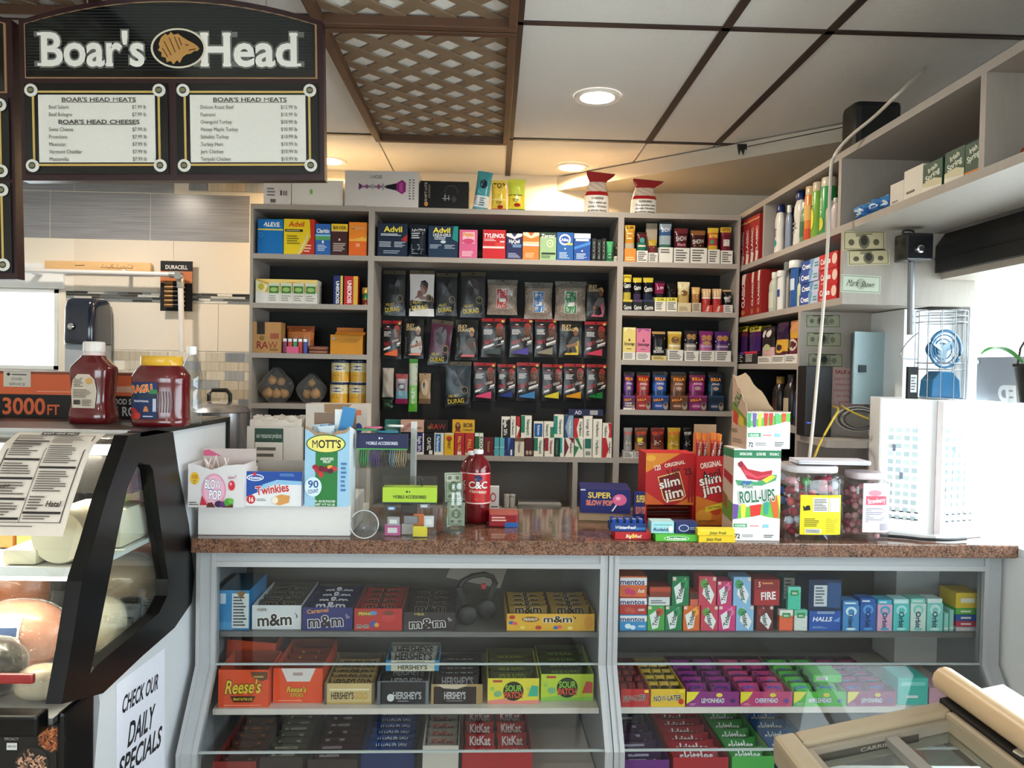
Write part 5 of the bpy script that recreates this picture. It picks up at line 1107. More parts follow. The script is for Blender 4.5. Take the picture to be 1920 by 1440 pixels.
bottle(1470,386,R1,RV+.01,.019,'8a94a8','e8e6e0','grey-blue bottle with a small white cap','round')
bottle(1484,360,R1,RV,.036,'d6d2c6','1a2860','tallest white bottle with a navy cap on the upper right shelf','waist',lab=[('g',.3,.3,.7,.7,3,'9a9a94')])
bottle(1497,380,R1,RV,.022,'6a8a6a','dfe0d6','small green lettered bottle with a white cap','round',lab=[('r',.1,.2,.9,.8,'3a6a4a'),('g',.2,.3,.8,.7,3,'e0e8dc')])
bottle(1508,351,R1,RV,.025,'d8782c','d0b48a','orange aerosol can with a gold cap','can',sy=1,lab=[('r',0,.55,1,1,'d8a85a'),('r',0,0,1,.3,'c84a2a')])
bottle(1521.5,343,R1,RV,.026,'7aa83a','c9b89a','yellow-green aerosol can with a tan cap','can',sy=1,lab=[('e',.5,.5,.2,.3,'e8d23a'),('g',.3,.7,.7,.95,2,'2a5a2c')])
bottle(1538,334,R1,RV,.029,'3f9a54','d8ccb4','large green aerosol can with a silver cap','can',sy=1,lab=[('t','VO5',.5,.75,.5,.2,'d8f0d0',{'vt':90}),('e',.5,.25,.25,.2,'d8c83a')])
bottle(1555,352,R1,RV+.075,.024,'a84a3c','c9b8a8','red aerosol can half hidden behind the pale bottles','can',sy=1)
bottle(1556,378,R1,RV,.022,'b8a8a8','d8d0cc','pale pink bottle left of the shelf divider','round',lab=[('g',.2,.3,.8,.7,4,'7a5a6a')],dv=.0)
bottle(1566,372,R1,RV,.020,'cbbcb8','c9c0bc','pale lilac bottle against the shelf divider','round',lab=[('g',.2,.3,.8,.7,4,'6a5a7a')],dv=.0)
# row B
for k,(x0,x1,yt)in enumerate(((1384,1404,516),(1406,1416,511),(1417,1428,507))):
 carton(RS,RV,x0,x1,yt,R2,.12,'cigarette_tube_box','tall red box with white lettering, %s on the middle right shelf'%ORD[k],'93211f',[('t','CLASSIC',.5,.5,.56,.28,'f0e6e0',{'vt':90}),('p',[(.3,.78),(.6,.76),(.75,1),(.4,1)],'e8d8c8'),('e',.5,.1,.2,.06,'b8703c')],GB,yb=588)
bottle(1439,511,R2,RV,.030,'b8bcae','e4e2da','clear bottle with a white cap beside the red boxes','round',sy=.8,lab=[('r',.1,.1,.9,.75,'ccc9b8'),('g',.2,.15,.8,.7,5,'8a8a7a')])
bottle(1455,508,R2,RV,.022,'e4e0d8','dcd8d0','white bottle with a blue label on the middle right shelf','square',sy=.8,lab=[('r',.2,.5,.8,.8,'3a4a8a')])
bottle(1463,492,R2,RV+.05,.024,'e0d8d0','e8e4de','tall white bottle standing behind the others on the middle right shelf','round')
bottle(1478,489,R2,RV,.030,'2c5ca0','e8e6e2','blue mouthwash bottle with a white cap','square',sy=.7,lab=[('r',.15,.55,.85,.95,'c9d8ea'),('g',.2,.1,.8,.4,3,'8ab0dc')])
bottle(1492,519,R2,RV,.020,'cfd8b0','d8e0c0','small pale green bottle beside the toothpaste boxes','round',lab=[('g',.2,.2,.8,.8,5,'3a7a4a')])
zc=R2
for k in range(4):
 hh=(P(1517,486,X=RV).z-R2-.002)/4
 a,b=RS.hit(1500,520,RV)[0],RS.hit(1534,520,RV)[0]
 mb=MB('b8c4dc').box(-(b-a)/2,(b-a)/2,0,.14,0,hh-.0008)
 o=mb.build('toothpaste_box',PRINT,None,loc=RS.w((a+b)/2,RV+.004*(k%2),R2+.0004+k*hh),rot=(0,0,RS.rz));tag(o,'blue and white toothpaste box, %s from the bottom of its stack'%ORD[k],'box','toothpaste boxes')
 g=MB();gfx(g,[('r',0,0,.58,1,'2c4a94'),('p',[(.5,0),(.58,0),(.72,1),(.5,1)],'6a9ac8'),('t','Crest',.3,.5,.44,.46,'ffffff'),('e',.28,.5,.0,.0,'ffffff'),('g',.75,.2,.97,.7,2,'5a9a9a')],b-a,hh);g.build('printed_label',PRINT,o)
for k in range(3):
 hh=(P(1552,474,X=RV).z-R2-.002)/3
 a,b=RS.hit(1535.5,520,RV)[0],RS.hit(1569,520,RV)[0]
 o=MB('c02a2e').box(-(b-a)/2,(b-a)/2,0,.14,0,hh-.0008).build('toothpaste_box',PRINT,None,loc=RS.w((a+b)/2,RV+.002*(k%2),R2+.0004+k*hh),rot=(0,0,RS.rz));tag(o,'red toothpaste box, %s from the bottom of its stack'%ORD[k],'box','toothpaste boxes')
 g=MB();gfx(g,[('t','Colgate',.36,.55,.56,.36,'ffffff'),('e',.86,.55,.14,.34,'e8c8b8'),('g',.1,.08,.6,.2,1,'f0b0a8')],b-a,hh);g.build('printed_label',PRINT,o)
# row C
def rcig(x0,x1,yt,ybx,look,boxcol,boxops,bands,pops,z=R3):cigar_carton(RS,RV,x0,x1,yt,ybx,z,look,'on the side shelf','cigar cartons on the side shelf',boxcol,boxops,bands,pops,depth=.09)
rcig(1374,1395,612,661,'purple tube','161418',[('g',.1,.15,.9,.8,4,'d8d4cc'),('r',0,.8,.5,1,'d87a2c'),('r',.5,.8,1,1,'6a3a94')],[(.7,'3a1c4a'),(.86,'5a2430'),(1,'c9b83a')],[('t','3-99',.5,.93,.7,.08,'2a2414'),('p',[(.1,.5),(.3,.5),(.7,.85),(.5,.85)],'6a2a3a')])
rcig(1396,1420,612,659,'violet tube','161418',[('g',.1,.15,.9,.8,4,'d8d4cc'),('r',0,.8,1,1,'c8284a')],[(.7,'3a1c5a'),(.86,'4a2050'),(1,'c9b83a')],[('t','3-99',.5,.93,.7,.08,'2a2414'),('p',[(.1,.5),(.3,.5),(.7,.85),(.5,.85)],'5a2a7a')])
rcig(1421,1446,612,668,'black and cream','e0dcd4',[('g',.08,.2,.92,.8,3,'7a7670')],[(.42,'d0a8a4'),(.5,'2a2420'),(1,'221c1e')],[('e',.3,.8,.16,.1,'d8d0c4'),('e',.7,.8,.16,.1,'d8d0c4'),('e',.6,.42,.24,.1,'b8b88a')])
rcig(1447,1471,604,666,'purple and yellow','e0dcd4',[('g',.08,.2,.92,.8,3,'7a7670')],[(.3,'5a2030'),(.55,'d8a43a'),(1,'2c1838')],[('e',.5,.38,.36,.14,'e0b03a'),('e',.5,.38,.2,.08,'3a1c1c')])
rcig(1472,1495,600,664,'orange and maroon','e0dcd4',[('g',.08,.2,.92,.8,3,'7a7670')],[(.55,'6a1c2c'),(.7,'d8a03c'),(1,'c98a5a')],[('e',.5,.42,.34,.14,'d8c8b8'),('e',.5,.42,.22,.09,'5a2028')])
# row D
for k,(px,yt,look)in enumerate(((1447,706,'dark bottle with a gold collar, left'),(1468,702,'dark bottle with a cream label, middle'),(1487,712,'navy bottle, right'))):
 bottle(px,yt,R4,RV,.034,('1a1718','231c1a','1c2040')[k],('8a6a2c','2a2422','1a1a24')[k],look+' of three on the side shelf','round',sy=.9,lab=[('r',.15,.25,.85,.8,('3a2418','b8a890','2a3a6a')[k]),('g',.25,.35,.75,.7,3,'6a5a4a')],group='dark bottles on the side shelf')
# long top shelf towards the viewer
for k,(x0,x1,yt)in enumerate(((1597,1621,380),(1623,1645,369),(1647,1664,364))):
 pouch(RS,RV,x0,x1,yt,R1,.08,'tissue_pack','blue soft tissue pack, %s from the shelf divider'%ORD[k],[(.3,'3a78b8'),(.6,'2c66ac'),(1,'4a88c4')],[('e',.5,.45,.3,.16,'dce8f0'),('g',.1,.7,.9,.8,1,'a8c8e4')],'tissue packs','packet',wr=.4)
carton(RS,RV,1669,1694,343,R1,.1,'white_carton','shorter plain white carton on the long right shelf','ddd5c8',[('r',.15,.12,.6,.2,'8a8078')],None)
carton(RS,RV,1695,1730,315,R1,.1,'white_carton','taller plain white carton beside the green soap boxes','e4dccd',[('r',.15,.2,.6,.28,'6a625a')],None)
for k,(x0,x1,yt)in enumerate(((1731,1767,303),(1772,1809,280),(1810,1841,266))):
 carton(RS,RV,x0,x1,yt,R1,.1,'soap_box','dark green soap box, %s from the plain white cartons'%ORD[k],'1d4a34',[('t','Irish',.5,.78,.5,.17,'e4ecd8',{'rot':12}),('t','Spring',.5,.55,.75,.2,'e4ecd8',{'rot':12})]+([('p',[(0,0),(1,0),(1,.3),(.6,.42),(0,.34)],'d8cfa8'),('p',[(0,0),(1,0),(1,.1),(0,.2)],'efe9d8')]if k<2 else[('r',0,0,1,.12,'d8862c')]),'soap boxes',yb=yt+40)
u,z_=RS.hit(1905,275,RV+.1);t=thing('orange_plate','orange plastic dish on the long shelf at the right edge','dish',(1.335,1.722,R1+.0005))
MB().lathe([(.05,0),(.11,.006),(.125,.02),(.12,.022),(.105,.011),(.04,.006)],28,col='c9582a').build('dish',PLASTIC,t,smooth=60)
# banknotes taped up
def bill(fr,v,x0,x1,yt,yb,label,tilt=0,ink='5a5e50',pc='b4b49a',ops=None,group='banknotes taped to the shelf ends'):
 a,b=fr.hit(x0,(yt+yb)/2,v)[0],fr.hit(x1,(yt+yb)/2,v)[0];z0,z1=fr.hit((x0+x1)/2,yb,v)[1],fr.hit((x0+x1)/2,yt,v)[1]
 w,h=b-a,z1-z0
 o=MB(pc).box(-w/2,w/2,-.0006,0,-h/2,h/2).build('banknote',PAPER,None,loc=fr.w((a+b)/2,v,(z0+z1)/2),rot=(0,tilt,fr.rz));tag(o,label,'banknote',group)
 g=MB();gfx(g,ops or[('r',.02,.05,.98,.95,ink),('r',.04,.1,.96,.9,'a2a48c'),('e',.46,.5,.13,.36,'6a6c5a'),('e',.46,.55,.08,.24,'2f332c'),('e',.18,.5,.06,.16,'6a6c5c'),('e',.74,.48,.07,.2,'7a7c68'),('g',.58,.2,.68,.8,5,'5a5c4c'),('t','1',.07,.8,.03,.16,'2a2c24'),('t','1',.93,.8,.03,.16,'2a2c24'),('r',.2,.84,.78,.9,'4a4c40')],w,h,z0=-h/2,off0=.0009);g.build('printed_label',PAPER,o)
TENA=[('r',.03,.06,.97,.94,'7a7458'),('r',.05,.1,.95,.9,'c4b894'),('e',.5,.45,.13,.36,'6a6450'),('e',.5,.5,.08,.24,'34302a'),('e',.2,.42,.07,.16,'5a543f'),('e',.78,.42,.07,.16,'5a543f'),('g',.3,.7,.7,.88,2,'4a4436')]
YE1,YE2=2.6078,2.9628
bill(W0,YE1-.0002,1580,1660,433,470,'tan banknote, topmost on the upper shelf end',-.03,ops=TENA,pc='cbbf9c')
bill(W0,YE1-.0002,1589,1668,468,497,'tan banknote below the topmost one',-.05,ops=TENA,pc='cbbf9c')
bill(W0,YE1-.0002,1577,1651,516,549,'signed pale green banknote on the upper shelf end',.03,pc='c4ccba',ops=[('r',.02,.05,.98,.95,'8a9684'),('r',.04,.1,.96,.9,'c2cab8'),('e',.5,.5,.13,.32,'a4ac98'),('t','Mark',.3,.55,.3,.4,'1a1a1a',{'sh':.4,'b':0}),('t','Shawn',.68,.5,.34,.34,'1a1a1a',{'sh':.4,'b':0})])
for k,(x0,x1,a,b)in enumerate(((1510,1576,589,615),(1511,1578,622,651),(1514,1581,662,689))):
 bill(W0,YE2-.0002,x0,x1,a,b,'grey-green one dollar note, %s of three on the lower shelf end'%('topmost','middle','lowest')[k],-.02+.01*k)
# ------------------------------------------------------------------ the niche
bx=P(1509,790,Y=2.86).x;bw=P(1559,790,Y=2.86).x-bx;bh=P(1535,686,Y=2.86).z-1.3105
t=thing('modem','black upright modem with a small blue light on the niche shelf','modem',(bx+bw/2,2.86,1.3103))
MB('101114').box(-bw/2,bw/2,0,.08,0,bh).build('case',BLACKM,t,bevel=.004)
MB('2a3cff').box(-bw*.42,-bw*.28,-.0006,0,bh*.19,bh*.2).build('status_light',mat('blue_led','3a4cff',emit=4),t)
o=MB('c8a8a4').box(0,.13,-.001,0,0,.16).build('sale_notice',PAPER,None,loc=(P(1558,762,Y=2.9615).x,2.9617,P(1558,766,Y=2.9615).z));tag(o,'pink notice with red printed lines behind the modem','notice')
g=MB();gfx(g,[('t','SALE of',.35,.9,.5,.09,'a02a34'),('t','cigars, chewing',.5,.74,.86,.07,'a85058',{'b':0}),('t','tobacco, snuff',.5,.60,.8,.07,'a85058',{'b':0}),('t','tobacco products',.5,.46,.9,.07,'a85058',{'b':0}),('t','to any one',.5,.32,.7,.07,'a85058',{'b':0}),('t','under 21',.5,.18,.6,.07,'a85058',{'b':0})],.13,.16,x0=0,off0=.0012);g.build('printed_lettering',PAPER,o)
zb_,zt_=P(1600,758,Y=2.80).z,P(1600,621,Y=2.80).z
t=thing('electrical_panel','pale blue-grey electrical panel with its door open in the niche','electrical panel',(1.37,2.962,zb_))
GB_=mat('panel_bluegrey','9fb4b8',rough=.4,noise=.05)
MB().box(.02,.097,-.10,0,0,zt_-zb_).build('cabinet',mat('panel_dark','6a7880',rough=.5),t)
dx0,dx1=P(1601,700,Y=2.80).x-1.37,P(1664,700,Y=2.84).x-1.37
m=MB();m.mesh([(dx0,-.162,0),(dx1,-.105,0),(dx1,-.105,zt_-zb_),(dx0,-.162,zt_-zb_),(dx0,-.152,0),(dx1,-.102,0),(dx1,-.102,zt_-zb_),(dx0,-.152,zt_-zb_)],[(0,1,2,3),(4,5,6,7),(0,1,5,4),(1,2,6,5),(2,3,7,6),(3,0,4,7)]);m.build('door',GB_,t,bevel=.003)
fx=dx0+(dx1-dx0)*.22;MB('2a3438').box(fx-.012,fx+.016,-.159,-.150,(zt_-zb_)*.44,(zt_-zb_)*.54).build('latch',PLASTIC,t)
def cable(name,pts,r,col,label,m=PLASTIC,group=None,cat='cable',n=6):
 P_=[Vector(p)for p in pts];out=[]
 for i in range(len(P_)-1):
  p0,p1,p2,p3=P_[max(i-1,0)],P_[i],P_[i+1],P_[min(i+2,len(P_)-1)]
  for k in range(6):
   s_=k/6;out.append(.5*((2*p1)+(p2-p0)*s_+(2*p0-5*p1+4*p2-p3)*s_**2+(3*p1-p0-3*p2+p3)*s_**3))
 out.append(P_[-1]);o=MB(col).tube(out,r,n).build(name,m,smooth=80);return tag(o,label,cat,group)
q=lambda px,py,Y:tuple(P(px,py,Y=Y))
cable('white_cable',[tuple(P(1735,128,Z=CZ-.004)),q(1690,170,2.20),q(1640,218,2.36),q(1590,260,2.52),q(1562,298,2.58),q(1557,345,2.58),q(1553,440,2.58),q(1545,560,2.58),q(1533,700,2.58),q(1524,800,2.58),q(1516,872,2.58)],.0055,'d8cfc2','white cable hanging from the ceiling past the right shelves')
cable('yellow_cable',[q(1559,762,2.90),q(1572,768,2.66),q(1560,790,2.62),q(1538,830,2.62),q(1522,872,2.615)],.004,'cdb13a','yellow cable looping down from the modem shelf to the counter')
cable('yellow_cable',[q(1574,758,2.93),q(1586,766,2.685),q(1608,777,2.68),q(1628,785,2.69)],.0035,'cdb13a','yellow cable running right behind the white display cabinet')
for k in range(4):
 c0=Vector(P(1612,786,Y=2.80));r_=.052+k*.007;pts=[(c0.x+r_*1.1*math.cos(a),2.80+.006*k,max(1.3145,c0.z-.0+r_*.62*math.sin(a)))for a in[i*PI/9-.1 for i in range(18)]]
 o=MB('a8a29a' if k%2 else '3a3836').tube(pts,.003,6,closed=True).build('cable_coil',PLASTIC,smooth=80);tag(o,'coiled thin cord in the niche, %s loop from the inside'%ORD[k],'cord','coiled cords in the niche')
# boxes, pipe and camera by the header
t=thing('junction_box','black metal junction box under the long shelf by the window','junction box',tuple(P(1715,490,Y=2.50)))
w_=P(1740,460,Y=2.5).x-P(1690,460,Y=2.5).x;h_=P(1715,436,Y=2.5).z-P(1715,487,Y=2.5).z
MB('1b1c1f').box(-w_/2,w_/2,-.03,.05,0,h_).build('case',mat('black_enamel','17181b',rough=.25,noise=.1,coat=.4),t,bevel=.006)
MB().lathe([(.013,0),(.013,.006),(.008,.008)],16).build('knob',CHROME,t,loc=(.0,-.031,h_*.4),rot=(PI/2,0,0))
MB().tube([(.0,.02,-.001),(.004,.02,-.24)],.011,10).build('conduit',mat('grey_conduit','8a8d92',rough=.35,metal=.5),t)
MB().tube([(-.03+.02*math.cos(a),-.01,h_+.004+.006*math.sin(a))for a in[i*PI/6 for i in range(12)]],.003,6,closed=True).build('wire_loop',BLACKM,t)
# dark speaker at the ceiling behind the right shelves
sp0=P(1642,260,Y=2.75);t=thing('wall_speaker','black rounded speaker between the ceiling and the right shelf','speaker',(1.36,2.75,2.3165))
MB().box(-.075,.095,0,.12,0,.22).build('cabinet',BLACKM,t,bevel=.022)
c1,c2,c3=(tuple(P(1600,234,Y=2.95)),tuple(P(1500,255,Y=3.2)),tuple(P(1395,276,Y=3.55)))
cable('black_wire',[(1.28,2.80,2.47),c1,c2,c3],.0022,'1a1614','thin black wire running from the speaker along the soffit')
c=P(1393,278,Y=3.55);o=MB('2a2220').prism([(-.025,.02),(.025,.02),(.022,-.012),(.01,.0),(.004,-.03),(-.008,0),(-.016,-.03)],0,.01,'y').build('torn_tape',PAPER,None,loc=(c.x,3.55,c.z));tag(o,'torn scrap of dark tape on the soffit edge','tape')
# ================================================================== on the counter
ZC=CZT+.0005
CARD=mat('raw_cardboard','a88a6c',rough=.85,noise=.12,scale=30)
def ubox(fr,v,x0,x1,yr):return fr.hit(x0,yr,v)[0],fr.hit(x1,yr,v)[0]
def open_carton(fr,v,x0,x1,yt,zb,depth,name,label,col,ops,back=0,inside='b8b0a4',side=None,cat='box',group=None,rz=0,edge=None,yb=None,tk=.0015):
 """cardboard box without lid: front, sides, back (higher by `back`), bottom. edge(u)->relative height of the front"""
 a,b=ubox(fr,v,x0,x1,(yt+(yb or yt+60))/2);w=b-a-.0012;h=fr.hit((x0+x1)/2,yt,v)[1]-zb
 t=thing(name,label,cat,fr.w((a+b)/2,v,zb),fr.rz+rz,group)
 n=14 if edge else 1;fr_=MB(col);eh=edge or(lambda u:1.0)
 for i in range(n):
  p,q=i/n,(i+1)/n;xa,xb=-w/2+p*w,-w/2+q*w;ha,hb=h*eh(p),h*eh(q)
  fr_.mesh([(xa,0,0),(xb,0,0),(xb,0,hb),(xa,0,ha),(xa,tk,0),(xb,tk,0),(xb,tk,hb),(xa,tk,ha)],[(0,1,2,3),(4,5,6,7),(3,2,6,7),(0,1,5,4)]+([(0,3,7,4)]if i==0 else[])+([(1,2,6,5)]if i==n-1 else[]))
 f=fr_.build('front_panel',PRINT,t)
 if ops:
  g=MB();gfx(g,ops,w,h);g.build('printed_label',PRINT,f)
 for s in(-1,1):
  x0_,x1_=(-w/2,-w/2+tk)if s<0 else(w/2-tk,w/2)
  MB(side or col).prism([(tk,0),(depth-tk,0),(depth-tk,h+back*.0),(tk,h*eh(0 if s<0 else 1))],x0_,x1_,'x').build('side_panel',PRINT,t)
 MB(inside).box(-w/2,w/2,depth-tk,depth,0,h+back).build('back_panel',PRINT,t)
 MB(inside).box(-w/2+tk,w/2-tk,tk,depth-tk,0,tk).build('bottom_panel',PRINT,t)
 t['wh']=(w,h);return t
# white riser
ru0,ru1=ubox(CT,.05,371,657,975);zr=CT.hit(515,944,.05)[1]
ru0=max(ru0,.012)
o=MB('e4e2e0').box(0,ru1-ru0,0,.30,0,zr-ZC).build('white_riser',mat('riser_white','e2e0de',rough=.4,noise=.03),None,loc=CT.w(ru0,.05,ZC),rot=(0,0,CT.rz),bevel=.003);tag(o,'low white box carrying the lollipop, snack cake and fruit snack cartons','riser')
ZR=zr+.0006;VB=.005
LOL=[('e',.12,.68,.085,.15,'e8b83c'),('t','100',.12,.72,.11,.1,'b87a1c'),('t','CT',.12,.6,.06,.08,'7a8a2c'),('e',.47,.40,.22,.40,'dd96b4'),('e',.47,.42,.19,.34,'e8b4c8'),('t','BLOW',.45,.55,.29,.22,'ffffff',{'out':'2c4a9a','rot':-3}),('t','POP',.49,.30,.22,.22,'ffffff',{'out':'2c4a9a','rot':-3}),('e',.79,.52,.06,.12,'d02a3a'),('e',.775,.56,.02,.04,'f0a0a8'),('t','New!!',.80,.72,.16,.08,'b85a7a',{'sh':.3,'rot':8,'b':0}),('p',[(.22,.05),(.36,.05),(.26,.28)],'c0303c'),('p',[(.34,.0),(.5,.0),(.44,.12),(.36,.1)],'5a2a24'),('e',.56,.08,.07,.08,'3a2450'),('e',.64,.07,.06,.07,'5a2c6a'),('e',.74,.12,.08,.1,'4a9a34'),('e',.78,.16,.05,.06,'6ab84a'),('p',[(.62,0),(.82,0),(.82,.08)],'5a2a24'),('g',.03,.04,.22,.14,2,'6a6664')]
t=open_carton(CT,VB-.03,352,457,872,ZR,.13,'lollipop_carton','white open lollipop carton with pink logo on the white riser','dcd9da',LOL,back=.035,inside='cfc0bc',edge=lambda u:.88+.12*min(1,abs(u-.42)*4)if .12<u<.82 else 1.02,yb=943)
w,h=t['wh'];rr=random.Random(4)
m=MB('d8648c');m.prism([(0,.0),(w*.34,.0),(w*.1,.02),(0,.016)],.128,.1285,'y');m.v=[(x-w/2,y,z+h+.012)for x,y,z in m.v];m.build('pink_flap',PRINT,t)
for k in range(12):
 x=rr.uniform(-w*.3,w*.28);y=rr.uniform(.03,.10);a=rr.uniform(-.9,.9);b_=rr.uniform(-.5,.5);L_=.055
 base=Vector((x,y,h*.72));d_=Vector((math.sin(a),math.sin(b_),math.cos(a)*math.cos(b_))).normalized()
 d_.x=max(-(x+w*.42)/L_,min(d_.x,(w*.42-x)/L_));d_.y=max(-(y-.01)/L_,min(d_.y,(.12-y)/L_))
 lo_=thing('lollipop','lollipop with a white stick inside the white open carton','lollipop',t.matrix_basis@base,0,'lollipops in the white carton')
 MB('efe4dc').tube([(0,0,0),tuple(d_*L_)],.0018,6).build('stick',PLASTIC,lo_)
 MB(rr.choice(['d8788c','c84a5a','e8a0a8','8a4a7a'])).lathe([(.002,-.011),(.009,-.007),(.011,0),(.009,.007),(.003,.011)],12).build('candy',PLASTIC,lo_,smooth=60)
TW=[('p',[(0,1),(1,1),(1,.62),(.5,.62),(.22,.4),(0,.25)],'1f4a9c'),('p',[(.22,.4),(.5,.62),(1,.62),(1,.72),(.55,.76),(.3,.62)],'8cc0e4'),('e',.17,.82,.15,.1,'e8ecf2'),('e',.17,.82,.13,.075,'2c4a9c'),('t','Hostess',.17,.82,.22,.09,'e8ecf2'),('e',.16,.92,.03,.05,'d02a34'),('t','Twinkies',.47,.5,.58,.25,'c8282e',{'rot':8,'out':'f2f2f0'}),('e',.1,.19,.075,.13,'c02a2c'),('t','16',.1,.19,.09,.13,'ffffff'),('p',[(.48,.08),(.6,.02),(.76,.1),(.78,.3),(.62,.34),(.5,.26)],'d89a54'),('e',.52,.17,.055,.1,'f0e6d4'),('g',.2,.14,.42,.22,2,'8a8a90'),('g',.6,.86,.95,.95,2,'6a9ad0'),('r',.985,0,1,1,'3a5a9c')]
t=open_carton(CT,VB,460,568,884,ZR,.13,'snack_cake_carton','open blue and white snack cake carton between lollipops and fruit snacks','e6e6e8',TW,back=.018,inside='a29a92',yb=945)
w,h=t['wh']
for k in range(3):
 mb,sf=pouch_mesh(w*.3,.10,.03,[(1,'dcd8d4')],.05,.3,k);o=mb.build('wrapped_cake',GLOSSY,None,loc=t.matrix_basis@Vector((-w*.32+k*w*.32,.115,.02)),rot=(PI/2,0,CT.rz),smooth=60,weld=True);tag(o,'clear wrapped snack cake inside the blue and white carton','snack','wrapped snack cakes')
for s in(-1,1):
 pass
MO=[('r',.0,0,1,1,'9cc6e2'),('r',.24,.0,.74,.80,'2c7a3c'),('e',.47,.86,.45,.13,'2f6a3a'),('e',.47,.86,.42,.115,'ece07a'),('t',"MOTT'S",.48,.86,.66,.11,'1a1614'),('t','ASSORTED',.5,.655,.3,.035,'eef4ea'),('t','FRUIT',.5,.615,.18,.035,'eef4ea'),('e',.24,.54,.07,.035,'9c1d2c'),('e',.3,.50,.08,.04,'b02a2c'),('e',.38,.52,.07,.04,'6a1c34'),('e',.48,.51,.08,.04,'7a1a2c'),('e',.37,.44,.06,.04,'c8323a'),('e',.58,.54,.07,.03,'e0a43a'),('e',.66,.52,.08,.035,'c83a3c'),('e',.58,.49,.07,.035,'5a1c3c'),('e',.2,.27,.19,.135,'d8ecf6'),('t','90',.2,.31,.24,.1,'2c5a94'),('t','COUNT',.2,.21,.24,.05,'2c5a94',{'rot':8}),('g',.82,.2,.95,.62,7,'4a7ab0'),('t','90 - 0.8 OZ POUCHES',.47,.075,.46,.03,'eef4ea'),('t','NET WT 4.5 LB',.47,.03,.44,.03,'eef4ea')]
t=open_carton(CT,VB,571,655,813,ZR,.13,'fruit_snack_carton','tall pale blue fruit snack carton with a torn-open top','9cc6e2',MO,back=.055,inside='8a7260',side='d4e2ea',edge=lambda u:1.0-.0+.10*abs(2*u-1)**2+.015*math.sin(u*19),yb=945)
w,h=t['wh']
m=MB('7a6450')
for i in range(14):
 e=lambda u:h*(1.0+.10*abs(2*u-1)**2+.015*math.sin(u*19));p,q_=i/14,(i+1)/14
 m.mesh([(-w/2+p*w,-.0008,e(p)-.009),(-w/2+q_*w,-.0008,e(q_)-.010),(-w/2+q_*w,-.0008,e(q_)+.001),(-w/2+p*w,-.0008,e(p)+.001)],[(0,1,2,3)])
m.build('torn_edge',CARD,t)
m=MB('4a90c8');m.obox(Matrix.Translation((w*.36,.06,h+.035))@Matrix.Rotation(.2,4,'Y'),.02,.001,.042,'3f86bc');m.obox(Matrix.Translation((w*.20,.062,h+.03)),.016,.001,.04,'e0e4e6');m.build('raised_flap',PRINT,t)
rr=random.Random(9)
for k in range(6):
 mb,sf=pouch_mesh(.05,.065,.014,[(.3,'8ab0d0'),(1,('d0dce4','6a9ac4','c8d4dc')[k%3])],.06,.4,k)
 o=mb.build('fruit_snack_pouch',GLOSSY,None,loc=t.matrix_basis@Vector((rr.uniform(-.035,.035),.02+k*.016,h*.80)),rot=(0,rr.uniform(-.4,.4),CT.rz),smooth=60,weld=True);tag(o,'small silver and blue fruit snack pouch inside the torn carton','pouch','fruit snack pouches')
# things standing behind, on the counter's back
t=open_carton(CT,.40,462,566,800,ZC,.12,'filter_carton','white open carton of folded paper filters behind the snack cartons','d8cfc6',[('r',.14,.55,.66,.98,'2c4a3c'),('r',.15,.14,.65,.82,'ded6cc'),('t','our restaurant products',.4,.9,.46,.06,'d8e0d4',{'b':0}),('g',.18,.2,.55,.78,8,'6a645c')],back=.02,inside='c9beb2',yb=950)
w,h=t['wh']
m=MB('e8ddd0');rr=random.Random(2)
for k in range(16):
 y=.012+k*.0062;m.poly([(-w*.47+i*w*.94/10,y+rr.uniform(-.001,.001),h+.02+.008*math.sin(i*1.3+k)+rr.uniform(0,.012)-(0 if k>2 else .01))for i in range(11)]+[(w*.47,y,h*.6),(-w*.47,y,h*.6)])
o=m.build('paper_filters',PAPER,None,loc=t.location,rot=t.rotation_euler,recalc=False);tag(o,'stack of cream paper filters rising from the white carton','paper filters');o['kind']='stuff'
carton(CT,.42,572,688,758,ZC,.1,'tall_carton','tall pale carton with a printed circle behind the fruit snack carton','cfc4b8',[('r',.8,.9,.9,.95,'d87a5a'),('e',.86,.78,.06,.05,'2a3a7a'),('p',[(.3,1),(.75,1),(.5,.88),(.3,.93)],'9a7a5c')],None,yb=950)
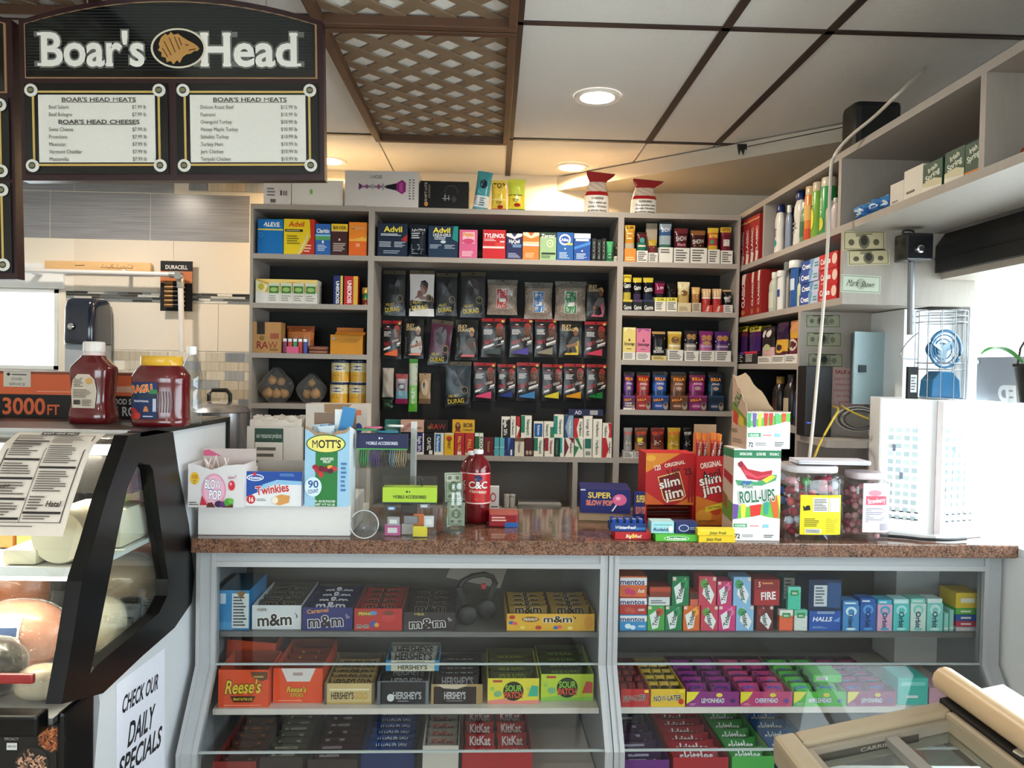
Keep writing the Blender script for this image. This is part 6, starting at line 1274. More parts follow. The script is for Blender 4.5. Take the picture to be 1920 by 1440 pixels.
# acrylic stand with phone cords
ACR=glass_mat('acrylic','f8fafa',gloss=.02,dens=.0035)
VA=.10;a0,a1=ubox(CT,VA,664,776,900);za=CT.hit(720,812,VA)[1];aw=a1-a0
t=thing('acrylic_stand','clear acrylic stand with a white side panel beside the fruit snacks','display stand',CT.w((a0+a1)/2,VA,ZC),CT.rz)
MB().box(-aw/2,aw/2,.02,.024,.0,za-ZC-.02).build('front_sheet',ACR,t);MB().box(-aw/2,aw/2,.10,.104,0,za-ZC+.01).build('back_sheet',ACR,t);MB().box(-aw/2,aw/2,.024,.10,0,.004).build('base_sheet',ACR,t)
MB('d8d4cf').box(aw/2-.02,aw/2,.104,.108,.07,za-ZC+.03).build('white_panel',PRINT,t)
MB('d8c8b0').box(-aw*.38,-aw*.28,.045,.055,.02,.085).build('wooden_peg',PRINT,t)
def hanger_bag(x0,x1,yh0,yh1,yb_,v,label,hc,tc_,name='accessory_bag',d=.03):
 a,b=ubox(CT,v,x0,x1,(yh0+yb_)/2);w=b-a;z0=CT.hit((x0+x1)/2,yb_,v)[1];z1=CT.hit((x0+x1)/2,yh1,v)[1];z2=CT.hit((x0+x1)/2,yh0,v)[1]
 z0=max(z0,ZC+.0005)
 t=thing(name,label,'accessory bag',CT.w((a+b)/2,v,z0),CT.rz)
 hd=MB(hc).box(-w/2,w/2,-.002,.002+d,z1-z0,z2-z0).build('header_card',PRINT,t)
 g=MB();gfx(g,[('t','MOBILE ACCESSORIES',.5,.42,.62,.2,tc_),('e',.45,.74,.018,.07,tc_),('e',.5,.74,.012,.05,tc_),('r',0,0,1,.08,'4aa04a' if tc_!='1c2814' else '24303c')],w,z2-z1,off0=.0026,z0=z1-z0);g.build('printed_label',PRINT,hd)
 MB().box(-w/2,w/2,0,.0012,0,z1-z0).build('clear_front',ACR,t);MB().box(-w/2,w/2,d,d+.0012,0,z1-z0).build('clear_back',ACR,t)
 return t,w,z1-z0,z2-z0
t,w,hb,ht=hanger_bag(668,764,814,843,880,VA-.022,'clear bag of phone cords with a navy header on the acrylic stand','20244a','d0d4e4')
rr=random.Random(5);k=0
for col,n in(('2f9a52',5),('4a2f7a',5),('15161a',4),('5a86a8',2),('a08a68',5)):
 for i in range(n):
  x=-w*.46+w*.92*(k+.5)/21;k+=1
  pts=[(x-.002,.015,hb*.98),(x-.004+rr.uniform(-.004,.0),.012,hb*.4),(x,.014,hb*.08),(x+.004,.016,hb*.4),(x+.003,.016,hb*.98)]
  o=MB(col).tube(pts,.0017,5).build('charging_cable',PLASTIC,None,loc=t.location,rot=t.rotation_euler,smooth=80);tag(o,'%s phone cord looped inside the bag with the navy header'%{'2f9a52':'green','4a2f7a':'purple','15161a':'black','5a86a8':'blue','a08a68':'tan'}[col],'cord','phone cords in the bag')
for k,(col,x,nm)in enumerate((('2c7a94',.012,'teal'),('3a9a5a',-.05,'green'),('c86a8a',-.03,'pink'),('e4e4e0',.04,'white'))):
 z0=ht+.006+k*.0065;o=MB(col).tube([(x+(.034-.004*k)*math.cos(a_),.018+.011*math.sin(a_),z0)for a_ in[i*PI/8 for i in range(16)]],.003,6,closed=True).build('cable_coil',PLASTIC,None,loc=t.location,rot=t.rotation_euler,smooth=80);tag(o,nm+' coiled cord lying on top of the navy header card','cord','coiled cords on the bag')
t,w,hb,ht=hanger_bag(717,818,914,944,1009,.035,'clear bag of phone chargers with a lime green header','a8c83a','1c2814',d=.045)
MB().box(-w/2,w/2,.001,.0022,ht,ht+.035).build('clear_top',ACR,t)
m=MB('2a2a2c');rr=random.Random(8)
m.tube([(.03+.012*math.cos(a_*1.9)*(1-a_/14),.02,ht+.016+.014*math.sin(a_*1.5))for a_ in range(12)],.003,5);m.build('twisted_tie',BLACKM,t)
chg=[(-.34,.84,.11,.09,'5a86c8','blue'),(-.02,.80,.22,.2,'1d1d20','black'),(.26,.88,.16,.14,'6a6478','mauve'),(-.3,.46,.17,.2,'a8a4a8','grey'),(.02,.48,.2,.18,'86848a','dark grey'),(.16,.46,.15,.26,'e8762a','orange'),(.36,.46,.14,.26,'d0d0d2','white'),(-.32,.17,.22,.26,'c85a94','pink'),(-.04,.18,.18,.24,'b0aca8','pale grey'),(.2,.14,.2,.24,'e6cf2a','yellow')]
for k,(cx,cz,ww_,hh_,col,nm)in enumerate(chg):
 ww_*=1.35;hh_*=1.3;cc=thing('phone_charger','%s phone charger in the bag with the lime header'%nm,'charger',t.matrix_basis@Vector((cx*w,.006+.0125*(k%3),max(.001,(cz-hh_/2)*hb))),CT.rz,'phone chargers in the bag')
 MB(col).box(-ww_*w/2,ww_*w/2,0,.011,0,hh_*hb).build('body',PLASTIC,cc,bevel=.003)
 if k in(0,2,3,6,7):
  MB('e8e4e2').box(-ww_*w*.3,ww_*w*.3,-.0008,0,hh_*hb*.25,hh_*hb*.7).build('sticker',PLASTIC,cc)
# clear cup lying on its side
cu_,cv_=CT.floor(687,1006,CZT);rc=.045
t=thing('plastic_cup','clear plastic cup lying on its side with its mouth forward','cup',CT.w(cu_-.002,.012,ZC),CT.rz)
CUP=glass_mat('cup_plastic','eceff0',gloss=.08,dens=.05)
m=MB().lathe([(.031,.0),(.030,.004)],28);m=MB();m.lathe([(.0425,0),(.032,.075)],32,cap=False);m.v=[(x,z,y+rc)for x,y,z in m.v];m.build('wall',CUP,t,smooth=80)
m=MB().tube([(.0425*math.cos(i*PI/18),0,.0425*math.sin(i*PI/18)+rc)for i in range(36)],.0016,6,closed=True);m.build('rim',mat('cup_rim','d0d4d6',rough=.3),t,smooth=80)
m=MB().lathe([(.032,0),(.032,.001)],28);m.v=[(x,z+.074,y+rc)for x,y,z in m.v];m.build('bottom',CUP,t)
# tip jar
ju,jv=CT.floor(850,1000,CZT);jz=CT.hit(850,905,jv)[1]-ZC
t=thing('tip_jar','clear glass jar holding folded dollar notes','jar',CT.w(ju,jv+.035,ZC),CT.rz)
MB().lathe([(.032,0),(.036,.006),(.036,jz*.66),(.030,jz*.78),(.030,jz*.82),(.033,jz*.83),(.033,jz*.97),(.031,jz)],28,cap=False).build('glass',glass_mat('jar_glass','e6eeea',gloss=.08,dens=.045),t,smooth=60)
MB().lathe([(.034,0),(.034,.004)],28).build('base',glass_mat('jar_base','c8d4d0',gloss=.1,dens=.1),t)
def note(px0,px1,yt,yb,v,label,tilt,bend=.0):
 a,b=ubox(CT,v,px0,px1,(yt+yb)/2);w=b-a;z0,z1=CT.hit((px0+px1)/2,yb,v)[1],CT.hit((px0+px1)/2,yt,v)[1];h=z1-z0
 f=lambda x,z,off:(x,-off+bend*(z/h)**2-.25*x*x/.03,z)
 m=MB('a8b49c');m.grid(lambda u,vv:f((u-.5)*w,vv*h,0),6,5);m.grid(lambda u,vv:f((u-.5)*w,vv*h,-.0006),6,5)
 o=m.build('dollar_note',PAPER,None,loc=CT.w((a+b)/2,v,z0),rot=(0,tilt,CT.rz));tag(o,label,'banknote','dollar notes in the jar')
 g=MB();gfx(g,[('r',.06,.04,.94,.96,'6a7262'),('r',.1,.07,.9,.93,'b0b2a0'),('e',.5,.5,.28,.2,'4e6248'),('e',.5,.5,.18,.13,'9aa88c'),('e',.28,.82,.12,.07,'6a7262'),('e',.72,.82,.12,.07,'6a7262'),('e',.28,.18,.12,.07,'6a7262'),('e',.72,.18,.12,.07,'6a7262'),('g',.15,.3,.3,.7,6,'6a7c62'),('g',.7,.3,.86,.7,6,'6a7c62')],w,h,f,n=6,off0=.0006);g.build('printed_label',PAPER,o)
note(839,871,942,985,jv+.018,'folded dollar note inside the glass jar',.0);note(835,868,886,940,jv+.045,'dollar note sticking out of the top of the jar',-.03)
# two soda bottles
SODA=mat('red_soda','6a1018',rough=.08,noise=.1,coat=.4);
def soda(px,py,yt,label,dv=0,v=None):
 u,v_=CT.floor(px,py,CZT);v_=v if v is not None else v_;H=CT.hit(px,yt,v_+.04)[1]-ZC;r=CT.hit(px+23,950,v_+.04)[0]-CT.hit(px,950,v_+.04)[0]
 t=thing('soda_bottle',label,'bottle',CT.w(u,v_+.045,ZC),CT.rz,'red soda bottles')
 MB().lathe([(r*.75,0),(r*.95,.006),(r,.02),(r*.97,H*.3),(r,H*.36),(r,H*.70),(r*.97,H*.76),(r*.8,H*.84),(r*.5,H*.90),(r*.33,H*.93),(r*.33,H*.945)],28).build('bottle',SODA,t,smooth=60)
 MB('e6e4e2').lathe([(r*.40,H*.945),(r*.41,H*.955),(r*.41,H*.995),(r*.37,H)],20).build('cap',PLASTIC,t,smooth=40)
 m=MB('c4252f');m.lathe([(r*1.012,H*.27),(r*1.012,H*.70)],28,cap=False)
 lb=m.build('label',PLASTIC,t,smooth=60);g=MB();R_=r*1.013;cs=lambda x,z,off:((R_+off)*math.sin(x/R_),-(R_+off)*math.cos(x/R_),z)
 gfx(g,[('r',0,.95,1,.98,'f0e8e4'),('r',0,.02,1,.05,'f0e8e4'),('e',.5,.83,.14,.1,'2a2c5a'),('t','C&C',.5,.62,.66,.22,'f4f0ea',{'out':'3a2a2a'}),('t','STRAWBERRY',.5,.4,.6,.08,'f0e0c8',{'rot':-4}),('p',[(.2,.08),(.8,.08),(.78,.3),(.5,.36),(.22,.3)],'3a5a34'),('e',.5,.2,.13,.09,'c83230')],R_*2.4,H*.43,cs,n=8,off0=.0008,z0=H*.27);g.build('printed_label',PLASTIC,lb)
soda(895,984,843,'front red strawberry soda bottle with white cap')
soda(884,984,846,'red strawberry soda bottle half hidden behind the front one',v=.34)
u,v_=CT.floor(943,989,CZT)
carton(CT,v_,916,972,963,ZC,.09,'gum_pack','red candy pack with blue corner lying beside the soda bottles','8a1f28',[('r',.55,0,1,.35,'2c5a9a'),('g',.1,.4,.8,.8,2,'e0b0a0')],None,'packet',top='b85a4a',yb=990,bevel=.006,m=GLOSSY)
carton(CT,.50,917,936,913,ZC,.03,'white_carton','small white carton with a red emblem behind the soda bottles','d4cfca',[('e',.4,.55,.3,.2,'b04a4a'),('e',.4,.55,.2,.13,'d4cfca'),('g',.2,.1,.9,.2,1,'5a5654')],None,yb=955)
# behind the counter, on the lower shelf of the back unit
for k,x in enumerate((950,961)):
 p_=P(x,945,Y=3.74);t=thing('small_canister','small white canister, %s of two in the lower shelf'%('left','right')[k],'canister',(p_.x,3.76,.8605),group='canisters in the lower shelf');MB('b8b4ae').lathe([(.013,0),(.014,.004),(.014,.05),(.012,.055)],14,col='b8b4ae').build('body',PLASTIC,t,smooth=40);MB('d8d4cf').lathe([(.0145,.0555),(.0145,.066)],14,col='d8d4cf').build('lid',PLASTIC,t)
m=MB('8f8c89')
for k in range(8):m.obox(Matrix.Translation((0,0,.0015+k*.0031))@Matrix.Rotation(.03*math.sin(k*2.1),4,'Z'),.105,.075,.0012,('8f8c89','a8a5a2')[k%2])
p_=P(1010,950,Y=3.8);o=m.build('paper_stack',PAPER,None,loc=(p_.x,3.80,.8605));tag(o,'loose stack of grey papers in the lower back shelf','papers')
# candy and jerky cartons, right of centre
SBP=[('t','SUPER',.38,.76,.46,.24,'e8c85a',{'out':'10104a'}),('t','BLOW POP',.38,.44,.52,.2,'c83a3c',{'out':'f0c0a0'}),('p',[(.62,.1),(.65,.1),(.76,.45),(.73,.45)],'f0e8e4'),('e',.78,.58,.14,.24,'d8608c'),('e',.75,.64,.05,.08,'f0a8c4'),('r',0,.94,.1,1,'c8ccd8')]
ul,vl=.0,.0
o=carton(CT,.30,1088,1182,918,ZC+.03,.16,'lollipop_carton','navy carton of lollipops with yellow lettering, left of the jerky boxes','1b1f62',SBP,'navy lollipop cartons',yb=975)
o.rotation_euler=(0,0,CT.rz-.10)
MB('2a2018').box(-.09,.09,.02,.14,-.03,-.0008).build('stand',CARD,o)
o=carton(CT,.28,1188,1209,922,ZC,.012,'lollipop_carton','second navy lollipop carton partly hidden by the red jerky box','1b1f62',[('t','SUPER',.62,.78,.8,.22,'e8c85a',{'out':'10104a'}),('t','BLOW POP',.62,.42,.9,.2,'c83a3c',{'out':'f0c0a0'})],'navy lollipop cartons',yb=980)
SJ=[('p',[(0,1),(.7,1),(0,.62)],'e08a2c'),('e',.1,.9,.1,.06,'eaa83a'),('p',[(0,.0),(.4,.0),(0,.25)],'d8642a'),('p',[(.6,0),(1,0),(1,.2)],'d87a2c'),('t','120',.23,.72,.14,.1,'f4e8d8',{'rot':12}),('t','ORIGINAL',.58,.80,.42,.075,'f4e8d8',{'rot':12}),('p',[(.24,.54),(.68,.66),(.82,.18),(.74,.10),(.42,.05),(.36,.12)],'f0d48a'),('p',[(.26,.525),(.67,.635),(.80,.19),(.73,.125),(.43,.075),(.38,.13)],'7a1418'),('t','slim',.48,.44,.44,.17,'f8f4ea',{'rot':14,'out':'7a1418'}),('t','jim',.58,.235,.38,.19,'f8f4ea',{'rot':14,'out':'7a1418'}),('t','3 for',.55,.66,.3,.12,'1a1a1e',{'rot':20,'b':0}),('t','2$',.85,.66,.16,.13,'1a1a1e',{'rot':10,'b':0}),('r',.86,.05,.9,.6,'a01c22'),('r',.92,.05,.96,.62,'a01c22')]
vs=.30
a,b=ubox(CT,vs,1210,1303,910);zs0=CT.hit(1257,850,vs)[1];hs0=zs0-ZC;w=b-a-.001
t=thing('jerky_carton','red meat stick carton with open slot at the bottom, handwritten price','box',CT.w((a+b)/2,vs,ZC),CT.rz)
m=MB('c2262a');hh=hs0*.26
m.box(-w/2,w/2,0,.002,hh,hs0,'0c2262a'[1:]);m.box(-w/2,-w/2+.006,0,.002,0,hh);m.box(w/2-.006,w/2,0,.002,0,hh);m.box(-w/2+.006,w/2-.006,0,.002,0,.008);m.box(-w/2,-w/2+.002,.002,.12,0,hs0);m.box(w/2-.002,w/2,.002,.12,0,hs0);m.box(-w/2+.002,w/2-.002,.118,.12,0,hs0);m.box(-w/2+.002,w/2-.002,.002,.118,hs0-.002,hs0);m.box(-w/2+.002,w/2-.002,.002,.118,0,.002)
m.build('carton',PRINT,t);g=MB();gfx(g,SJ,w,hs0-hh,off0=.0004,z0=hh);g.build('printed_label',PRINT,t)
for k in range(4):
 o=MB(('5a241c','6a2c20','3a1814','74301f')[k]).tube([(-w*.44,0,0),(w*.44,0,.003)],.0055,8).build('meat_stick',GLOSSY,None,loc=CT.w((a+b)/2,vs+.02+.02*(k%2),ZC+.010+k*.0115),rot=(0,0,CT.rz),smooth=60);tag(o,'dark wrapped meat stick lying in the slot of the red carton','meat stick','meat sticks in the slot')
SJ2=[('p',[(0,0),(1,0),(1,.3),(0,.42)],'d87a2c'),('e',.3,.12,.3,.1,'e8a03a'),('e',.75,.22,.2,.08,'c8441f'),('t','ORIGINAL',.52,.88,.8,.08,'f4e8d8',{'rot':10}),('t','slim',.5,.67,.84,.14,'f8f4ea',{'rot':12,'out':'7a1418'}),('t','jim',.58,.53,.7,.14,'f8f4ea',{'rot':12,'out':'7a1418'}),('t','April',.55,.74,.7,.14,'1a1a1e',{'rot':14,'b':0}),('p',[(.35,.26),(.98,.33),(.98,.25),(.35,.18)],'e8cc3a'),('t','MEAT STICKS',.67,.255,.5,.03,'5a3a14',{'rot':7}),('g',.1,.03,.8,.07,2,'8a4a1c')]
vs2=.27
t=open_carton(CT,vs2,1305,1356,855,ZC,.05,'jerky_carton','narrow red and orange meat stick carton with sticks rising out of it','c2262a',SJ2,back=.075,inside='d87a4a',yb=976)
w,h=t['wh'];o=MB('8a5a3c').obox(Matrix.Translation((-w*.05,.053,h+.085)),w*.42,.001,.02).build('cardboard_tab',CARD,t)
for k in range(4):
 x=-w*.34+k*w*.23
 mb,sf=pouch_mesh(.016,.17-.006*(k%2),.012,[(.80,('a8242a','8a1c24')[k%2]),(.88,'d8542c'),(1,'e8822c')],.03,.2,k,nu=4)
 o=mb.build('meat_stick',GLOSSY,None,loc=CT.w(0,0,0)*0+t.matrix_basis@Vector((x,.012+.012*(k%2),h-.09)),rot=(0,.03*(k-1.5),CT.rz),smooth=60,weld=True);tag(o,'red and orange meat stick, %s from left in the narrow carton'%ORD[k],'meat stick','meat sticks in the narrow carton')
 g=MB();gfx(g,[('t','ORIGINAL',.5,.62,.5,.5,'f0e0d8',{'vt':80})],.014,.16,sf,n=2,off0=.001);g.build('printed_label',GLOSSY,o)
# fruit roll cartons
RU=[('r',0,.9,1,.985,'2f7a54'),('t','NATURAL FLAVORS',.25,.945,.26,.03,'eef4ea'),('t','GLUTEN FREE',.57,.945,.2,.03,'eef4ea'),('t','VITAMIN C',.85,.945,.2,.03,'eef4ea'),
      ('p',[(.08,.84),(.16,.87),(.3,.78),(.6,.75),(.82,.77),(.8,.70),(.55,.655),(.3,.67),(.2,.75)],'b82a3a'),('p',[(.2,.78),(.5,.70),(.78,.73),(.76,.71),(.5,.675),(.24,.72)],'d8485a'),('e',.14,.83,.05,.03,'8a1c2c'),
      ('p',[(.04,.66),(.5,.64),(.8,.72),(.92,.72),(.9,.66),(.6,.60),(.1,.60)],'4a9a6a'),('p',[(.6,.66),(.8,.72),(.9,.70),(.7,.63)],'d8c83a'),('p',[(.2,.65),(.4,.65),(.3,.60),(.14,.61)],'3a6aa0'),
      ('p',[(0,.38),(.5,.36),(1,.50),(1,.22),(.6,.28),(0,.22)],'6ab84a'),('p',[(0,.4),(.12,.39),(.1,.24),(0,.22)],'6a4a9a'),('p',[(.16,.40),(.28,.39),(.26,.25),(.18,.24)],'d8d04a'),('p',[(.36,.38),(.6,.4),(.58,.28),(.38,.26)],'d8342c'),('p',[(.66,.42),(.78,.44),(.74,.29),(.66,.28)],'3a9a8a'),('p',[(.78,.46),(.92,.5),(.98,.26),(.88,.24)],'e8622a'),('p',[(.92,.5),(1,.5),(1,.3)],'e8d04a'),
      ('p',[(0,0),(1,0),(1,.24),(.55,.27),(0,.23)],'e8e6e4'),('t','Fruit',.3,.595,.22,.045,'2f6a44',{'out':'f4f4f0'}),('t','ROLL-UPS',.5,.49,.76,.13,'2c6a4c',{'rot':5,'out':'f4f4f0'}),('r',.02,.145,.3,.185,'3a9a6a'),('t','4 FLAVORS',.16,.165,.22,.025,'eef4ea'),('r',.36,.155,.55,.165,'d86a7a'),('r',.64,.14,.76,.18,'8ac0e0'),('t','72',.1,.05,.12,.05,'3a3a3c'),('g',.2,.035,.55,.07,2,'8a8a8c'),('g',.66,.03,.9,.07,2,'5a5a5c')]
VR=.035
o=carton(CT,VR,1374,1463,842,ZC,.10,'fruit_roll_carton','tall white carton with red fruit rolls and green lettering','e4e2e0',RU,'fruit roll cartons',left='c0a894',yb=1018)
g=MB();ops_l=[('r',0,.9,1,.985,'2f7a54'),('p',[(.1,.75),(.9,.7),(.9,.6),(.1,.66)],'a82a34'),('p',[(0,.45),(1,.4),(1,.2),(0,.24)],'6a8a3a'),('p',[(0,.5),(.5,.45),(.5,.3),(0,.36)],'8a5a2c')]
gfx(g,ops_l,.10,o['wh'][1]);w0_=o['wh'][0];g.v=[(-w0_/2+y,.05-x,z)for x,y,z in g.v];g.build('side_print',PRINT,o)
zt1=ZC+o['wh'][1]+.001
# the torn one on top, turned
cl=CT.hit(1400,838,VR-.01);cr=CT.hit(1481,838,VR+.03)
w2=.145;d2=.105;h2=CT.hit(1440,772,VR)[1]-zt1;hb2=CT.hit(1375,702,VR+.06)[1]-zt1
t=thing('fruit_roll_carton','torn-open fruit roll carton on top of the tall one','box',CT.w(cl[0],VR-.008,zt1),CT.rz+.12,'fruit roll cartons')
fm=MB('e4e2e0');fm.box(0,w2,0,.002,0,h2);f=fm.build('front_panel',PRINT,t)
g=MB();gfx(g,[('p',[(0,.72),(.35,.84),(1,.97),(1,.62),(0,.60)],'6ab84a')]+[('p',[(x_,.96),(x_+.1,.96),(x_+.08,.58),(x_+.02,.56)],c_)for x_,c_ in((0,'4a9a6a'),(.12,'6a5a9a'),(.24,'c8d84a'),(.38,'d8342c'),(.5,'d8342c'),(.64,'5ab87a'),(.8,'e8522a'))]+[('p',[(0,0),(1,0),(1,.72),(.9,.74),(.6,.64),(0,.56)],'e8e6e4'),('r',.02,.32,.32,.43,'3a9a6a'),('t','4 FLAVORS',.16,.37,.22,.07,'eef4ea'),('r',.37,.35,.57,.38,'d86a7a'),('r',.64,.32,.77,.42,'8ac0e0'),('t','72',.09,.12,.11,.12,'3a3a3c'),('g',.19,.08,.5,.18,2,'8a8a8c'),('g',.64,.06,.9,.2,3,'5a5a5c'),('r',0,.97,1,1,'c8b8a8')],w2,h2,x0=0,off0=.0004);g.build('printed_label',PRINT,f)
sm=MB('c0a088');n=8;rt=lambda q:h2+(hb2-h2)*(q**.8)+.006*math.sin(q*17)
for i in range(n):
 p,q_=i/n,(i+1)/n;sm.mesh([(0,.002+p*(d2-.002),0),(0,.002+q_*(d2-.002),0),(0,.002+q_*(d2-.002),rt(q_)),(0,.002+p*(d2-.002),rt(p)),(.002,.002+p*(d2-.002),0),(.002,.002+q_*(d2-.002),0),(.002,.002+q_*(d2-.002),rt(q_)),(.002,.002+p*(d2-.002),rt(p))],[(0,1,2,3),(4,5,6,7),(3,2,6,7)])
s_=sm.build('side_panel',PRINT,t);g=MB()
gfx(g,[('p',[(0,.62),(1,.4),(1,.3),(0,.5)],'7a8a3a'),('p',[(.1,.52),(.4,.46),(.4,.3),(.1,.34)],'c8402c'),('p',[(.5,.46),(.8,.4),(.8,.28),(.5,.32)],'d8b43a'),('t','ROLL',.35,.66,.5,.14,'2c6a3c',{'rot':60}),('r',.04,.2,.36,.25,'8a7a5c'),('g',.1,.05,.8,.12,2,'8a7a6a')],d2,hb2);g.v=[(y,d2/2-x,z)for x,y,z in g.v];g.build('side_print',PRINT,s_)
bm_=MB('8a6a50');bt=lambda q:hb2-(hb2-h2*1.05)*max(0,q-.35)/.65-.006*math.sin(q*15)
for i in range(10):
 p,q_=i/10,(i+1)/10;bm_.mesh([(p*w2,d2,0),(q_*w2,d2,0),(q_*w2,d2,bt(q_)),(p*w2,d2,bt(p)),(p*w2,d2+.002,0),(q_*w2,d2+.002,0),(q_*w2,d2+.002,bt(q_)),(p*w2,d2+.002,bt(p))],[(0,1,2,3),(4,5,6,7),(3,2,6,7)])
bm_.build('back_panel',CARD,t);MB().box(w2-.002,w2,.0022,d2-.0002,0,h2).build('side_panel',CARD,t);MB().box(.0022,w2-.0022,.0022,d2-.0002,0,.002).build('bottom_panel',CARD,t)
for k in range(5):
 mb,sf=pouch_mesh(.036,.05,.014,[(1,('b8b8bc','8a8c92')[k%2])],.05,.9,k);o=mb.build('foil_pouch',mat('silver_foil','c4c6ca',rough=.22,metal=.9,noise=.2,bump=.6,scale=40),None,loc=t.matrix_basis@Vector((.04+k*.016,.022+.02*(k%3),h2*.55)),rot=(.1,.25*(k-2),CT.rz),smooth=60,weld=True);tag(o,'crumpled silver foil pouch inside the torn fruit roll carton','pouch','foil pouches in the torn carton')
# gum cartons in front
def gum(x0,x1,yt,yb,v,zb,d,label,col,top,ops,**kw):return carton(CT,v,x0,x1,yt,zb,d,'gum_carton',label,col,ops,'gum cartons on the counter',top=top,yb=yb,**kw)
o=gum(1153,1221,999,1012,.035,ZC,.075,'flat red gum carton under the dark blue one','b3242a','c83a34',[('t','Big',.38,.5,.16,.5,'f4e0c0',{'sh':.2}),('e',.5,.5,.05,.34,'e8b83a'),('t','Red',.64,.5,.18,.5,'f4e0c0',{'sh':.2})])
z1=ZC+o['wh'][1]+.001
t=open_carton(CT,.05,1145,1212,981,z1,.06,'gum_carton','open dark blue gum carton on the red one','1c3a7a',[('t','Winterfresh',.42,.5,.6,.4,'e8f0f4',{'sh':.2}),('r',.7,.2,.98,.5,'3a7ab8')],back=.0,inside='d8dce4',group='gum cartons on the counter',yb=1000);w,h=t['wh']
for k in range(5):
 o=MB('22489a').box(-.006,.006,0,.05,0,h*1.35).build('gum_stick_pack',GLOSSY,None,loc=t.matrix_basis@Vector((-w*.4+k*w*.19,.005,.002)),rot=(0,0,CT.rz));tag(o,'dark blue gum pack, %s from left in the open blue carton'%ORD[k],'gum pack','gum packs in the blue carton')
 MB('dfe6ee').box(-.0055,.0055,.006,.012,h*1.351,h*1.36).build('white_mark',PRINT,o)
og=gum(1229,1308,1003,1020,.012,ZC,.08,'flat bright green gum carton at the counter edge','55b03a','6ac84c',[('e',.5,.45,.3,.36,'dff0d0'),('e',.5,.45,.28,.3,'2a8a44'),('t','Doublemint',.5,.45,.46,.4,'f0f8e8')])
zg=ZC+og['wh'][1]+.001
o=gum(1221,1264,978,1003,.03,zg,.05,'pale aqua antacid carton on the green gum carton','9cccd0','b8d8da',[('t','Rolaids',.46,.32,.74,.28,'24407a',{'sh':.2}),('e',.86,.36,.1,.26,'e8f0f0'),('r',.1,.68,.9,.74,'4a9a9a')])
o=gum(1266,1308,980,1003,.03,zg,.05,'navy antacid carton beside the aqua one','1d2a5c','2a3a6c',[('e',.38,.48,.24,.32,'c8d0e0'),('e',.38,.48,.2,.26,'27376a'),('g',.66,.3,.95,.6,2,'a0acc8')])
oy=gum(1310,1379,1005,1020,.0,ZC,.034,'lower flat yellow gum carton beside the tall white carton','dcb922','ecd03a',[('t','Juicy Fruit',.42,.5,.4,.46,'4a5a2c',{'sh':.2})])
carton(CT,.002,1308,1378,992,ZC+oy['wh'][1]+.001,.03,'gum_carton','upper yellow gum carton stacked on the lower yellow one','e4c42a',[('t','Juicy Fruit',.55,.4,.44,.44,'4a5a2c',{'sh':.2}),('g',.1,.7,.9,.85,1,'f0e080')],'gum cartons on the counter',top='f0d84a',yb=1005)
# tubs of sweets
TUB=glass_mat('tub_plastic','f0f0f0',gloss=.07,dens=.02)
def tub(x0,x1,yt,yb,v,label,capc,lab,sweets,n,cols,nm,rzz,cat):
 a,b=ubox(CT,v+.06,x0,x1,(yt+yb)/2);r=(b-a)/2;H=CT.hit((x0+x1)/2,yt,v+.06)[1]-ZC
 t=thing('candy_tub',label,'tub',CT.w((a+b)/2,v+r,ZC),CT.rz+rzz)
 def sq(u,vv,k=1.0):
  th=2*PI*u;c_,s_=math.cos(th),math.sin(th);e=.5
  return(r*k*math.copysign(abs(c_)**e,c_),r*.9*k*math.copysign(abs(s_)**e,s_))
 prof=[(0,.93),(.03,1),(.80,1),(.86,.96),(.90,.80)]
 m=MB();nn=36
 m.grid(lambda u,vv:(*sq(u,0,prof[round(vv*4)][1]),prof[round(vv*4)][0]*H),nn,4,wrap=True);m.build('tub',TUB,t,smooth=60)
 m=MB(capc);m.grid(lambda u,vv:(*sq(u,0,(.82,.84,.84,.8)[round(vv*3)]),H*(.905,.92,.985,1)[round(vv*3)]),nn,3,wrap=True);m.poly([(*sq(i/nn,0,.8),H)for i in range(nn)]);m.build('lid',PLASTIC,t,smooth=50)
 # label: curved band over the front face
 if lab:
  lu0,lu1,lz0,lz1,ops=lab;ww_=(lu1-lu0)*2*r;hh_=(lz1-lz0)*H
  def cs(x,z,off):
   xx=max(-.985*r,min(.985*r,x));yy=-.9*r*(1-(abs(xx)/r)**4)**.25;return(xx,yy-off-.0006,z)
  g=MB();gfx(g,ops,ww_,hh_,cs,n=10,off0=.0008,x0=-r+lu0*2*r,z0=lz0*H);g.build('label',PRINT,t)
 rr=random.Random(n);shells=[]
 for k in range(n):
  for _ in range(60):
   th=rr.uniform(PI,2*PI)if k<n*.75 else rr.uniform(0,PI);q=rr.uniform(.55,.8);z=rr.uniform(.07,.8)*H
   c_,s_=math.cos(th),math.sin(th);p_=Vector((r*q*math.copysign(abs(c_)**.5,c_),r*.9*q*math.copysign(abs(s_)**.5,s_),z))
   if all((p_-q2).length>sweets[0]*1.15 for q2 in shells):break
  else:continue
  shells.append(p_)
  me=sweets[1](rr);o=me.build(nm,GLOSSY,None,loc=t.matrix_basis@p_,rot=(rr.uniform(0,3),rr.uniform(0,3),rr.uniform(0,3)),smooth=60);tag(o,cat[0],cat[1],cat[2])
 return t
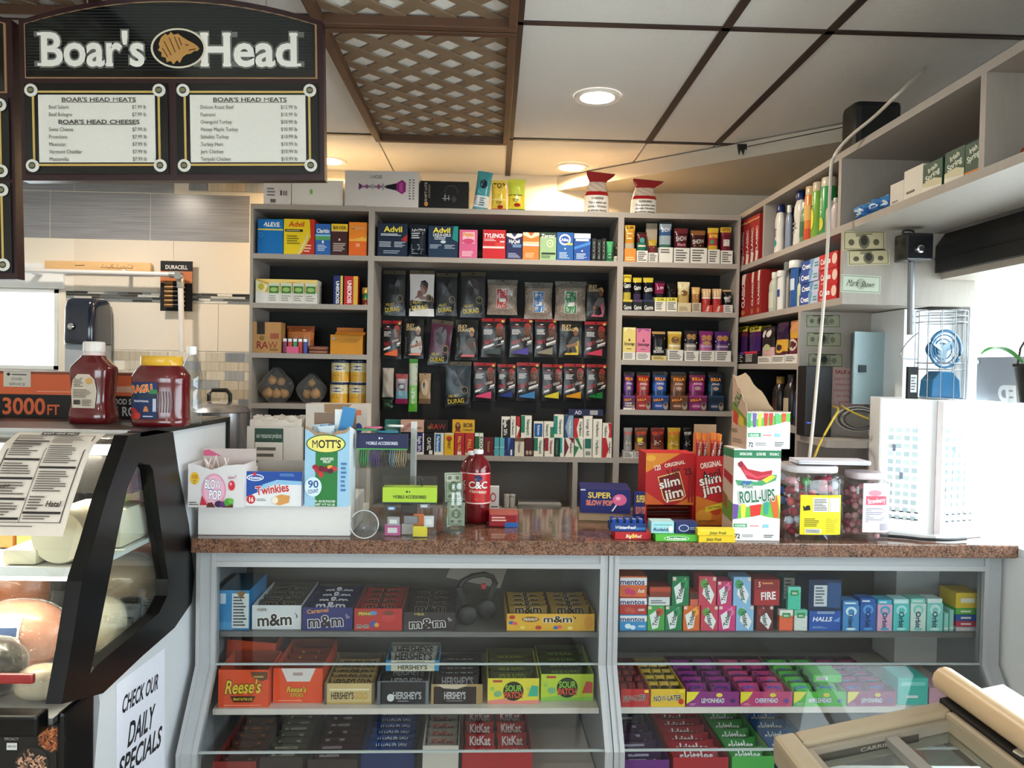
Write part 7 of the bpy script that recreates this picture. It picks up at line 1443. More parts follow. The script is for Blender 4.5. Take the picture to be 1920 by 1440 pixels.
YL=[('r',0,0,1,1,'e4d322'),('p',[(.08,.60),(.24,.62),(.22,.74),(.06,.72)],'1a1a14'),('r',.3,.58,.66,.93,'e8e6dc'),('g',.32,.6,.64,.91,8,'4a4a40'),('r',.68,.58,.96,.93,'e8e6dc'),('g',.70,.6,.94,.91,8,'4a4a40'),('g',.1,.2,.5,.42,5,'6a6414'),('g',.62,.05,.95,.42,8,'b8a81c'),('r',.12,.04,.5,.15,'e6e4da')]+[('r',.14+k*.026,.05,.15+k*.026,.14,'222222')for k in range(13)]
def wrapped(rr):
 c=rr.choice(['b02a34','c84a4c','8a1c2c','d8a0a8','3a6ab0','c83a5a','4a9a4a','c8d4e0','9c2434']);m=MB(c);m.lathe([(.002,-.014),(.011,-.011),(.014,0),(.011,.011),(.002,.014)],8,col=c);m.prism([(-.002,.013),(.002,.013),(.009,.024),(-.009,.024)],-.001,.001,'y',col='d8d0d4');return m
tub(1466,1578,872,1019,.03,'clear square tub of wrapped candies with a yellow label','c8c0c0',(.2,.88,.08,.62,YL),(.022,wrapped),60,None,'wrapped_candy',.0,('wrapped candy inside the clear tub with the yellow label','candy','candies in the yellow-label tub'))
PL=[('r',0,0,1,1,'d4ccd2'),('r',.1,.56,.8,.74,'c8566a'),('t','Strawberry',.45,.65,.6,.1,'f0e4e8',{'rot':6}),('e',.4,.8,.22,.06,'d88a98'),('g',.1,.2,.9,.5,8,'9a94a0'),('r',.6,.04,.9,.18,'a8a0a8')]
def bonbon(rr):
 c=rr.choice(['c88a94','b86a78','d8a8ac','a85a68','c8949a']);return MB(c).lathe([(.001,-.012),(.008,-.009),(.011,0),(.008,.009),(.001,.012)],8,col=c)
tub(1584,1658,884,1016,.022,'clear tub of pink strawberry candies with a pale label','c8b8bc',(.24,.97,.14,.86,PL),(.019,bonbon),60,None,'strawberry_candy',.0,('pink strawberry candy inside the clear tub with the pale label','candy','candies in the pale-label tub'))
m=MB('e2dfe4')
for k in range(5):m.obox(Matrix.Translation((.0,0,.0012+k*.0026))@Matrix.Rotation(.05*math.sin(k*1.7),4,'Z'),.115,.045,.0011,('d4d0d8','e6e3e8')[k%2])
p0=CT.hit(1563,875,.10);o=m.build('paper_pile',PAPER,None,loc=CT.w(p0[0]-.01,.11,ZC+.2375),rot=(0,0,CT.rz-.05));tag(o,'thin pile of white papers lying across the two candy tubs','papers')
PILE=o
# white display cabinet
CABW=mat('cabinet_white','f0f2f4',rough=.35,noise=.02)
e0=CT.floor(1640,1000,CZT);e1=CT.floor(1754,1013,CZT);e2=CT.floor(1838,1007,CZT);zc2=CT.hit(1752,750,e1[1])[1]
hcab=zc2-ZC
t=thing('display_cabinet','bright white display cabinet with a grid of small labels by the window','display cabinet',CT.w(*e1,ZC),CT.rz)
pl=[(0,0),(e2[0]-e1[0],e2[1]-e1[1]),(e2[0]-e1[0]-.02,e2[1]-e1[1]+.16),(e0[0]-e1[0]+.06,e0[1]-e1[1]+.18),(e0[0]-e1[0],e0[1]-e1[1])]
MB().prism([(x*.96,y*.96+.004)for x,y in pl],.014,hcab,'z').build('cabinet',CABW,t)
MB().prism([(x*1.02,y*1.02-.003)for x,y in pl],0,.014,'z').build('base',CABW,t,bevel=.002)
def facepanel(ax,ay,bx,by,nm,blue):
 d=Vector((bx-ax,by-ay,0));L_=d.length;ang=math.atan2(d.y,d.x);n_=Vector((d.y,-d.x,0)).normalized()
 o=MB('eef2f4').box(.006,L_-.03,-.003,0,.02,hcab-.004).build('face_panel',mat('face_white_glow','f2f5f6',rough=.25,emit=.7),t,loc=(ax*.96+n_.x*.0035,ay*.96+.004+n_.y*.0035,0),rot=(0,0,ang))  # glow added to the panel material so the faces read bright white
 g=MB();ops=[];rr=random.Random(3)
 if blue:ops.append(('r',.1,.06,.86,.8,'cfeaec'))
 for r_ in range(12):
  for c_ in range(4):ops.append(('r',.16+c_*.17,.12+r_*.058,.28+c_*.17,.155+r_*.058,rr.choice(['dfeeee','d4e6ea','e4f0ee','c8dce2'])))
 for r_ in range(2):
  for c_ in range(5):ops.append(('r',.12+c_*.16,.13+r_*.05,.2+c_*.16,.14+r_*.05,'3a4048'))
 ops+=[('r',.26,.62,.33,.67,'7a88a0'),('r',.42,.42,.50,.47,'8a98b0'),('e',.08,.36,.018,.012,'5a6068')]
 gfx(g,ops,L_-.04,hcab,x0=.006,off0=.0035);g.build('printed_label',PRINT,o)
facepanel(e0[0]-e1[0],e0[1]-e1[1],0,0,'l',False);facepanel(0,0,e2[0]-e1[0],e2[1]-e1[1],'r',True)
MB('b8aaa8').box(-.010,.010,-.0062,-.0036,.02,hcab-.004).build('corner_strip',PRINT,t)
CAB=t
cable('black_cable',[tuple(CT.w(2.16,.10,ZC+.006)),tuple(CT.w(2.24,.075,ZC+.006)),tuple(CT.w(2.29,.045,ZC+.006)),tuple(CT.w(2.36,.030,ZC+.008)),tuple(CT.w(2.43,.045,ZC+.009))],.005,'141416','black power cable lying in front of the white display cabinet')
# wire cage with a blue fan on the cabinet
zt=zc2+.001;fcx=CT.hit(1763,740,e1[1]+.07)
c0=CT.w(fcx[0],e1[1]+.075,zt)
t=thing('wire_basket','round wire cage basket standing on the white display cabinet','wire basket',c0,CT.rz)
hcg=CT.hit(1763,583,e1[1]+.07)[1]-zt;rcg=.075
WIRE=mat('wire_steel','9a9ca0',rough=.25,metal=.9)
rows=(.002,.33,.40,.86,.93,.99)
for q_ in rows:MB().tube([(rcg*math.cos(i*PI/14),rcg*math.sin(i*PI/14),hcg*q_+.002)for i in range(28)],.0016,5,closed=True).build('ring_wire',WIRE,t,smooth=80)
for k in range(12):
 a_=k*PI/6;MB().tube([(rcg*math.cos(a_),rcg*math.sin(a_),.002),(rcg*math.cos(a_),rcg*math.sin(a_),hcg*.99)],.0014,5).build('upright_wire',WIRE,t,smooth=80)
m=MB();m.tube([(-rcg-.001-.065*math.sin(PI*k/12)**.8,-.01*math.sin(PI*k/12),hcg*(.75-.30*k/12)-.03*math.sin(PI*k/12))for k in range(13)],.002,6);m.build('loop_handle',WIRE,t,smooth=80)
tf=thing('desk_fan','blue plastic fan stored inside the wire cage basket','fan',c0+Vector((0,0,.005)),CT.rz)
BLU=mat('fan_blue','2f6f9c',rough=.25,noise=.1,coat=.3)
MB().prism([(-.05,0),(.05,0),(.045,hcg*.2),(.02,hcg*.3),(-.02,hcg*.3),(-.045,hcg*.2)],-.035,.035,'y').build('foot',BLU,tf,bevel=.004)
m=MB();R_=.052
for k in range(4):m.tube([(R_*(1-k*.22)*math.cos(i*PI/12),-.024+.01*k*.5,hcg*.55+R_*1.15*(1-k*.22)*math.sin(i*PI/12))for i in range(24)],.005 if k==0 else .002,6,closed=True)
m.build('guard',BLU,tf,smooth=80)
m=MB()
for k in range(3):
 a_=k*2*PI/3+.4;m.obox(Matrix.Translation((.024*math.cos(a_),-.012,hcg*.55+.026*math.sin(a_)))@Matrix.Rotation(-a_,4,'Y')@Matrix.Rotation(.4,4,'X'),.024,.001,.013)
m.build('blades',mat('fan_blade','a8c4d8',rough=.2),tf)
MB().lathe([(.026,0),(.03,.01),(.022,.04)],18).build('motor',BLU,tf,loc=(0,.045,hcg*.55),rot=(PI/2,0,0),smooth=60)
o=carton(CT,e1[1]+.05,1702,1722,688,zt,.012,'black_card','black card with a white label leaning left of the wire cage','15161a',[('r',.25,.2,.85,.75,'d8dade'),('g',.3,.25,.8,.7,5,'6a6a70')],None,'card',yb=748)
# sign and plant at the window
sx=1.635;q0=P(1826,668,X=sx);q1=P(1935,668,X=sx)
zl=CZT+.005
t=thing('acrylic_sign','grey topped clear sign with mirrored white letters at the window','sign',(sx,0,0))
ya,yb2=P(1826,760,X=sx).y,P(2050,760,X=sx).y;zt2=P(1826,668,X=sx).z
MB().box(0,.004,yb2,ya,zc2+.01,zt2).build('sheet',glass_mat('sign_acrylic','f4f8fa',gloss=.05,dens=.12),t)
m=MB('9a9ea8').box(-.0012,-.0002,yb2,ya-.012,P(1860,752,X=sx).z,zt2-.004);m.build('grey_band',mat('sign_grey','a8acb4',rough=.5),t)
g=MB()
for txt,px,py,hgt in(('ED',1890,738,.05),):
 c_=P(px,py,X=sx);
 for pg in text_polys(txt,h=hgt,bold=2,shear=.15):g.poly([(-.0022,c_.y+a_,c_.z+b_)for a_,b_ in pg],'f8f8fa')
g.build('mirrored_lettering',PRINT,t);MB('d0d0d4').lathe([(.008,0),(.008,.004)],12).build('bolt',CHROME,t,loc=(-.002,ya-.022,zt2-.02),rot=(0,-PI/2,0))
pc=P(1948,690,Y=1.95);pc.x=min(pc.x,1.53)
t=thing('hanging_plant','black hanging pot with a green leaf at the right edge','plant',(pc.x,1.95,pc.z-.09))
MB().lathe([(.04,0),(.055,.09),(.058,.092),(.058,.1),(.05,.1)],20).build('pot',BLACKM,t,smooth=50)
MB().tube([(-.056,0,.095),(-.05,0,.14),(-.02,0,.19),(0,0,1.9-pc.z+.09-.0)],.003,6).build('hanger',BLACKM,t,smooth=80)
lm=MB('4f9a4a');lm.grid(lambda u,v:(-.05-.11*v,-.01+(u-.5)*.035*math.sin(PI*min(1,v*.95+.05)),.10+.05*math.sin(v*2.2)-.02*v+.012*abs(u-.5)),4,8);lm.build('leaf',mat('leaf_green','4f9a4a',rough=.4,noise=.15),t,smooth=80)
# ================================================================== inside the glass display cases
Z1,Z2,Z3=.7065,.4865,.2685
def tray(x0,x1,yt,yb,zb,depth,name,label,col,ops,pack=None,v=None,back=.0,inside='3a3430',n=4,side=None,group='candy trays in the display cases',lean=-.95,vmin=None):
 """open candy tray; pack = (colour bands, print, words, length factor): packets leaning back in rows"""
 if v is None:v=CT.floor((x0+x1)/2,yb,zb)[1]
 if vmin is not None:v=max(v,vmin)
 t=open_carton(CT,v,x0,x1,yt,zb,depth,name,label,col,ops,back=back,inside=inside,side=side or col,group=group,yb=yb)
 if pack:
  bands,pops,words=pack[:3];w,h=t['wh'];per=pack[3]if len(pack)>3 else 1;ph=pack[4]if len(pack)>4 else .062
  pw=(w-.006)/per
  for k in range(n):
   for j in range(per):
    mb,sf=pouch_mesh(pw*.94,ph,.016,bands,.02,.35,k*7+j,nu=8,nv=6)
    y=.022+k*(depth-.105)/max(1,n-1);z=max(.004,h*.55)
    o=mb.build('candy_packet',GLOSSY,None,loc=t.matrix_basis@Vector((-w/2+.003+pw*(j+.5),y,z)),rot=(lean,0,CT.rz),smooth=60,weld=True);tag(o,words+', %s%s row'%(('left, ','right, ')[j]if per==2 else('left, ','middle, ','right, ')[j]if per==3 else '',ORD[k]),'candy packet',words.split(' in the ')[-1]+', packets')
    g=MB();gfx(g,pops,pw*.93,ph,sf,n=4,off0=.0012);g.build('printed_label',GLOSSY,o)
 return t
def MM(c,c2,extra=()):return list(extra)+[('t','m&m',.46,.42,.72,.5,c,{'out':c2,'rot':3}),('t',"'s",.9,.6,.07,.2,c,{'out':c2})]
def mmp(c,c2):return[('t','m&m',.5,.62,.7,.5,c,{'out':c2})]
carton(CT,.115,409,468,1107,Z1,.2,'snack_box','blue box with a white nutrition panel at the left of the chocolate case','2f88c4',[('r',.44,.04,.98,.92,'d8dad8'),('g',.48,.08,.94,.86,10,'4a4e54'),('p',[(.56,.98),(.9,.98),(.72,.76)],'8a6a48'),('r',.05,.66,.24,.92,'c8dcec'),('r',0,.0,.44,.2,'4a9cd0')],None,top='24566f',yb=1177)
tray(472,565,1135,1180,Z1,.27,'candy_tray','white tray of chocolate candy packets','d4d6d8',MM('2a1a16','f4f2ee',[('e',.2,.82,.13,.1,'c8c4c0'),('t','WHITE',.2,.82,.18,.1,'4a4440')]),([(1,'4a463f')],mmp('1c1614','8a8478'),'grey-brown candy packet leaning in the white tray'),vmin=.112)
tray(567,661,1139,1182,Z1,.27,'candy_tray','navy tray of caramel candy packets','272a6c',MM('2a1a20','e8e6ee',[('t','Caramel',.3,.86,.44,.18,'d8904a',{'rot':6})]),([(1,'22244e')],mmp('e0e0ea','2a2a50'),'navy candy packet leaning in the navy tray'),vmin=.112)
tray(664,754,1141,1184,Z1,.27,'candy_tray','red tray of peanut butter candy packets','b9302f',[('r',.06,.66,.46,.88,'8a5a24'),('t','PEANUT',.26,.77,.34,.12,'e8d05a'),('e',.4,.8,.08,.09,'5a8ab8'),('t','m-m',.18,.22,.26,.2,'2a1614',{'out':'f0ece4'}),('e',.40,.3,.07,.14,'3a5aa8'),('e',.47,.26,.05,.1,'e0a03a'),('e',.72,.6,.14,.2,'c8403c'),('e',.72,.8,.12,.1,'7a3a28')],([(1,'8e2c2a')],mmp('3a1614','b86a5a'),'red candy packet leaning in the red tray'),vmin=.112)
tray(757,853,1148,1186,Z1,.27,'candy_tray','dark brown tray of milk chocolate candy packets','2e2629',MM('2a1a16','f0eeea',[('t','MILK',.3,.9,.2,.12,'c8b84a')]),([(1,'2a2324')],mmp('1c1514','7a736c'),'dark brown candy packet leaning in the dark tray'),vmin=.112)
# headphones
hc=CT.hit(895,1120,.2);t=thing('headphones','black over-ear headphones with a white tag in the chocolate case','headphones',CT.w(hc[0],.22,Z1),CT.rz)
BP=mat('headphone_black','0d0d0f',rough=.5,noise=.2)
for s in(-1,1):
 MB().lathe([(.022,0),(.032,.006),(.034,.016),(.026,.024)],20).build('ear_cup',BP,t,loc=(s*.032-.0,-.02+.03*s,.036),rot=(PI/2*.95,s*.2,0),smooth=60)
 MB().obox(Matrix.Translation((s*.05,.0+.03*s,.09))@Matrix.Rotation(s*.35,4,'Y'),.008,.014,.03).build('arm',BP,t)
MB().tube([(-.062,-.03,.11),(-.05,-.02,.135),(-.02,0,.146),(.02,.01,.15),(.05,.02,.138),(.062,.03,.11)],.009,8).build('head_band',BP,t,smooth=60)
MB('e2e2e0').obox(Matrix.Translation((-.018,-.058,.036))@Matrix.Rotation(-.2,4,'Y'),.011,.0006,.009).build('price_tag',PRINT,t);MB('b02a34').obox(Matrix.Translation((.02,-.02,.118)),.007,.005,.008).build('red_tab',PRINT,t)
o=MB('c9bcae').obox(Matrix.Translation((0,0,0))@Matrix.Rotation(-.25,4,'Z'),.10,.055,.0006).build('receipt_paper',PAPER,None,loc=CT.w(hc[0]+.05,.42,Z1+.165),rot=(.5,0,0));tag(o,'sheet of paper propped behind the headphones','paper')
o.location=CT.w(hc[0]+.0,.44,Z1+.10)
tray(950,1115,1151,1187,Z1,.25,'candy_tray','wide yellow tray of peanut candy packets','dfaa32',[('t','m&m',.58,.70,.34,.38,'2a1a16',{'out':'f4eee0'}),('t',"'s",.77,.8,.04,.18,'2a1a16'),('e',.27,.68,.1,.17,'8a5a24'),('t','PEANUT',.27,.68,.16,.14,'f0e6d0'),('e',.06,.8,.035,.12,'b83a34'),('e',.05,.48,.03,.1,'3a62a8'),('e',.09,.44,.03,.1,'d85a5c'),('e',.36,.2,.035,.12,'b83a34'),('e',.18,.2,.03,.1,'e8d05a'),('e',.56,.2,.03,.1,'3a62a8'),('e',.60,.24,.03,.1,'d85a5c'),('e',.72,.18,.03,.1,'f0dc7a'),('e',.93,.5,.05,.4,'d8962a')],([(1,'9a7a34')],mmp('2a1a14','c8b48a'),'yellow candy packet leaning in the yellow tray',2),inside='4a3c24',vmin=.112)
# ---- left case, middle shelf
RE=[('t',"Reese's",.5,.56,.72,.36,'e8c43a',{'out':'3a1c14','sh':.2,'rot':2}),('p',[(.24,.30),(.74,.30),(.68,.14),(.3,.14)],'3a1c14'),('t','PEANUT BUTTER CUPS',.49,.22,.38,.07,'e8c43a'),('g',.12,.04,.86,.08,1,'f0a080'),('p',[(.64,.95),(.98,.95),(.98,.76),(.86,.7),(.68,.8)],'6a4630'),('r',.7,.8,.9,.84,'c8a060')]
V2=CT.floor(450,1310,Z2)[1]
tray(409,504,1256,1312,Z2,.16,'candy_tray','orange peanut butter cup box at the front left of the middle shelf','e2522a',RE,None,v=.055,inside='8a3420')
o=carton(CT,.25,420,512,1207,Z2,.10,'candy_box','orange peanut butter cup box leaning behind the front one','dc4f28',[('t',"Reese's",.36,.42,.5,.2,'e8c43a',{'out':'3a1c14','sh':.2,'rot':-6}),('e',.7,.36,.1,.1,'b8b0a8'),('p',[(.8,.3),(.98,.2),(.98,.36)],'4a2c20')],None,top='6a2c1c',yb=1260,tilt=.08)
o.location.z+=.008
tray(512,605,1253,1305,Z2,.26,'candy_tray','second orange candy tray with a white notch in its front','e2522a',[('p',[(.16,1),(.86,1),(.74,.62),(.28,.62)],'dcd4d0'),('t','REESES',.5,.84,.2,.08,'8a4a3a'),('t',"Reese's",.48,.40,.4,.16,'e8c43a',{'out':'3a1c14','sh':.2}),('t','STICKS',.48,.24,.26,.1,'e8c43a',{'out':'3a1c14'}),('g',.1,.05,.9,.1,1,'f0a080')],([(1,'8a3422')],[('t',"Reese's",.5,.5,.5,.4,'d8902a')],'dark orange candy bar leaning in the notched tray'),v=.085,inside='6a2c1c')
HG=[('r',.04,.1,.96,.98,'cbb27c'),('r',.1,.66,.9,.74,'e8dcb8'),('t',"HERSHEY'S",.36,.42,.46,.32,'3a2a1c'),('t','GOLD',.74,.42,.26,.32,'c89a3a'),('p',[(0,0),(.05,0),(.05,1),(0,1)],'6a5a4c'),('p',[(.95,0),(1,0),(1,1),(.95,1)],'6a5a4c')]
tray(608,702,1281,1316,Z2,.26,'candy_tray','gold and cream tray of chocolate bars','b79a5c',HG,([(1,'a88e58')],[('t',"HERSHEY'S GOLD",.5,.5,.86,.5,'3a2c1c')],'gold chocolate bar leaning in the gold tray',1,.05),v=.075,n=5,inside='4a3c2c')
HK=[('r',.06,.04,.94,.96,'1c1b1f'),('t',"HERSHEY'S",.58,.40,.56,.30,'b8b8bc'),('e',.26,.3,.07,.16,'d8d8d4'),('g',.4,.12,.7,.2,1,'8a8a8e')]
tray(707,804,1277,1321,Z2,.26,'candy_tray','black and silver tray of dark chocolate bars','6e7076',HK,([(1,'1e1c20')],[('t',"HERSHEY'S",.55,.5,.7,.5,'9a9aa0')],'black chocolate bar leaning in the silver and black tray',1,.05),v=.07,n=3,inside='1a181a')
zz=Z2+.095
tray(723,823,1238,1272,zz,.16,'candy_tray','cream and blue tray of chocolate bars stacked on the black tray','3a94cc',[('r',.1,.0,.92,1,'d5ceb4'),('t',"HERSHEY'S",.5,.36,.56,.42,'2c2620'),('g',.2,.78,.8,.92,1,'8a8470')],([(1,'8e8c84')],[('t',"HERSHEY'S",.5,.5,.8,.6,'1c1a18')],'white chocolate bar leaning in the cream tray',1,.045),v=.10,n=2,inside='8a8678')
tray(808,905,1283,1322,Z2,.26,'candy_tray','brown and tan tray of milk chocolate bars','a8895c',[('r',.05,0,.88,.88,'2b1d1c'),('t',"HERSHEY'S",.46,.44,.42,.36,'c8c4c4'),('g',.3,.12,.7,.2,1,'8a807c'),('p',[(.1,1),(.24,.8),(.5,.76),(.66,.9),(.7,1)],'cbb9a2')],([(1,'2c2021')],[('t',"HERSHEY'S",.5,.5,.7,.5,'8a8688')],'dark brown chocolate bar leaning in the tan tray',1,.055),v=.075,n=5,inside='241a18',lean=-.7)
SP=lambda a_,b_:[('p',[(0,0),(1,0),(1,.16),(.6,.12),(.3,.2),(0,.12)],a_),('e',.5,.5,.2,.38,'2a2a1c'),('t','SOUR',.5,.62,.32,.24,'8ac83a',{'out':'1a1a14'}),('t','PATCH',.5,.36,.36,.24,'e8502a',{'out':'1a1a14'}),('e',.2,.4,.08,.12,'7ab07a'),('e',.09,.6,.04,.08,'9ac05a'),('p',[(.78,.3),(.98,.3),(.98,.7),(.86,.74)],b_),('e',.78,.6,.03,.06,'b8ca5a'),('r',.1,.86,.28,.94,'b83a34')]
tray(914,1011,1272,1320,Z2,.26,'candy_tray','yellow and pink tray of sour candy','e0d23c',SP('e0867a','3aa88a'),([(1,'4a4a24')],[('t','SOUR PATCH',.5,.5,.6,.5,'7a8a2c')],'olive sour candy packet leaning in the yellow and pink tray'),v=.075,inside='3a3a1c')
tray(1014,1113,1264,1313,Z2,.26,'candy_tray','lime green tray of sour candy beside the middle post','b9cf3a',SP('8ac04a','c84a44'),([(1,'3c4a26')],[('t','SOUR PATCH',.5,.5,.6,.5,'6a8a2c')],'dark green sour candy packet leaning in the lime tray'),v=.095,inside='2c3a1c')
# ---- left case, bottom shelf (only the tops of the packets show)
def low_rows(x0,x1,yt,cols,words,txt,tc_,n=6,per=1,lab=None,name='candy_tray',boxc='3a2c28',ph=.06):
 tray(x0,x1,yt,yt+40,Z3,.36,name,lab,boxc,[],([(1,cols)],[('t',txt,.5,.5,.7,.5,tc_)if txt else('g',.12,.25,.88,.8,2,tc_)],words,per,ph),v=-.01,n=n,inside='241d1a')
low_rows(398,480,1428,'4a2a20','brown candy bar leaning in the leftmost tray of the bottom shelf','','8a4a34',lab='leftmost brown tray on the bottom shelf of the left case',boxc='8a2c24',ph=.05)
low_rows(486,568,1420,'4a463c','grey-brown candy bar leaning in the second tray of the bottom shelf','','8a8474',lab='second tray on the bottom shelf with grey-brown bars',n=7)
low_rows(576,670,1424,'3a2228','dark purple candy bar leaning in the third tray of the bottom shelf','','8a7a7c',lab='third tray on the bottom shelf with dark purple bars',n=6)
low_rows(676,776,1410,'24407c','blue candy bar leaning in the fourth tray of the bottom shelf','ALMOND JOY','b8c4d8',lab='fourth tray on the bottom shelf with blue bars',n=7,boxc='1c2c5c')
low_rows(792,860,1398,'9a8e84','cream wafer bar leaning in the fifth tray of the bottom shelf','KitKat','a83430',lab='fifth tray on the bottom shelf with cream wafer bars',n=6,boxc='c8beb4')
low_rows(866,998,1408,'a82a2c','red wafer bar leaning in the wide tray of the bottom shelf','KitKat','e8dcd8',lab='wide red tray of wafer bars on the bottom shelf',n=4,per=2,boxc='a8282c')
# ---- right case, upper shelf
VG=.115
def stackbox(x0,x1,yt,yb,col,ops,name,label,d=.06,v=VG,group='gum in the right display case',zb=None,**kw):
 z=Z1 if zb is None else zb
 return carton(CT,v,x0,x1,yt,z,d,name,label,col,ops,group,'gum',yb=yb,**kw)
zz=Z1
for k,(yt,yb,c,c2,lab)in enumerate(((1153,1189,'3a8cc4','d8e8f0','blue mint roll pack, lowest of the stack of three'),(1120,1152,'b83a34','c85a4a','red cinnamon roll pack, middle of the stack of three'),(1081,1119,'d8683a','c83a6a','orange and pink fruit roll pack, top of the stack of three'))):
 o=stackbox(1162,1213,yt,yb,c,[('r',0,.58,1,.94,'e6e2e2'),('t','mentos',.46,.74,.92,.28,'27306a'),('e',.3,.28,.12,.16,c2),('e',.48,.2,.1,.14,c2),('t',('mint','','fruit')[k]or 'mint',.8,.3,.24,.18,'e8e8e0',{'sh':.3})],'mint_pack',lab,zb=zz,d=.1,group='roll packs in the right display case');zz+=o['wh'][1]+.0012
def trid(x0,x1,yt,yb,c,c2,lab,flip=0,zb=None,**kw):
 f=(lambda u:1-u)if flip else(lambda u:u)
 return stackbox(x0,x1,yt,yb,c,[('p',[(f(.28),.05),(f(.62),.12),(f(.8),.95),(f(.1),.62)]if not flip else[(.38,.95),(.2,.4),(.72,.05),(.9,.38)],'e8e8e4'),('e',f(.7),.75,.22,.16,c2),('t','Trident',.5,.5,.62,.28,'23302c',{'vt':78 if not flip else-78}),('r',f(.02)if not flip else .8,.86,f(.22)if not flip else .98,.98,'e0c8b8')],'gum_pack',lab,zb=zb,**kw)
lowg=[(1214,1246,'4fa04a','c8503c',0,'green'),(1247,1279,'2a7a4c','3a9a5a',0,'dark green'),(1281,1312,'d8682c','f0a04a',0,'orange'),(1314,1346,'c8485a','6a9a4a',1,'rose red'),(1347,1379,'d03a7a','e86aa0',0,'magenta'),(1380,1413,'8ab4d8','4a9a5c',1,'pale blue'),(1418,1450,'6a2428','8a3430',1,'dark red')]
hz={}
for i,(x0,x1,c,c2,fl,nm)in enumerate(lowg):
 o=trid(x0,x1,1136,1190,c,c2,'%s gum pack standing in the lower row, %s from the roll packs'%(nm,ORD[i]),fl);hz[nm]=Z1+o['wh'][1]+.0012
zz=hz['green']
trid(1260,1292,1081,1135,'2a7a4c','3a9a5a','dark green gum pack in the upper row',zb=zz)
trid(1310,1343,1081,1135,'c8485a','6a9a4a','rose red gum pack in the upper row',1,zb=zz)
o=trid(1345,1372,1090,1135,'c83a6a','e86aa0','tilted magenta gum pack in the upper row',zb=zz,tilt=.0);
trid(1375,1408,1082,1135,'8ab4d8','4a9a5c','pale blue and green gum pack in the upper row',1,zb=zz)
o=stackbox(1216,1256,1120,1134,'d8d8d6',[('g',.1,.2,.9,.7,2,'6a6a6a')],'gum_pack','white-ended gum pack lying on the green packs',zb=zz)
zq=zz+o['wh'][1]+.001
stackbox(1218,1258,1100,1119,'8a3a2c',[('r',0,.5,1,.9,'b84a34')],'gum_pack','brown-red gum pack lying on the white-ended pack',zb=zq)
stackbox(1294,1309,1112,1134,'c8604a',[('r',0,.5,1,1,'4a2c24')],'gum_pack','small coral gum pack between the upper packs',zb=zz)
o=stackbox(1414,1462,1087,1132,'a8292c',[('r',.04,.6,.96,.98,'8a2428'),('t','5',.2,.82,.1,.2,'f0d0c0'),('t','FIRE',.55,.38,.6,.3,'f4f0ec',{'rot':4}),('g',.3,.8,.8,.92,1,'d88a4a')],'gum_pack','bright red cinnamon gum box lying on the dark red pack',zb=hz['dark red'],d=.07)
def tic(x0,x1,yt,yb,c,cap,lab,zb=None):
 a,b=ubox(CT,VG,x0,x1,(yt+yb)/2);w=b-a-.001;z=Z1 if zb is None else zb;h=CT.hit((x0+x1)/2,yt,VG)[1]-z
 t=thing('mint_box',lab,'mints',CT.w((a+b)/2,VG,z+.0004),CT.rz,'small mint boxes')
 MB(c).box(-w/2,w/2,0,.018,0,h*.72).build('box',mat('mint_pellets',attr=True,rough=.25,noise=.35,scale=150),t,bevel=.002);MB(cap).box(-w/2,w/2,0,.018,h*.722,h).build('cap',PLASTIC,t,bevel=.002)
 g=MB();gfx(g,[('r',.2,.62,.8,.86,'2f8a4a'),('t','tic',.5,.74,.4,.1,'f0f0e8')],w,h);g.build('sticker',PRINT,t);return h
tic(1461,1487,1144,1190,'e8643a','e8e0d8','orange mint box in the lower row')
h_=tic(1489,1514,1144,1190,'d8dcd4','6ac0a0','white mint box with a green cap in the lower row')
tic(1477,1502,1101,1143,'4ac0a0','6acab0','green mint box standing on the white and orange ones',zb=Z1+h_+.001)
carton(CT,VG+.10,1466,1520,1082,Z1,.06,'gum_box','dark green box with white panel behind the mint boxes','24564c',[('r',.05,.5,.42,.98,'b8b4ac'),('g',.08,.55,.38,.95,5,'5a6460')],'gum in the right display case','gum',yb=1188)
o=stackbox(1517,1576,1146,1190,'2a56a8',[('t','HALLS',.42,.6,.62,.22,'f0f2f6',{'sh':.25}),('p',[(.75,.5),(.98,.7),(.95,.45)],'6a9ad8'),('g',.1,.12,.6,.24,2,'8aa8d8'),('r',.24,.86,.8,.99,'8a9ac0')],'cough_drop_box','blue cough drop box in the lower row',d=.09)
stackbox(1516,1578,1087,1144,'1d2c4c',[('r',.16,.14,.56,.82,'c8ccd0'),('g',.2,.2,.52,.78,6,'5a6068'),('r',.58,.1,.98,.9,'2c5080')],'cough_drop_box','dark navy box with a white panel on the blue cough drops',zb=Z1+o['wh'][1]+.001,d=.09)
orb=[(1580,1611,1136,'4a8cc8','d8ecf4','Trident','sky blue',1),(1613,1642,1132,'2f62b0','5a9cd8','Orbit','royal blue',1),(1645,1673,1134,'e0b0cc','4ab0d0','Orbit','pink and blue',1),(1675,1705,1133,'5accc8','b8ecec','Orbit','turquoise',0),(1707,1736,1132,'d4e8e0','8ad8cc','Orbit','white-green',0),(1738,1768,1132,'8adcd4','d8f4f0','Orbit','pale aqua',0)]
for i,(x0,x1,yt,c,c2,tx,nm,up_)in enumerate(orb):
 o=stackbox(x0,x1,yt,1190,c,[('e',.5,.78,.34,.18,c2),('e',.5,.76,.2,.11,c),('t',tx,.5,.42,.6,.32,'1c2c50',{'vt':-90}),('e',.5,.08,.3,.05,c2)],'gum_pack',nm+' gum pack standing right of the cough drops',d=.05)
 stackbox(x0+1,x1-1,yt-9,yt-1,c2 if i>1 else c,[('g',.1,.2,.9,.8,1,'e8f0f0')],'gum_pack',nm+' gum pack lying flat on the standing one',zb=Z1+o['wh'][1]+.001,d=.05)
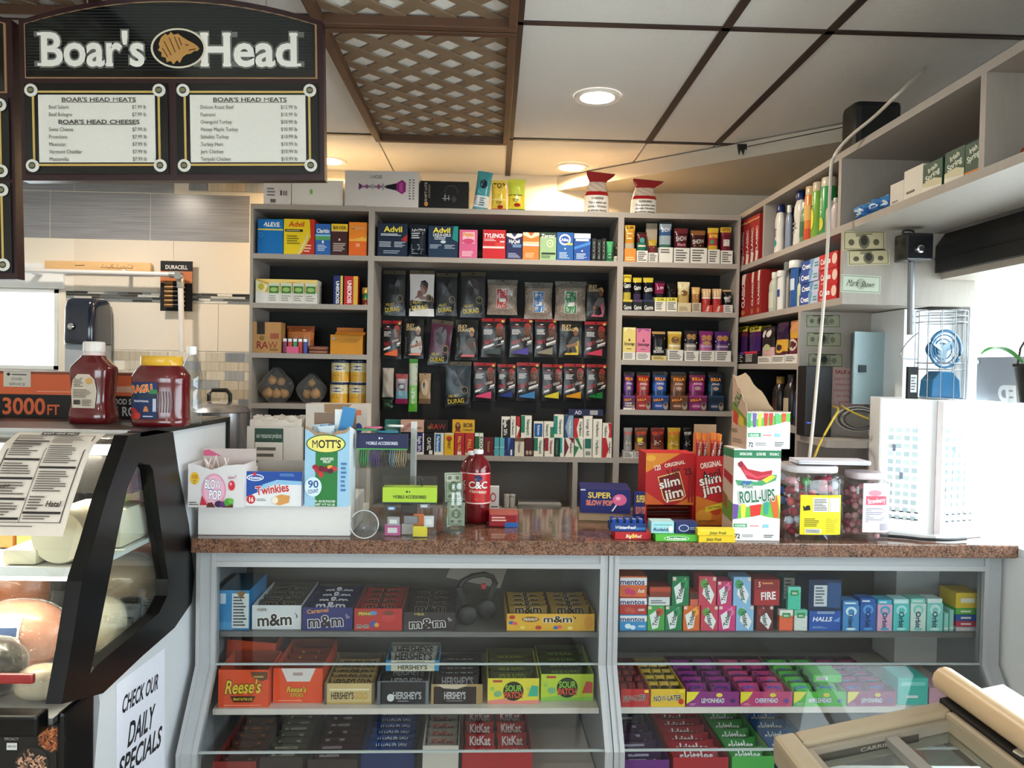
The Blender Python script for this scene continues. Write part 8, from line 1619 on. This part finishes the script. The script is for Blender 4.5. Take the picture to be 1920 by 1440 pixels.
for k,x in enumerate((1770,1780)):
 stackbox(x,x+8,1150-6*k,1190,'9adcd0',[('r',0,.1,1,.2,'e0f4f0')],'gum_pack','slim aqua gum pack standing by the stack, %s one'%('left','right')[k],d=.05)
zz=Z1
for k,(yt,yb,c,nm)in enumerate(((1176,1190,'d8d4dc','white'),(1165,1175,'c83a5a','red'),(1153,1164,'2a5ab0','blue'),(1141,1152,'5ab84a','green'),(1112,1140,'e8c83a','yellow'))):
 o=stackbox(1792,1838,yt,yb,c,[('g',.2,.2,.8,.8,1,'f4f0e0')],'gum_pack',nm+' gum carton in the stack at the right end',zb=zz,d=.09);zz+=o['wh'][1]+.0012
# ---- right case, middle shelf
NL=[('t','NOW-LATER',.48,.5,.8,.3,'1a1614',{'out':'f0e8e0','rot':3}),('e',.88,.3,.08,.16,'c83a34'),('r',.82,.8,.96,.95,'e8d83a')]
tray(1164,1218,1292,1326,Z2,.26,'candy_tray','red tray of chewy candy beside the middle post','b82f2e',NL,([(1,'6a2a2c')],[('r',.1,.3,.9,.7,'8a3434')],'dark red chewy candy pack in the red tray',3,.05),v=.05,inside='4a1c1c')
tray(1220,1285,1292,1327,Z2,.26,'candy_tray','yellow tray of chewy candy','dfb52c',NL,([(1,'c8a43c')],[('r',.1,.3,.9,.6,'3a3424')],'yellow chewy candy pack in the yellow chewy tray',3,.05),v=.05,inside='6a5a2c')
def HD(txt,c,c2):return[('p',[(0,.2),(0,1),(.24,1),(.14,.5)],'e8d83a'),('t',txt,.5,.42,.44,.3,'e8e0e8',{'out':c2}),('e',.62,.78,.06,.14,'e8d04a'),('g',.06,.1,.2,.24,2,'c8a8c8'),('e',.88,.4,.05,.14,c2)]
for x0,x1,c,c2,pc_,tx,nm in((1287,1386,'8a3078','4a2a6a','5a2a4c','LEMONHEAD','purple'),(1388,1486,'c04472','6a4a9a','7a3450','CHERRYHEAD','pink'),(1488,1587,'52b83a','3a7a9a','3a6a34','APPLEHEAD','bright green'),(1589,1680,'9a3a6a','5a6aa8','6a2c4a','LEMONHEAD','plum')):
 tray(x0,x1,1297,1328,Z2,.30,'candy_tray',nm+' tray of small candy boxes on the middle shelf',c,HD(tx,c,c2),([(1,pc_)],[('r',.08,.2,.92,.8,c),('r',.2,.4,.8,.6,c2)],nm+' candy box lying in the %s tray of small boxes'%nm,2,.055),v=.05,inside='3a1c30',n=5)
carton(CT,.09,1525,1578,1266,Z2+.06,.08,'candy_box','bright green candy box lying on the green tray','56c83e',[('r',.1,.3,.5,.8,'e8f0e0')]+[('r',.13+k*.04,.35,.145+k*.04,.75,'3a3a3a')for k in range(8)],None,yb=1285)
carton(CT,.06,1683,1740,1272,Z2,.1,'candy_box','turquoise candy box at the right end of the middle shelf','4cc8bc',[('g',.3,.2,.7,.4,1,'e8f8f4'),('r',.1,.72,.9,.86,'8ae0d8')],None,yb=1322)
carton(CT,.06,1742,1800,1290,Z2,.1,'candy_box','pale pink candy box at the far right of the middle shelf','d8a8bc',[],None,yb=1322)
# ---- right case, bottom shelf
low_rows(1170,1255,1425,'3a2040','dark purple candy packet leaning in the purple tray on the bottom shelf','','9a90a4',lab='purple tray at the left of the bottom shelf, right case',n=5,boxc='6a2a7a')
low_rows(1262,1366,1420,'9a1f2c','red fruit candy packet leaning in the red tray on the bottom shelf','skittles','e8dcdc',lab='red fruit candy tray on the bottom shelf, right case',n=6,boxc='a8242c',ph=.065)
low_rows(1372,1452,1418,'3c8a40','green fruit candy packet leaning in the green tray on the bottom shelf','skittles','f0f4ec',lab='green fruit candy tray on the bottom shelf, right case',n=5,boxc='4aa84a',ph=.065)
low_rows(1458,1540,1418,'2a5c94','blue fruit candy packet leaning in the blue tray on the bottom shelf','skittles','e0e8f0',lab='blue fruit candy tray on the bottom shelf, right case',n=5,boxc='2a5a94',ph=.065)
# ================================================================== left side: on the deli case and the tiled wall
ZD=1.3625
YBX=2.46
def dcarton(*a,**k):return carton(W0,*a,**k)
# long foodservice film box
x0_,x1_=P(-40,740,Y=YBX).x,P(256,740,Y=YBX).x
x0_=-1.78;w=x1_-x0_;h=P(80,697,Y=YBX).z-ZD
o=MB('232021').box(0,w,0,.14,0,h).build('film_roll_box',PRINT,None,loc=(x0_,YBX,ZD+.0005));tag(o,'long black and orange food film box on top of the deli case','box')
U=lambda px:(P(px,740,Y=YBX).x-x0_)/w
g=MB();gfx(g,[('r',0,.5,1,1,'d4643c'),('r',0,.94,1,1,'8a4a34'),('t','3000',(U(4)+U(85))/2,.25,U(86)-U(4),.36,'d4643c',{'b':1}),('t','FT',(U(88)+U(112))/2,.18,U(112)-U(88),.22,'d4643c'),('t','FOOD SE',(U(208)+U(252))/2,.38,U(252)-U(208),.12,'c8c8c8'),('t','M RO',(U(208)+U(256))/2,.17,U(256)-U(208),.2,'c8c8c8'),('p',[(U(7),.66),(U(58),.66),(U(58),.99),(U(7),.99)],'cfc4b6'),('t','FOOD',(U(22)+U(42))/2,.83,U(42)-U(22),.06,'3a3a3a',{'b':0}),('t','SERVICE',(U(17)+U(48))/2,.72,U(48)-U(17),.06,'3a3a3a',{'b':0}),('p',[(U(12),.93),(U(16.5),.97),(U(21),.93),(U(16.5),.89)],'2a2a2a'),('g',U(23),.9,U(54),.95,1,'5a5a5a'),('g',U(70),.55,U(135),.59,1,'e8a088'),('p',[(U(210),.58),(U(248),.58),(U(248),.72),(U(210),.7)],'d8a890')],w,h,x0=0);g.build('printed_label',PRINT,o)
# ketchup bottle
KR=mat('ketchup_red','5e1016',rough=.16,noise=.12,scale=6,coat=.5)
YK=2.30
ka,kb=P(136,760,Y=YK).x,P(216,760,Y=YK).x;kw=kb-ka;kh=P(176,641,Y=YK).z-ZD
t=thing('ketchup_bottle','large red ketchup bottle with a white cap on the deli case','bottle',((ka+kb)/2,YK,ZD+.0005))
def squ(prof,nn=32,e=.55):
 def fn(u,v):
  q=v*(len(prof)-1);i=min(int(q),len(prof)-2);f=q-i;(z0,rx0,ry0),(z1,rx1,ry1)=prof[i],prof[i+1]
  z,rx,ry=z0+(z1-z0)*f,rx0+(rx1-rx0)*f,ry0+(ry1-ry0)*f;c,s=math.cos(2*PI*u),math.sin(2*PI*u)
  return(rx*math.copysign(abs(c)**e,c),ry*math.copysign(abs(s)**e,s),z)
 m=MB();m.grid(fn,nn,(len(prof)-1)*2,wrap=True);m.poly([fn(i/nn,0)for i in range(nn)]);m.poly([fn(i/nn,1)for i in range(nn)]);return m
K=kw/2
squ([(0,K*.96,.045),(.006,K,.05),(kh*.12,K,.05),(kh*.17,K*.96,.046),(kh*.28,K*.88,.043),(kh*.45,K*.92,.044),(kh*.62,K*.98,.047),(kh*.68,K*.97,.046),(kh*.74,K*.75,.042),(kh*.80,K*.52,.035),(kh*.83,K*.44,.032)],e=.6).build('bottle',KR,t,smooth=60)
MB().lathe([(K*.44,kh*.83),(K*.43,kh*.87)],24,col='e0c8c8').build('neck',PLASTIC,t,smooth=60)
MB('e6dcd6').lathe([(K*.46,kh*.872),(K*.47,kh*.88),(K*.47,kh*.985),(K*.43,kh)],28,col='e6dcd6').build('cap',PLASTIC,t,smooth=40)
g=MB();gfx(g,[('p',[(.06,0),(.94,0),(1,.5),(.92,.84),(.72,1),(.28,1),(.08,.84),(0,.5)],'d0c4b4'),('p',[(.08,.02),(.92,.02),(.97,.5),(.9,.82),(.71,.97),(.29,.97),(.1,.82),(.03,.5)],'c8baa8'),('g',.12,.62,.5,.9,6,'6a5c50'),('e',.72,.8,.14,.1,'c89a5a'),('g',.1,.3,.9,.56,6,'6a5c50'),('r',.12,.1,.38,.24,'4a4440'),('g',.46,.06,.9,.26,4,'6a5c50')],kw*.6,kh*.41,lambda x,z,off:(x-K*.1,-.0465*max(.02,1-(abs(x-K*.1)/K)**(2/.6))**.3-off,z),n=8,off0=.0012,z0=kh*.19);g.build('label',PRINT,t)
# pasta sauce jar
YR=2.24
ra,rb_=P(252,740,Y=YR).x,P(354,740,Y=YR).x;rw=rb_-ra;rh=P(303,668,Y=YR).z-ZD;R_=rw/2
t=thing('sauce_jar','large red pasta sauce jar with a yellow lid on the deli case','jar',((ra+rb_)/2,YR,ZD+.0005))
squ([(0,R_*.95,.05),(.006,R_,.055),(rh*.08,R_,.055),(rh*.12,R_*.98,.053),(rh*.55,R_*.98,.053),(rh*.66,R_,.055),(rh*.72,R_*.98,.054),(rh*.80,R_*.86,.048),(rh*.86,R_*.72,.042)],e=.7).build('jar',KR,t,smooth=60)
MB('d8a62a').lathe([(R_*.72,rh*.862),(R_*.74,rh*.87),(R_*.74,rh*.985),(R_*.71,rh)],36,col='d8a62a',sy=.062/R_ if R_>.062 else 1).build('lid',PLASTIC,t,smooth=40)
m=MB()
for k in range(7):m.tube([(R_*(.15+k*.1),-.0535,rh*.2),(R_*(.17+k*.1),-.0545,rh*.35),(R_*(.14+k*.1),-.0545,rh*.5)],.0016,5)
m.build('grip_ribs',KR,t,smooth=80)
g=MB();gfx(g,[('r',0,0,1,1,'1f2f58'),('p',[(0,.52),(1,.62),(1,.70),(0,.72)],'d8c43a'),('t','RAGU',.42,.82,.8,.2,'d8482a',{'out':'f0dc8a','rot':5}),('t','Old World Style',.5,.62,.84,.07,'2a4a2a',{'rot':5}),('t','TRADITIONAL',.42,.48,.56,.05,'e0e0e8'),('e',.1,.14,.2,.16,'a82a24'),('e',.28,.08,.14,.1,'b8382c'),('p',[(.5,.2),(.7,.2),(.64,.34),(.56,.34)],'c87a4a'),('r',.84,.2,.96,.55,'b8bcc8'),('r',.72,.68,1,.8,'3a7a4a'),('g',.5,.04,.95,.1,1,'b8bcc8')],rw*.52,rh*.52,lambda x,z,off:(x,-.054*max(.02,1-(abs(x)/R_)**(2/.7))**.35-off,z),n=8,off0=.0014,x0=-R_*.88,z0=rh*.11);g.build('label',PRINT,t)
# clear water bottle
YW=2.33
p_=P(359,720,Y=YW);wr_=.030;hh=P(359,650,Y=YW).z-ZD
t=thing('water_bottle','tall clear plastic water bottle with a white cap','bottle',(p_.x,YW,ZD+.0005))
MB().lathe([(wr_*.9,0),(wr_,.006),(wr_,hh*.3),(wr_*.9,hh*.38),(wr_,hh*.46),(wr_,hh*.64),(wr_*.7,hh*.78),(wr_*.42,hh*.87),(wr_*.42,hh*.9)],24,cap=False).build('bottle',glass_mat('pet','f2f6f8',gloss=.08,dens=.05),t,smooth=60)
MB('eceae8').lathe([(wr_*.46,hh*.9),(wr_*.46,hh)],18,col='eceae8').build('cap',PLASTIC,t)
# steel pot behind
YP=3.3;p_=P(418,812,Y=YP);rp=.125;hp0=1.02
o_z=P(410,772,Y=YP).z
t=thing('steel_pot','steel cooking pot with a black handled lid behind the counter','pot',(P(420,790,Y=YP).x-.02,YP,0.90))
STE=mat('pot_steel','b8b8ba',rough=.25,metal=.8,noise=.05)
MB().lathe([(rp*.95,0),(rp,.01),(rp,o_z-.90),(rp+.006,o_z-.898)],36).build('pot',STE,t,smooth=50)
MB().lathe([(rp+.006,o_z-.897),(rp*.9,o_z-.88),(rp*.5,o_z-.862),(.02,o_z-.855)],36).build('lid',STE,t,smooth=60)
MB().tube([(-.045,0,o_z-.856),(-.045,0,o_z-.826),(-.03,0,o_z-.808),(.03,0,o_z-.808),(.045,0,o_z-.826),(.045,0,o_z-.858)],.009,8).build('lid_handle',BLACKM,t,smooth=60)
MB().tube([(-.05,-rp-.002,o_z-.97),(-.045,-rp-.04,o_z-.965),(.045,-rp-.04,o_z-.965),(.05,-rp-.002,o_z-.97)],.011,8).build('side_handle',BLACKM,t,smooth=60)
o=MB('9a9a98').box(-1.75,-1.18,3.05,3.6,0,.899).build('work_table',mat('steel_table','9a9c9e',rough=.35,metal=.6));tag(o,'steel work table under the cooking pot behind the deli case','table')
# paper towel dispenser
YT=4.16
da,db=P(133,600,Y=YT).x,P(193,600,Y=YT).x;dz0,dz1,dzt=P(163,700,Y=YT).z,P(163,645,Y=YT).z,P(163,561,Y=YT).z
t=thing('towel_dispenser','dark blue paper towel dispenser on the tiled wall','dispenser',((da+db)/2,YT,dz0));hw_=(db-da)/2
NV=mat('dispenser_navy','141c2c',rough=.15,noise=.05,coat=.4)
squ([(dz1-dz0,hw_,.11),(dz1-dz0+.02,hw_,.115),(dzt-dz0-.05,hw_*.97,.11),(dzt-dz0-.015,hw_*.9,.10),(dzt-dz0,hw_*.8,.08)],e=.35).build('cover',NV,t,smooth=50,loc=(0,.02,0))
MB('8a9098').box(-hw_*.95,hw_*.95,-.07,.11,0,dz1-dz0-.001).build('lower_housing',mat('dispenser_grey','9aa0a8',rough=.3,noise=.03),t,bevel=.01)
MB().lathe([(.017,0),(.017,.006),(.012,.009)],20).build('round_lock',CHROME,t,loc=(-.03,-.096,(dzt-dz0)*.62),rot=(PI/2,0,0),smooth=50)
MB().box(-hw_*.8,hw_*.8,.1,.127,.01,dzt-dz0-.03).build('back_plate',BLACKM,t)
# wooden ruler-like board with script
bx0,bx1=P(86,498,Y=4.275).x,P(284,498,Y=4.275).x;bz0,bz1=P(180,508,Y=4.275).z,P(180,491,Y=4.275).z
o=MB('e0b884').box(bx0,bx1,4.262,4.2875,bz0,bz1).build('wooden_board',mat('pale_wood','ddb480',rough=.6,noise=.12,scale=12,stretch=(1,1,8)),bevel=.003);tag(o,'thin pale wooden board with black script above the white pipe','board')
g=MB('1a1614');rr=random.Random(12);xx=P(188,500,Y=4.26).x;xe=P(248,500,Y=4.26).x
while xx<xe:
 l_=rr.uniform(.006,.018);g.tube([(xx,4.261,bz0+.018+rr.uniform(-.004,.004)),(xx+l_*.5,4.261,bz0+.014),(xx+l_,4.261,bz0+.018+rr.uniform(0,.016))],.0012,4);xx+=l_*1.05
 if rr.random()<.4:g.tube([(xx,4.261,bz0+.034),(xx+.003,4.261,bz0+.036)],.0014,4)
g.tube([(P(140,500,Y=4.26).x,4.261,bz0+.026),(P(158,500,Y=4.26).x,4.261,bz0+.028)],.0015,4)
g=g.build('black_script',PAPER,o);g['kind']='stuff'
# white pipe with elbow and drop
YPp=4.2;pa,pb,pc_=P(-30,505,Y=YPp),P(336,515,Y=YPp),P(341,660,Y=YPp)
t=thing('water_pipe','white water pipe with an elbow running along the tiled wall','pipe',(pb.x,YPp,pb.z))
WPI=mat('white_pipe','d2d2d4',rough=.35,noise=.03)
MB().tube([tuple(pa-pb),(-.03,0,0)],.013,12).build('horizontal_pipe',WPI,t,smooth=60)
MB().tube([(0.008,0,-.05),tuple(pc_-pb)],.0145,12).build('drop_pipe',WPI,t,smooth=60)
MB().tube([(-.05,0,0),(-.01,0,0),(.006,0,-.012),(.008,0,-.07)],.019,12).build('elbow',mat('elbow_grey','9a9a98',rough=.3,metal=.3),t,smooth=60)
MB().lathe([(.02,-.02),(.022,0),(.02,.02)],16).build('valve',CHROME,t,loc=(.004,-.012,-.008),rot=(PI/2,0,0),smooth=60)
for px in(60,230):q_=P(px,509,Y=YPp)-pb;MB().box(q_.x-.01,q_.x+.01,.012,.088,q_.z-.012,q_.z+.012).build('clip',WPI,t)
# battery card
YB_=4.16;a_,b_=P(287,520,Y=YB_).x,P(347,520,Y=YB_).x;z0_,z1_=P(318,581,Y=YB_).z,P(318,485,Y=YB_).z
t=thing('battery_card','black and copper battery card hanging behind the pipe elbow','battery card',((a_+b_)/2,4.255,z0_));w=(b_-a_)*1.02;h=z1_-z0_
cd=MB('15151a').box(-w/2,w/2,0,.004,0,h).build('card',PRINT,t)
g=MB();gfx(g,[('r',0,.56,1,.80,'b8704a'),('r',0,.80,1,1,'17171b'),('t','DURACELL',.5,.88,.7,.08,'d8d8d8')],w,h);g.build('printed_label',PRINT,cd)
for k in range(6):
 m=MB();m.lathe([(.011,0),(.011,.045)],12,col='8a6a44');m.lathe([(.0112,.0452),(.0112,.10)],12,col='1d1d20');m.lathe([(.004,.1001),(.004,.106)],8,col='c8c8c8')
 o=m.build('battery',METALA,None,loc=((a_+b_)/2-.055,4.242,z0_+.03+k*.0245),rot=(0,PI/2,0),smooth=40);tag(o,'small battery on the card, %s from the bottom'%ORD[k],'battery','batteries on the card')
MB().tube([(0,.004,h-.02),(0,.033,h-.02)],.002,6).build('hook',CHROME,t)
# ================================================================== inside the deli case
def crect(px,py,Y):return P(px,py,Y=Y)
CH1=mat('cheese_cream','e6dba8',rough=.35,noise=.06,scale=10,coat=.3);CH2=mat('cheese_white','e8e0c4',rough=.35,noise=.05,scale=10,coat=.3);CH3=mat('cheese_yellow','d8bc62',rough=.35,noise=.08,coat=.3);CH4=mat('cheese_orange_rind','c8853c',rough=.4,noise=.1,coat=.2)
FILM=glass_mat('cling_film','fafaf4',gloss=.10,rough=.04,dens=.005,bump=1.0)
zs_=zsh+.001
def block(px0,px1,yt,Y,d,m,label,name='cheese_block',lab=None,bev=.012,h=None):
 a,b=P(px0,yt+30,Y=Y).x,P(px1,yt+30,Y=Y).x;dx_=min(0,-.957-b);a+=dx_;b+=dx_;hh_=h or(P((px0+px1)/2,yt,Y=Y).z-zs_)
 o=MB().box(-(b-a)/2,(b-a)/2,0,d,0,hh_).build(name,m,None,loc=((a+b)/2,Y,zs_),smooth=50,bevel=bev);tag(o,label,'cheese','cheeses in the deli case')
 if lab:
  g=MB();gfx(g,lab,b-a,d);g.v=[(x,z,hh_+.0008-y)for x,y,z in g.v];g.build('wrapper_label',GLOSSY,o)
 return o
block(2,68,1030,1.83,.12,CH2,'pale cream cheese loaf at the left of the deli shelf')
o=MB().lathe([(.0,0),(.062,0),(.066,.006),(.066,.15),(.06,.156),(0,.156)],32,cap=False).build('cheese_log',CH2,None,loc=(P(108,1040,Y=1.84).x,1.84,zs_+.066),rot=(-PI/2,0,0),smooth=50);tag(o,'round white cheese log facing forward on the deli shelf','cheese','cheeses in the deli case')
block(144,168,1038,1.86,.10,CH2,'small white cheese piece beside the round cheese log')
block(28,84,985,1.99,.09,CH3,'yellow cheese loaf with an orange label in the second row',lab=[('r',.02,.1,.98,.9,'c8843c'),('r',.4,.4,.6,.6,'3a2a1a')],h=.085)
block(-30,24,985,1.99,.09,CH4,'orange rind cheese at the left edge of the deli shelf',h=.085)
block(92,136,985,2.02,.09,CH1,'cream cheese loaf with a pale blue label',lab=[('r',.02,.1,.5,.9,'a8bccc'),('r',.6,.3,.9,.6,'e8e4d0')],h=.085)
block(205,250,1042,2.005,.16,CH2,'large white cheese block behind the end glass',h=.10)
block(225,262,990,2.20,.10,CH1,'cream cheese wheel with a red and white label',lab=[('r',.3,.2,.9,.6,'a83a34'),('r',.1,.6,.6,.9,'e8e4d0')],h=.12)
o=MB().lathe([(0,0),(.06,0),(.065,.006),(.065,.10),(.058,.108),(0,.108)],32,cap=False).build('round_cheese',CH1,None,loc=(-1.05,2.32,zs_+.066),rot=(-PI/2,0,.3),smooth=50);tag(o,'pale yellow cheese wheel standing on edge at the back','cheese','cheeses in the deli case')
# lower deck meats
ZM=.7715
def meat(px,py,Y,rx,ry,rz_,m,label,rot=(0,0,0),lab=None,film=True):
 c=P(px,py,Y=Y);c.x=min(c.x,-.96-rx*1.1);t=thing('deli_meat',label,'meat',(c.x,Y,ZM),0,'meats in the deli case');rr=random.Random(int(px));ph=rr.uniform(0,6)
 def fn(u,v):
  th,f_=2*PI*u,PI*v;s=math.sin(f_)**.8;k=1+.06*math.sin(3*th+ph)*math.sin(2*f_)+.03*math.sin(7*th+5*f_)
  return(rx*s*math.cos(th)*k,ry*s*math.sin(th)*k,rz_-rz_*math.cos(f_)*(.98))
 MB().grid(fn,24,14,wrap=True).build('meat',m,t,smooth=80,rot=rot,weld=True)
 if film:
  def fm(u,v):
   x,y,z=fn(u,v);k=1.045+.022*math.sin(44*u+9*v+3*math.sin(17*v))+.012*math.sin(31*v+25*u);return(x*k,y*k,rz_+(z-rz_)*1.03)
  MB().grid(fm,72,36,wrap=True).build('shrink_wrap',FILM,t,smooth=80,rot=rot,weld=True)
 if lab:
  g=MB();sf=lambda x,z,off:(x,-ry*math.sqrt(max(.02,1-(x/rx)**2-((z-rz_)/rz_)**2))*1.07-off,z)
  gfx(g,lab,rx*.9,rz_*.8,sf,n=6,off0=.004,z0=rz_*.95);g.build('label',GLOSSY,t)
 return t
PK=mat('ham_pink','c88a74',rough=.3,noise=.25,scale=14,coat=.4,bump=.5);HM=mat('ham_brown','a8623c',rough=.3,noise=.3,scale=14,coat=.4,bump=.5);BK=mat('beef_black','1a1410',rough=.3,noise=.4,scale=18,coat=.4,bump=.8);GY=mat('turkey_grey','a89684',rough=.35,noise=.2,scale=9,coat=.4);TK=mat('turkey_cream','d8cab4',rough=.35,noise=.12,scale=16,coat=.3,bump=.5);SAL=mat('salami_red','8e4038',rough=.35,noise=.3,scale=30,coat=.3)
meat(-15,1245,1.785,.07,.075,.065,BK,'black pepper beef roast in clear wrap at the front of the deli case',lab=[('e',.5,.6,.4,.22,'8a744a')])
meat(40,1160,1.95,.11,.065,.085,PK,'pink ham with a silver and blue label in the deli case',lab=[('r',.2,.1,.85,.95,'c8ccd2'),('r',.24,.3,.8,.6,'3a4a6a')])
meat(-130,1200,1.92,.07,.06,.08,PK,'pink ham at the left edge of the deli case')
meat(10,1120,2.2,.12,.08,.12,HM,'brown glazed ham in clear wrap at the back of the deli case',lab=[('r',.3,.2,.6,.9,'d8c8a0')])
meat(112,1295,1.77,.055,.05,.038,TK,'tan sliced turkey breast beside the front post')
meat(222,1195,2.06,.066,.05,.075,TK,'white turkey breast seen through the end glass')
meat(243,1140,2.32,.09,.07,.10,GY,'grey roast turkey in clear wrap behind the end glass')
meat(268,1165,2.19,.055,.05,.055,BK,'small dark roast behind the end glass')
meat(290,1110,2.50,.09,.05,.13,SAL,'red salami in clear wrap at the back behind the end glass')
# red scoop handle in front
c=P(30,1272,Y=1.685);o=MB('a82428').box(-.085,.04,-.006,.006,-.011,.011).build('price_plate',PLASTIC,None,loc=(c.x-.0,1.685,c.z),bevel=.005);tag(o,'red rounded price plate at the front of the deli case','price plate')
MB('8a1c20').box(-.07,-.065,.0061,.06,-.004,.004).build('pin',PLASTIC,o)
# printed menu sheet curved over the glass
gl=[(y,z)for y,z in GC];acc=[0]
for(a,b),(c,d)in zip(gl[:-1],gl[1:]):acc.append(acc[-1]+math.hypot(c-a,d-b))
def gpt(s,off):
 for i in range(len(acc)-1):
  if s<=acc[i+1]or i==len(acc)-2:
   f=(s-acc[i])/(acc[i+1]-acc[i]);(a,b),(c,d)=gl[i],gl[i+1];n=Vector((d-b,-(c-a))).normalized()
   return a+(c-a)*f+n.x*off,b+(d-b)*f+n.y*off
S0,S1,MX0,MX1=.085,.375,-1.175,-.962
def msurf(x,z,off):
 y,zz_=gpt(S1-z,.007+off);return(x,y,zz_)
m=MB('e0d4c8');m.grid(lambda u,v:msurf(MX0+u*(MX1-MX0),v*(S1-S0),0),4,24);m.grid(lambda u,v:msurf(MX0+u*(MX1-MX0),v*(S1-S0),-.0008),4,24)
o=m.build('menu_sheet',PAPER,None,smooth=80);tag(o,'printed paper deli menu taped over the curved glass','menu')
g=MB();K_='2c2624';ops=[('r',.3,.945,.72,.985,K_),('t','EAST SIDE DELI',.51,.965,.38,.022,'e8e0d8')]
for(u0,v0,u1,v1)in((.08,.1,.09,.93),(.93,.1,.94,.93),(.08,.925,.94,.93),(.08,.1,.94,.105),(.5,.1,.506,.93)):ops.append(('r',u0,v0,u1,v1,K_))
for u0,u1,vs_ in((.1,.49,(.81,.63,.46,.28,.12)),(.52,.92,(.56,.17))):
 for v_ in vs_:ops.append(('r',u0,v_,u1,v_+.02,K_))
for u0,u1,v0,v1,n in((.12,.46,.84,.91,3),(.12,.46,.67,.79,6),(.12,.46,.5,.61,5),(.12,.46,.32,.44,5),(.12,.46,.15,.26,5),(.54,.9,.6,.9,15),(.54,.9,.35,.54,9),(.54,.72,.2,.32,5),(.54,.9,.12,.16,2)):ops.append(('g',u0,v0,u1,v1,n,'6a5f58'))
ops+=[('t','Combo',.2,.395,.18,.03,K_,{'rot':12,'sh':.2}),('t','Hatal',.82,.25,.16,.05,K_),('g',.25,.06,.8,.075,1,'6a5f58')]
gfx(g,ops,MX1-MX0,S1-S0,msurf,n=8,off0=.0024,x0=MX0);g.build('printed_lettering',PAPER,o)
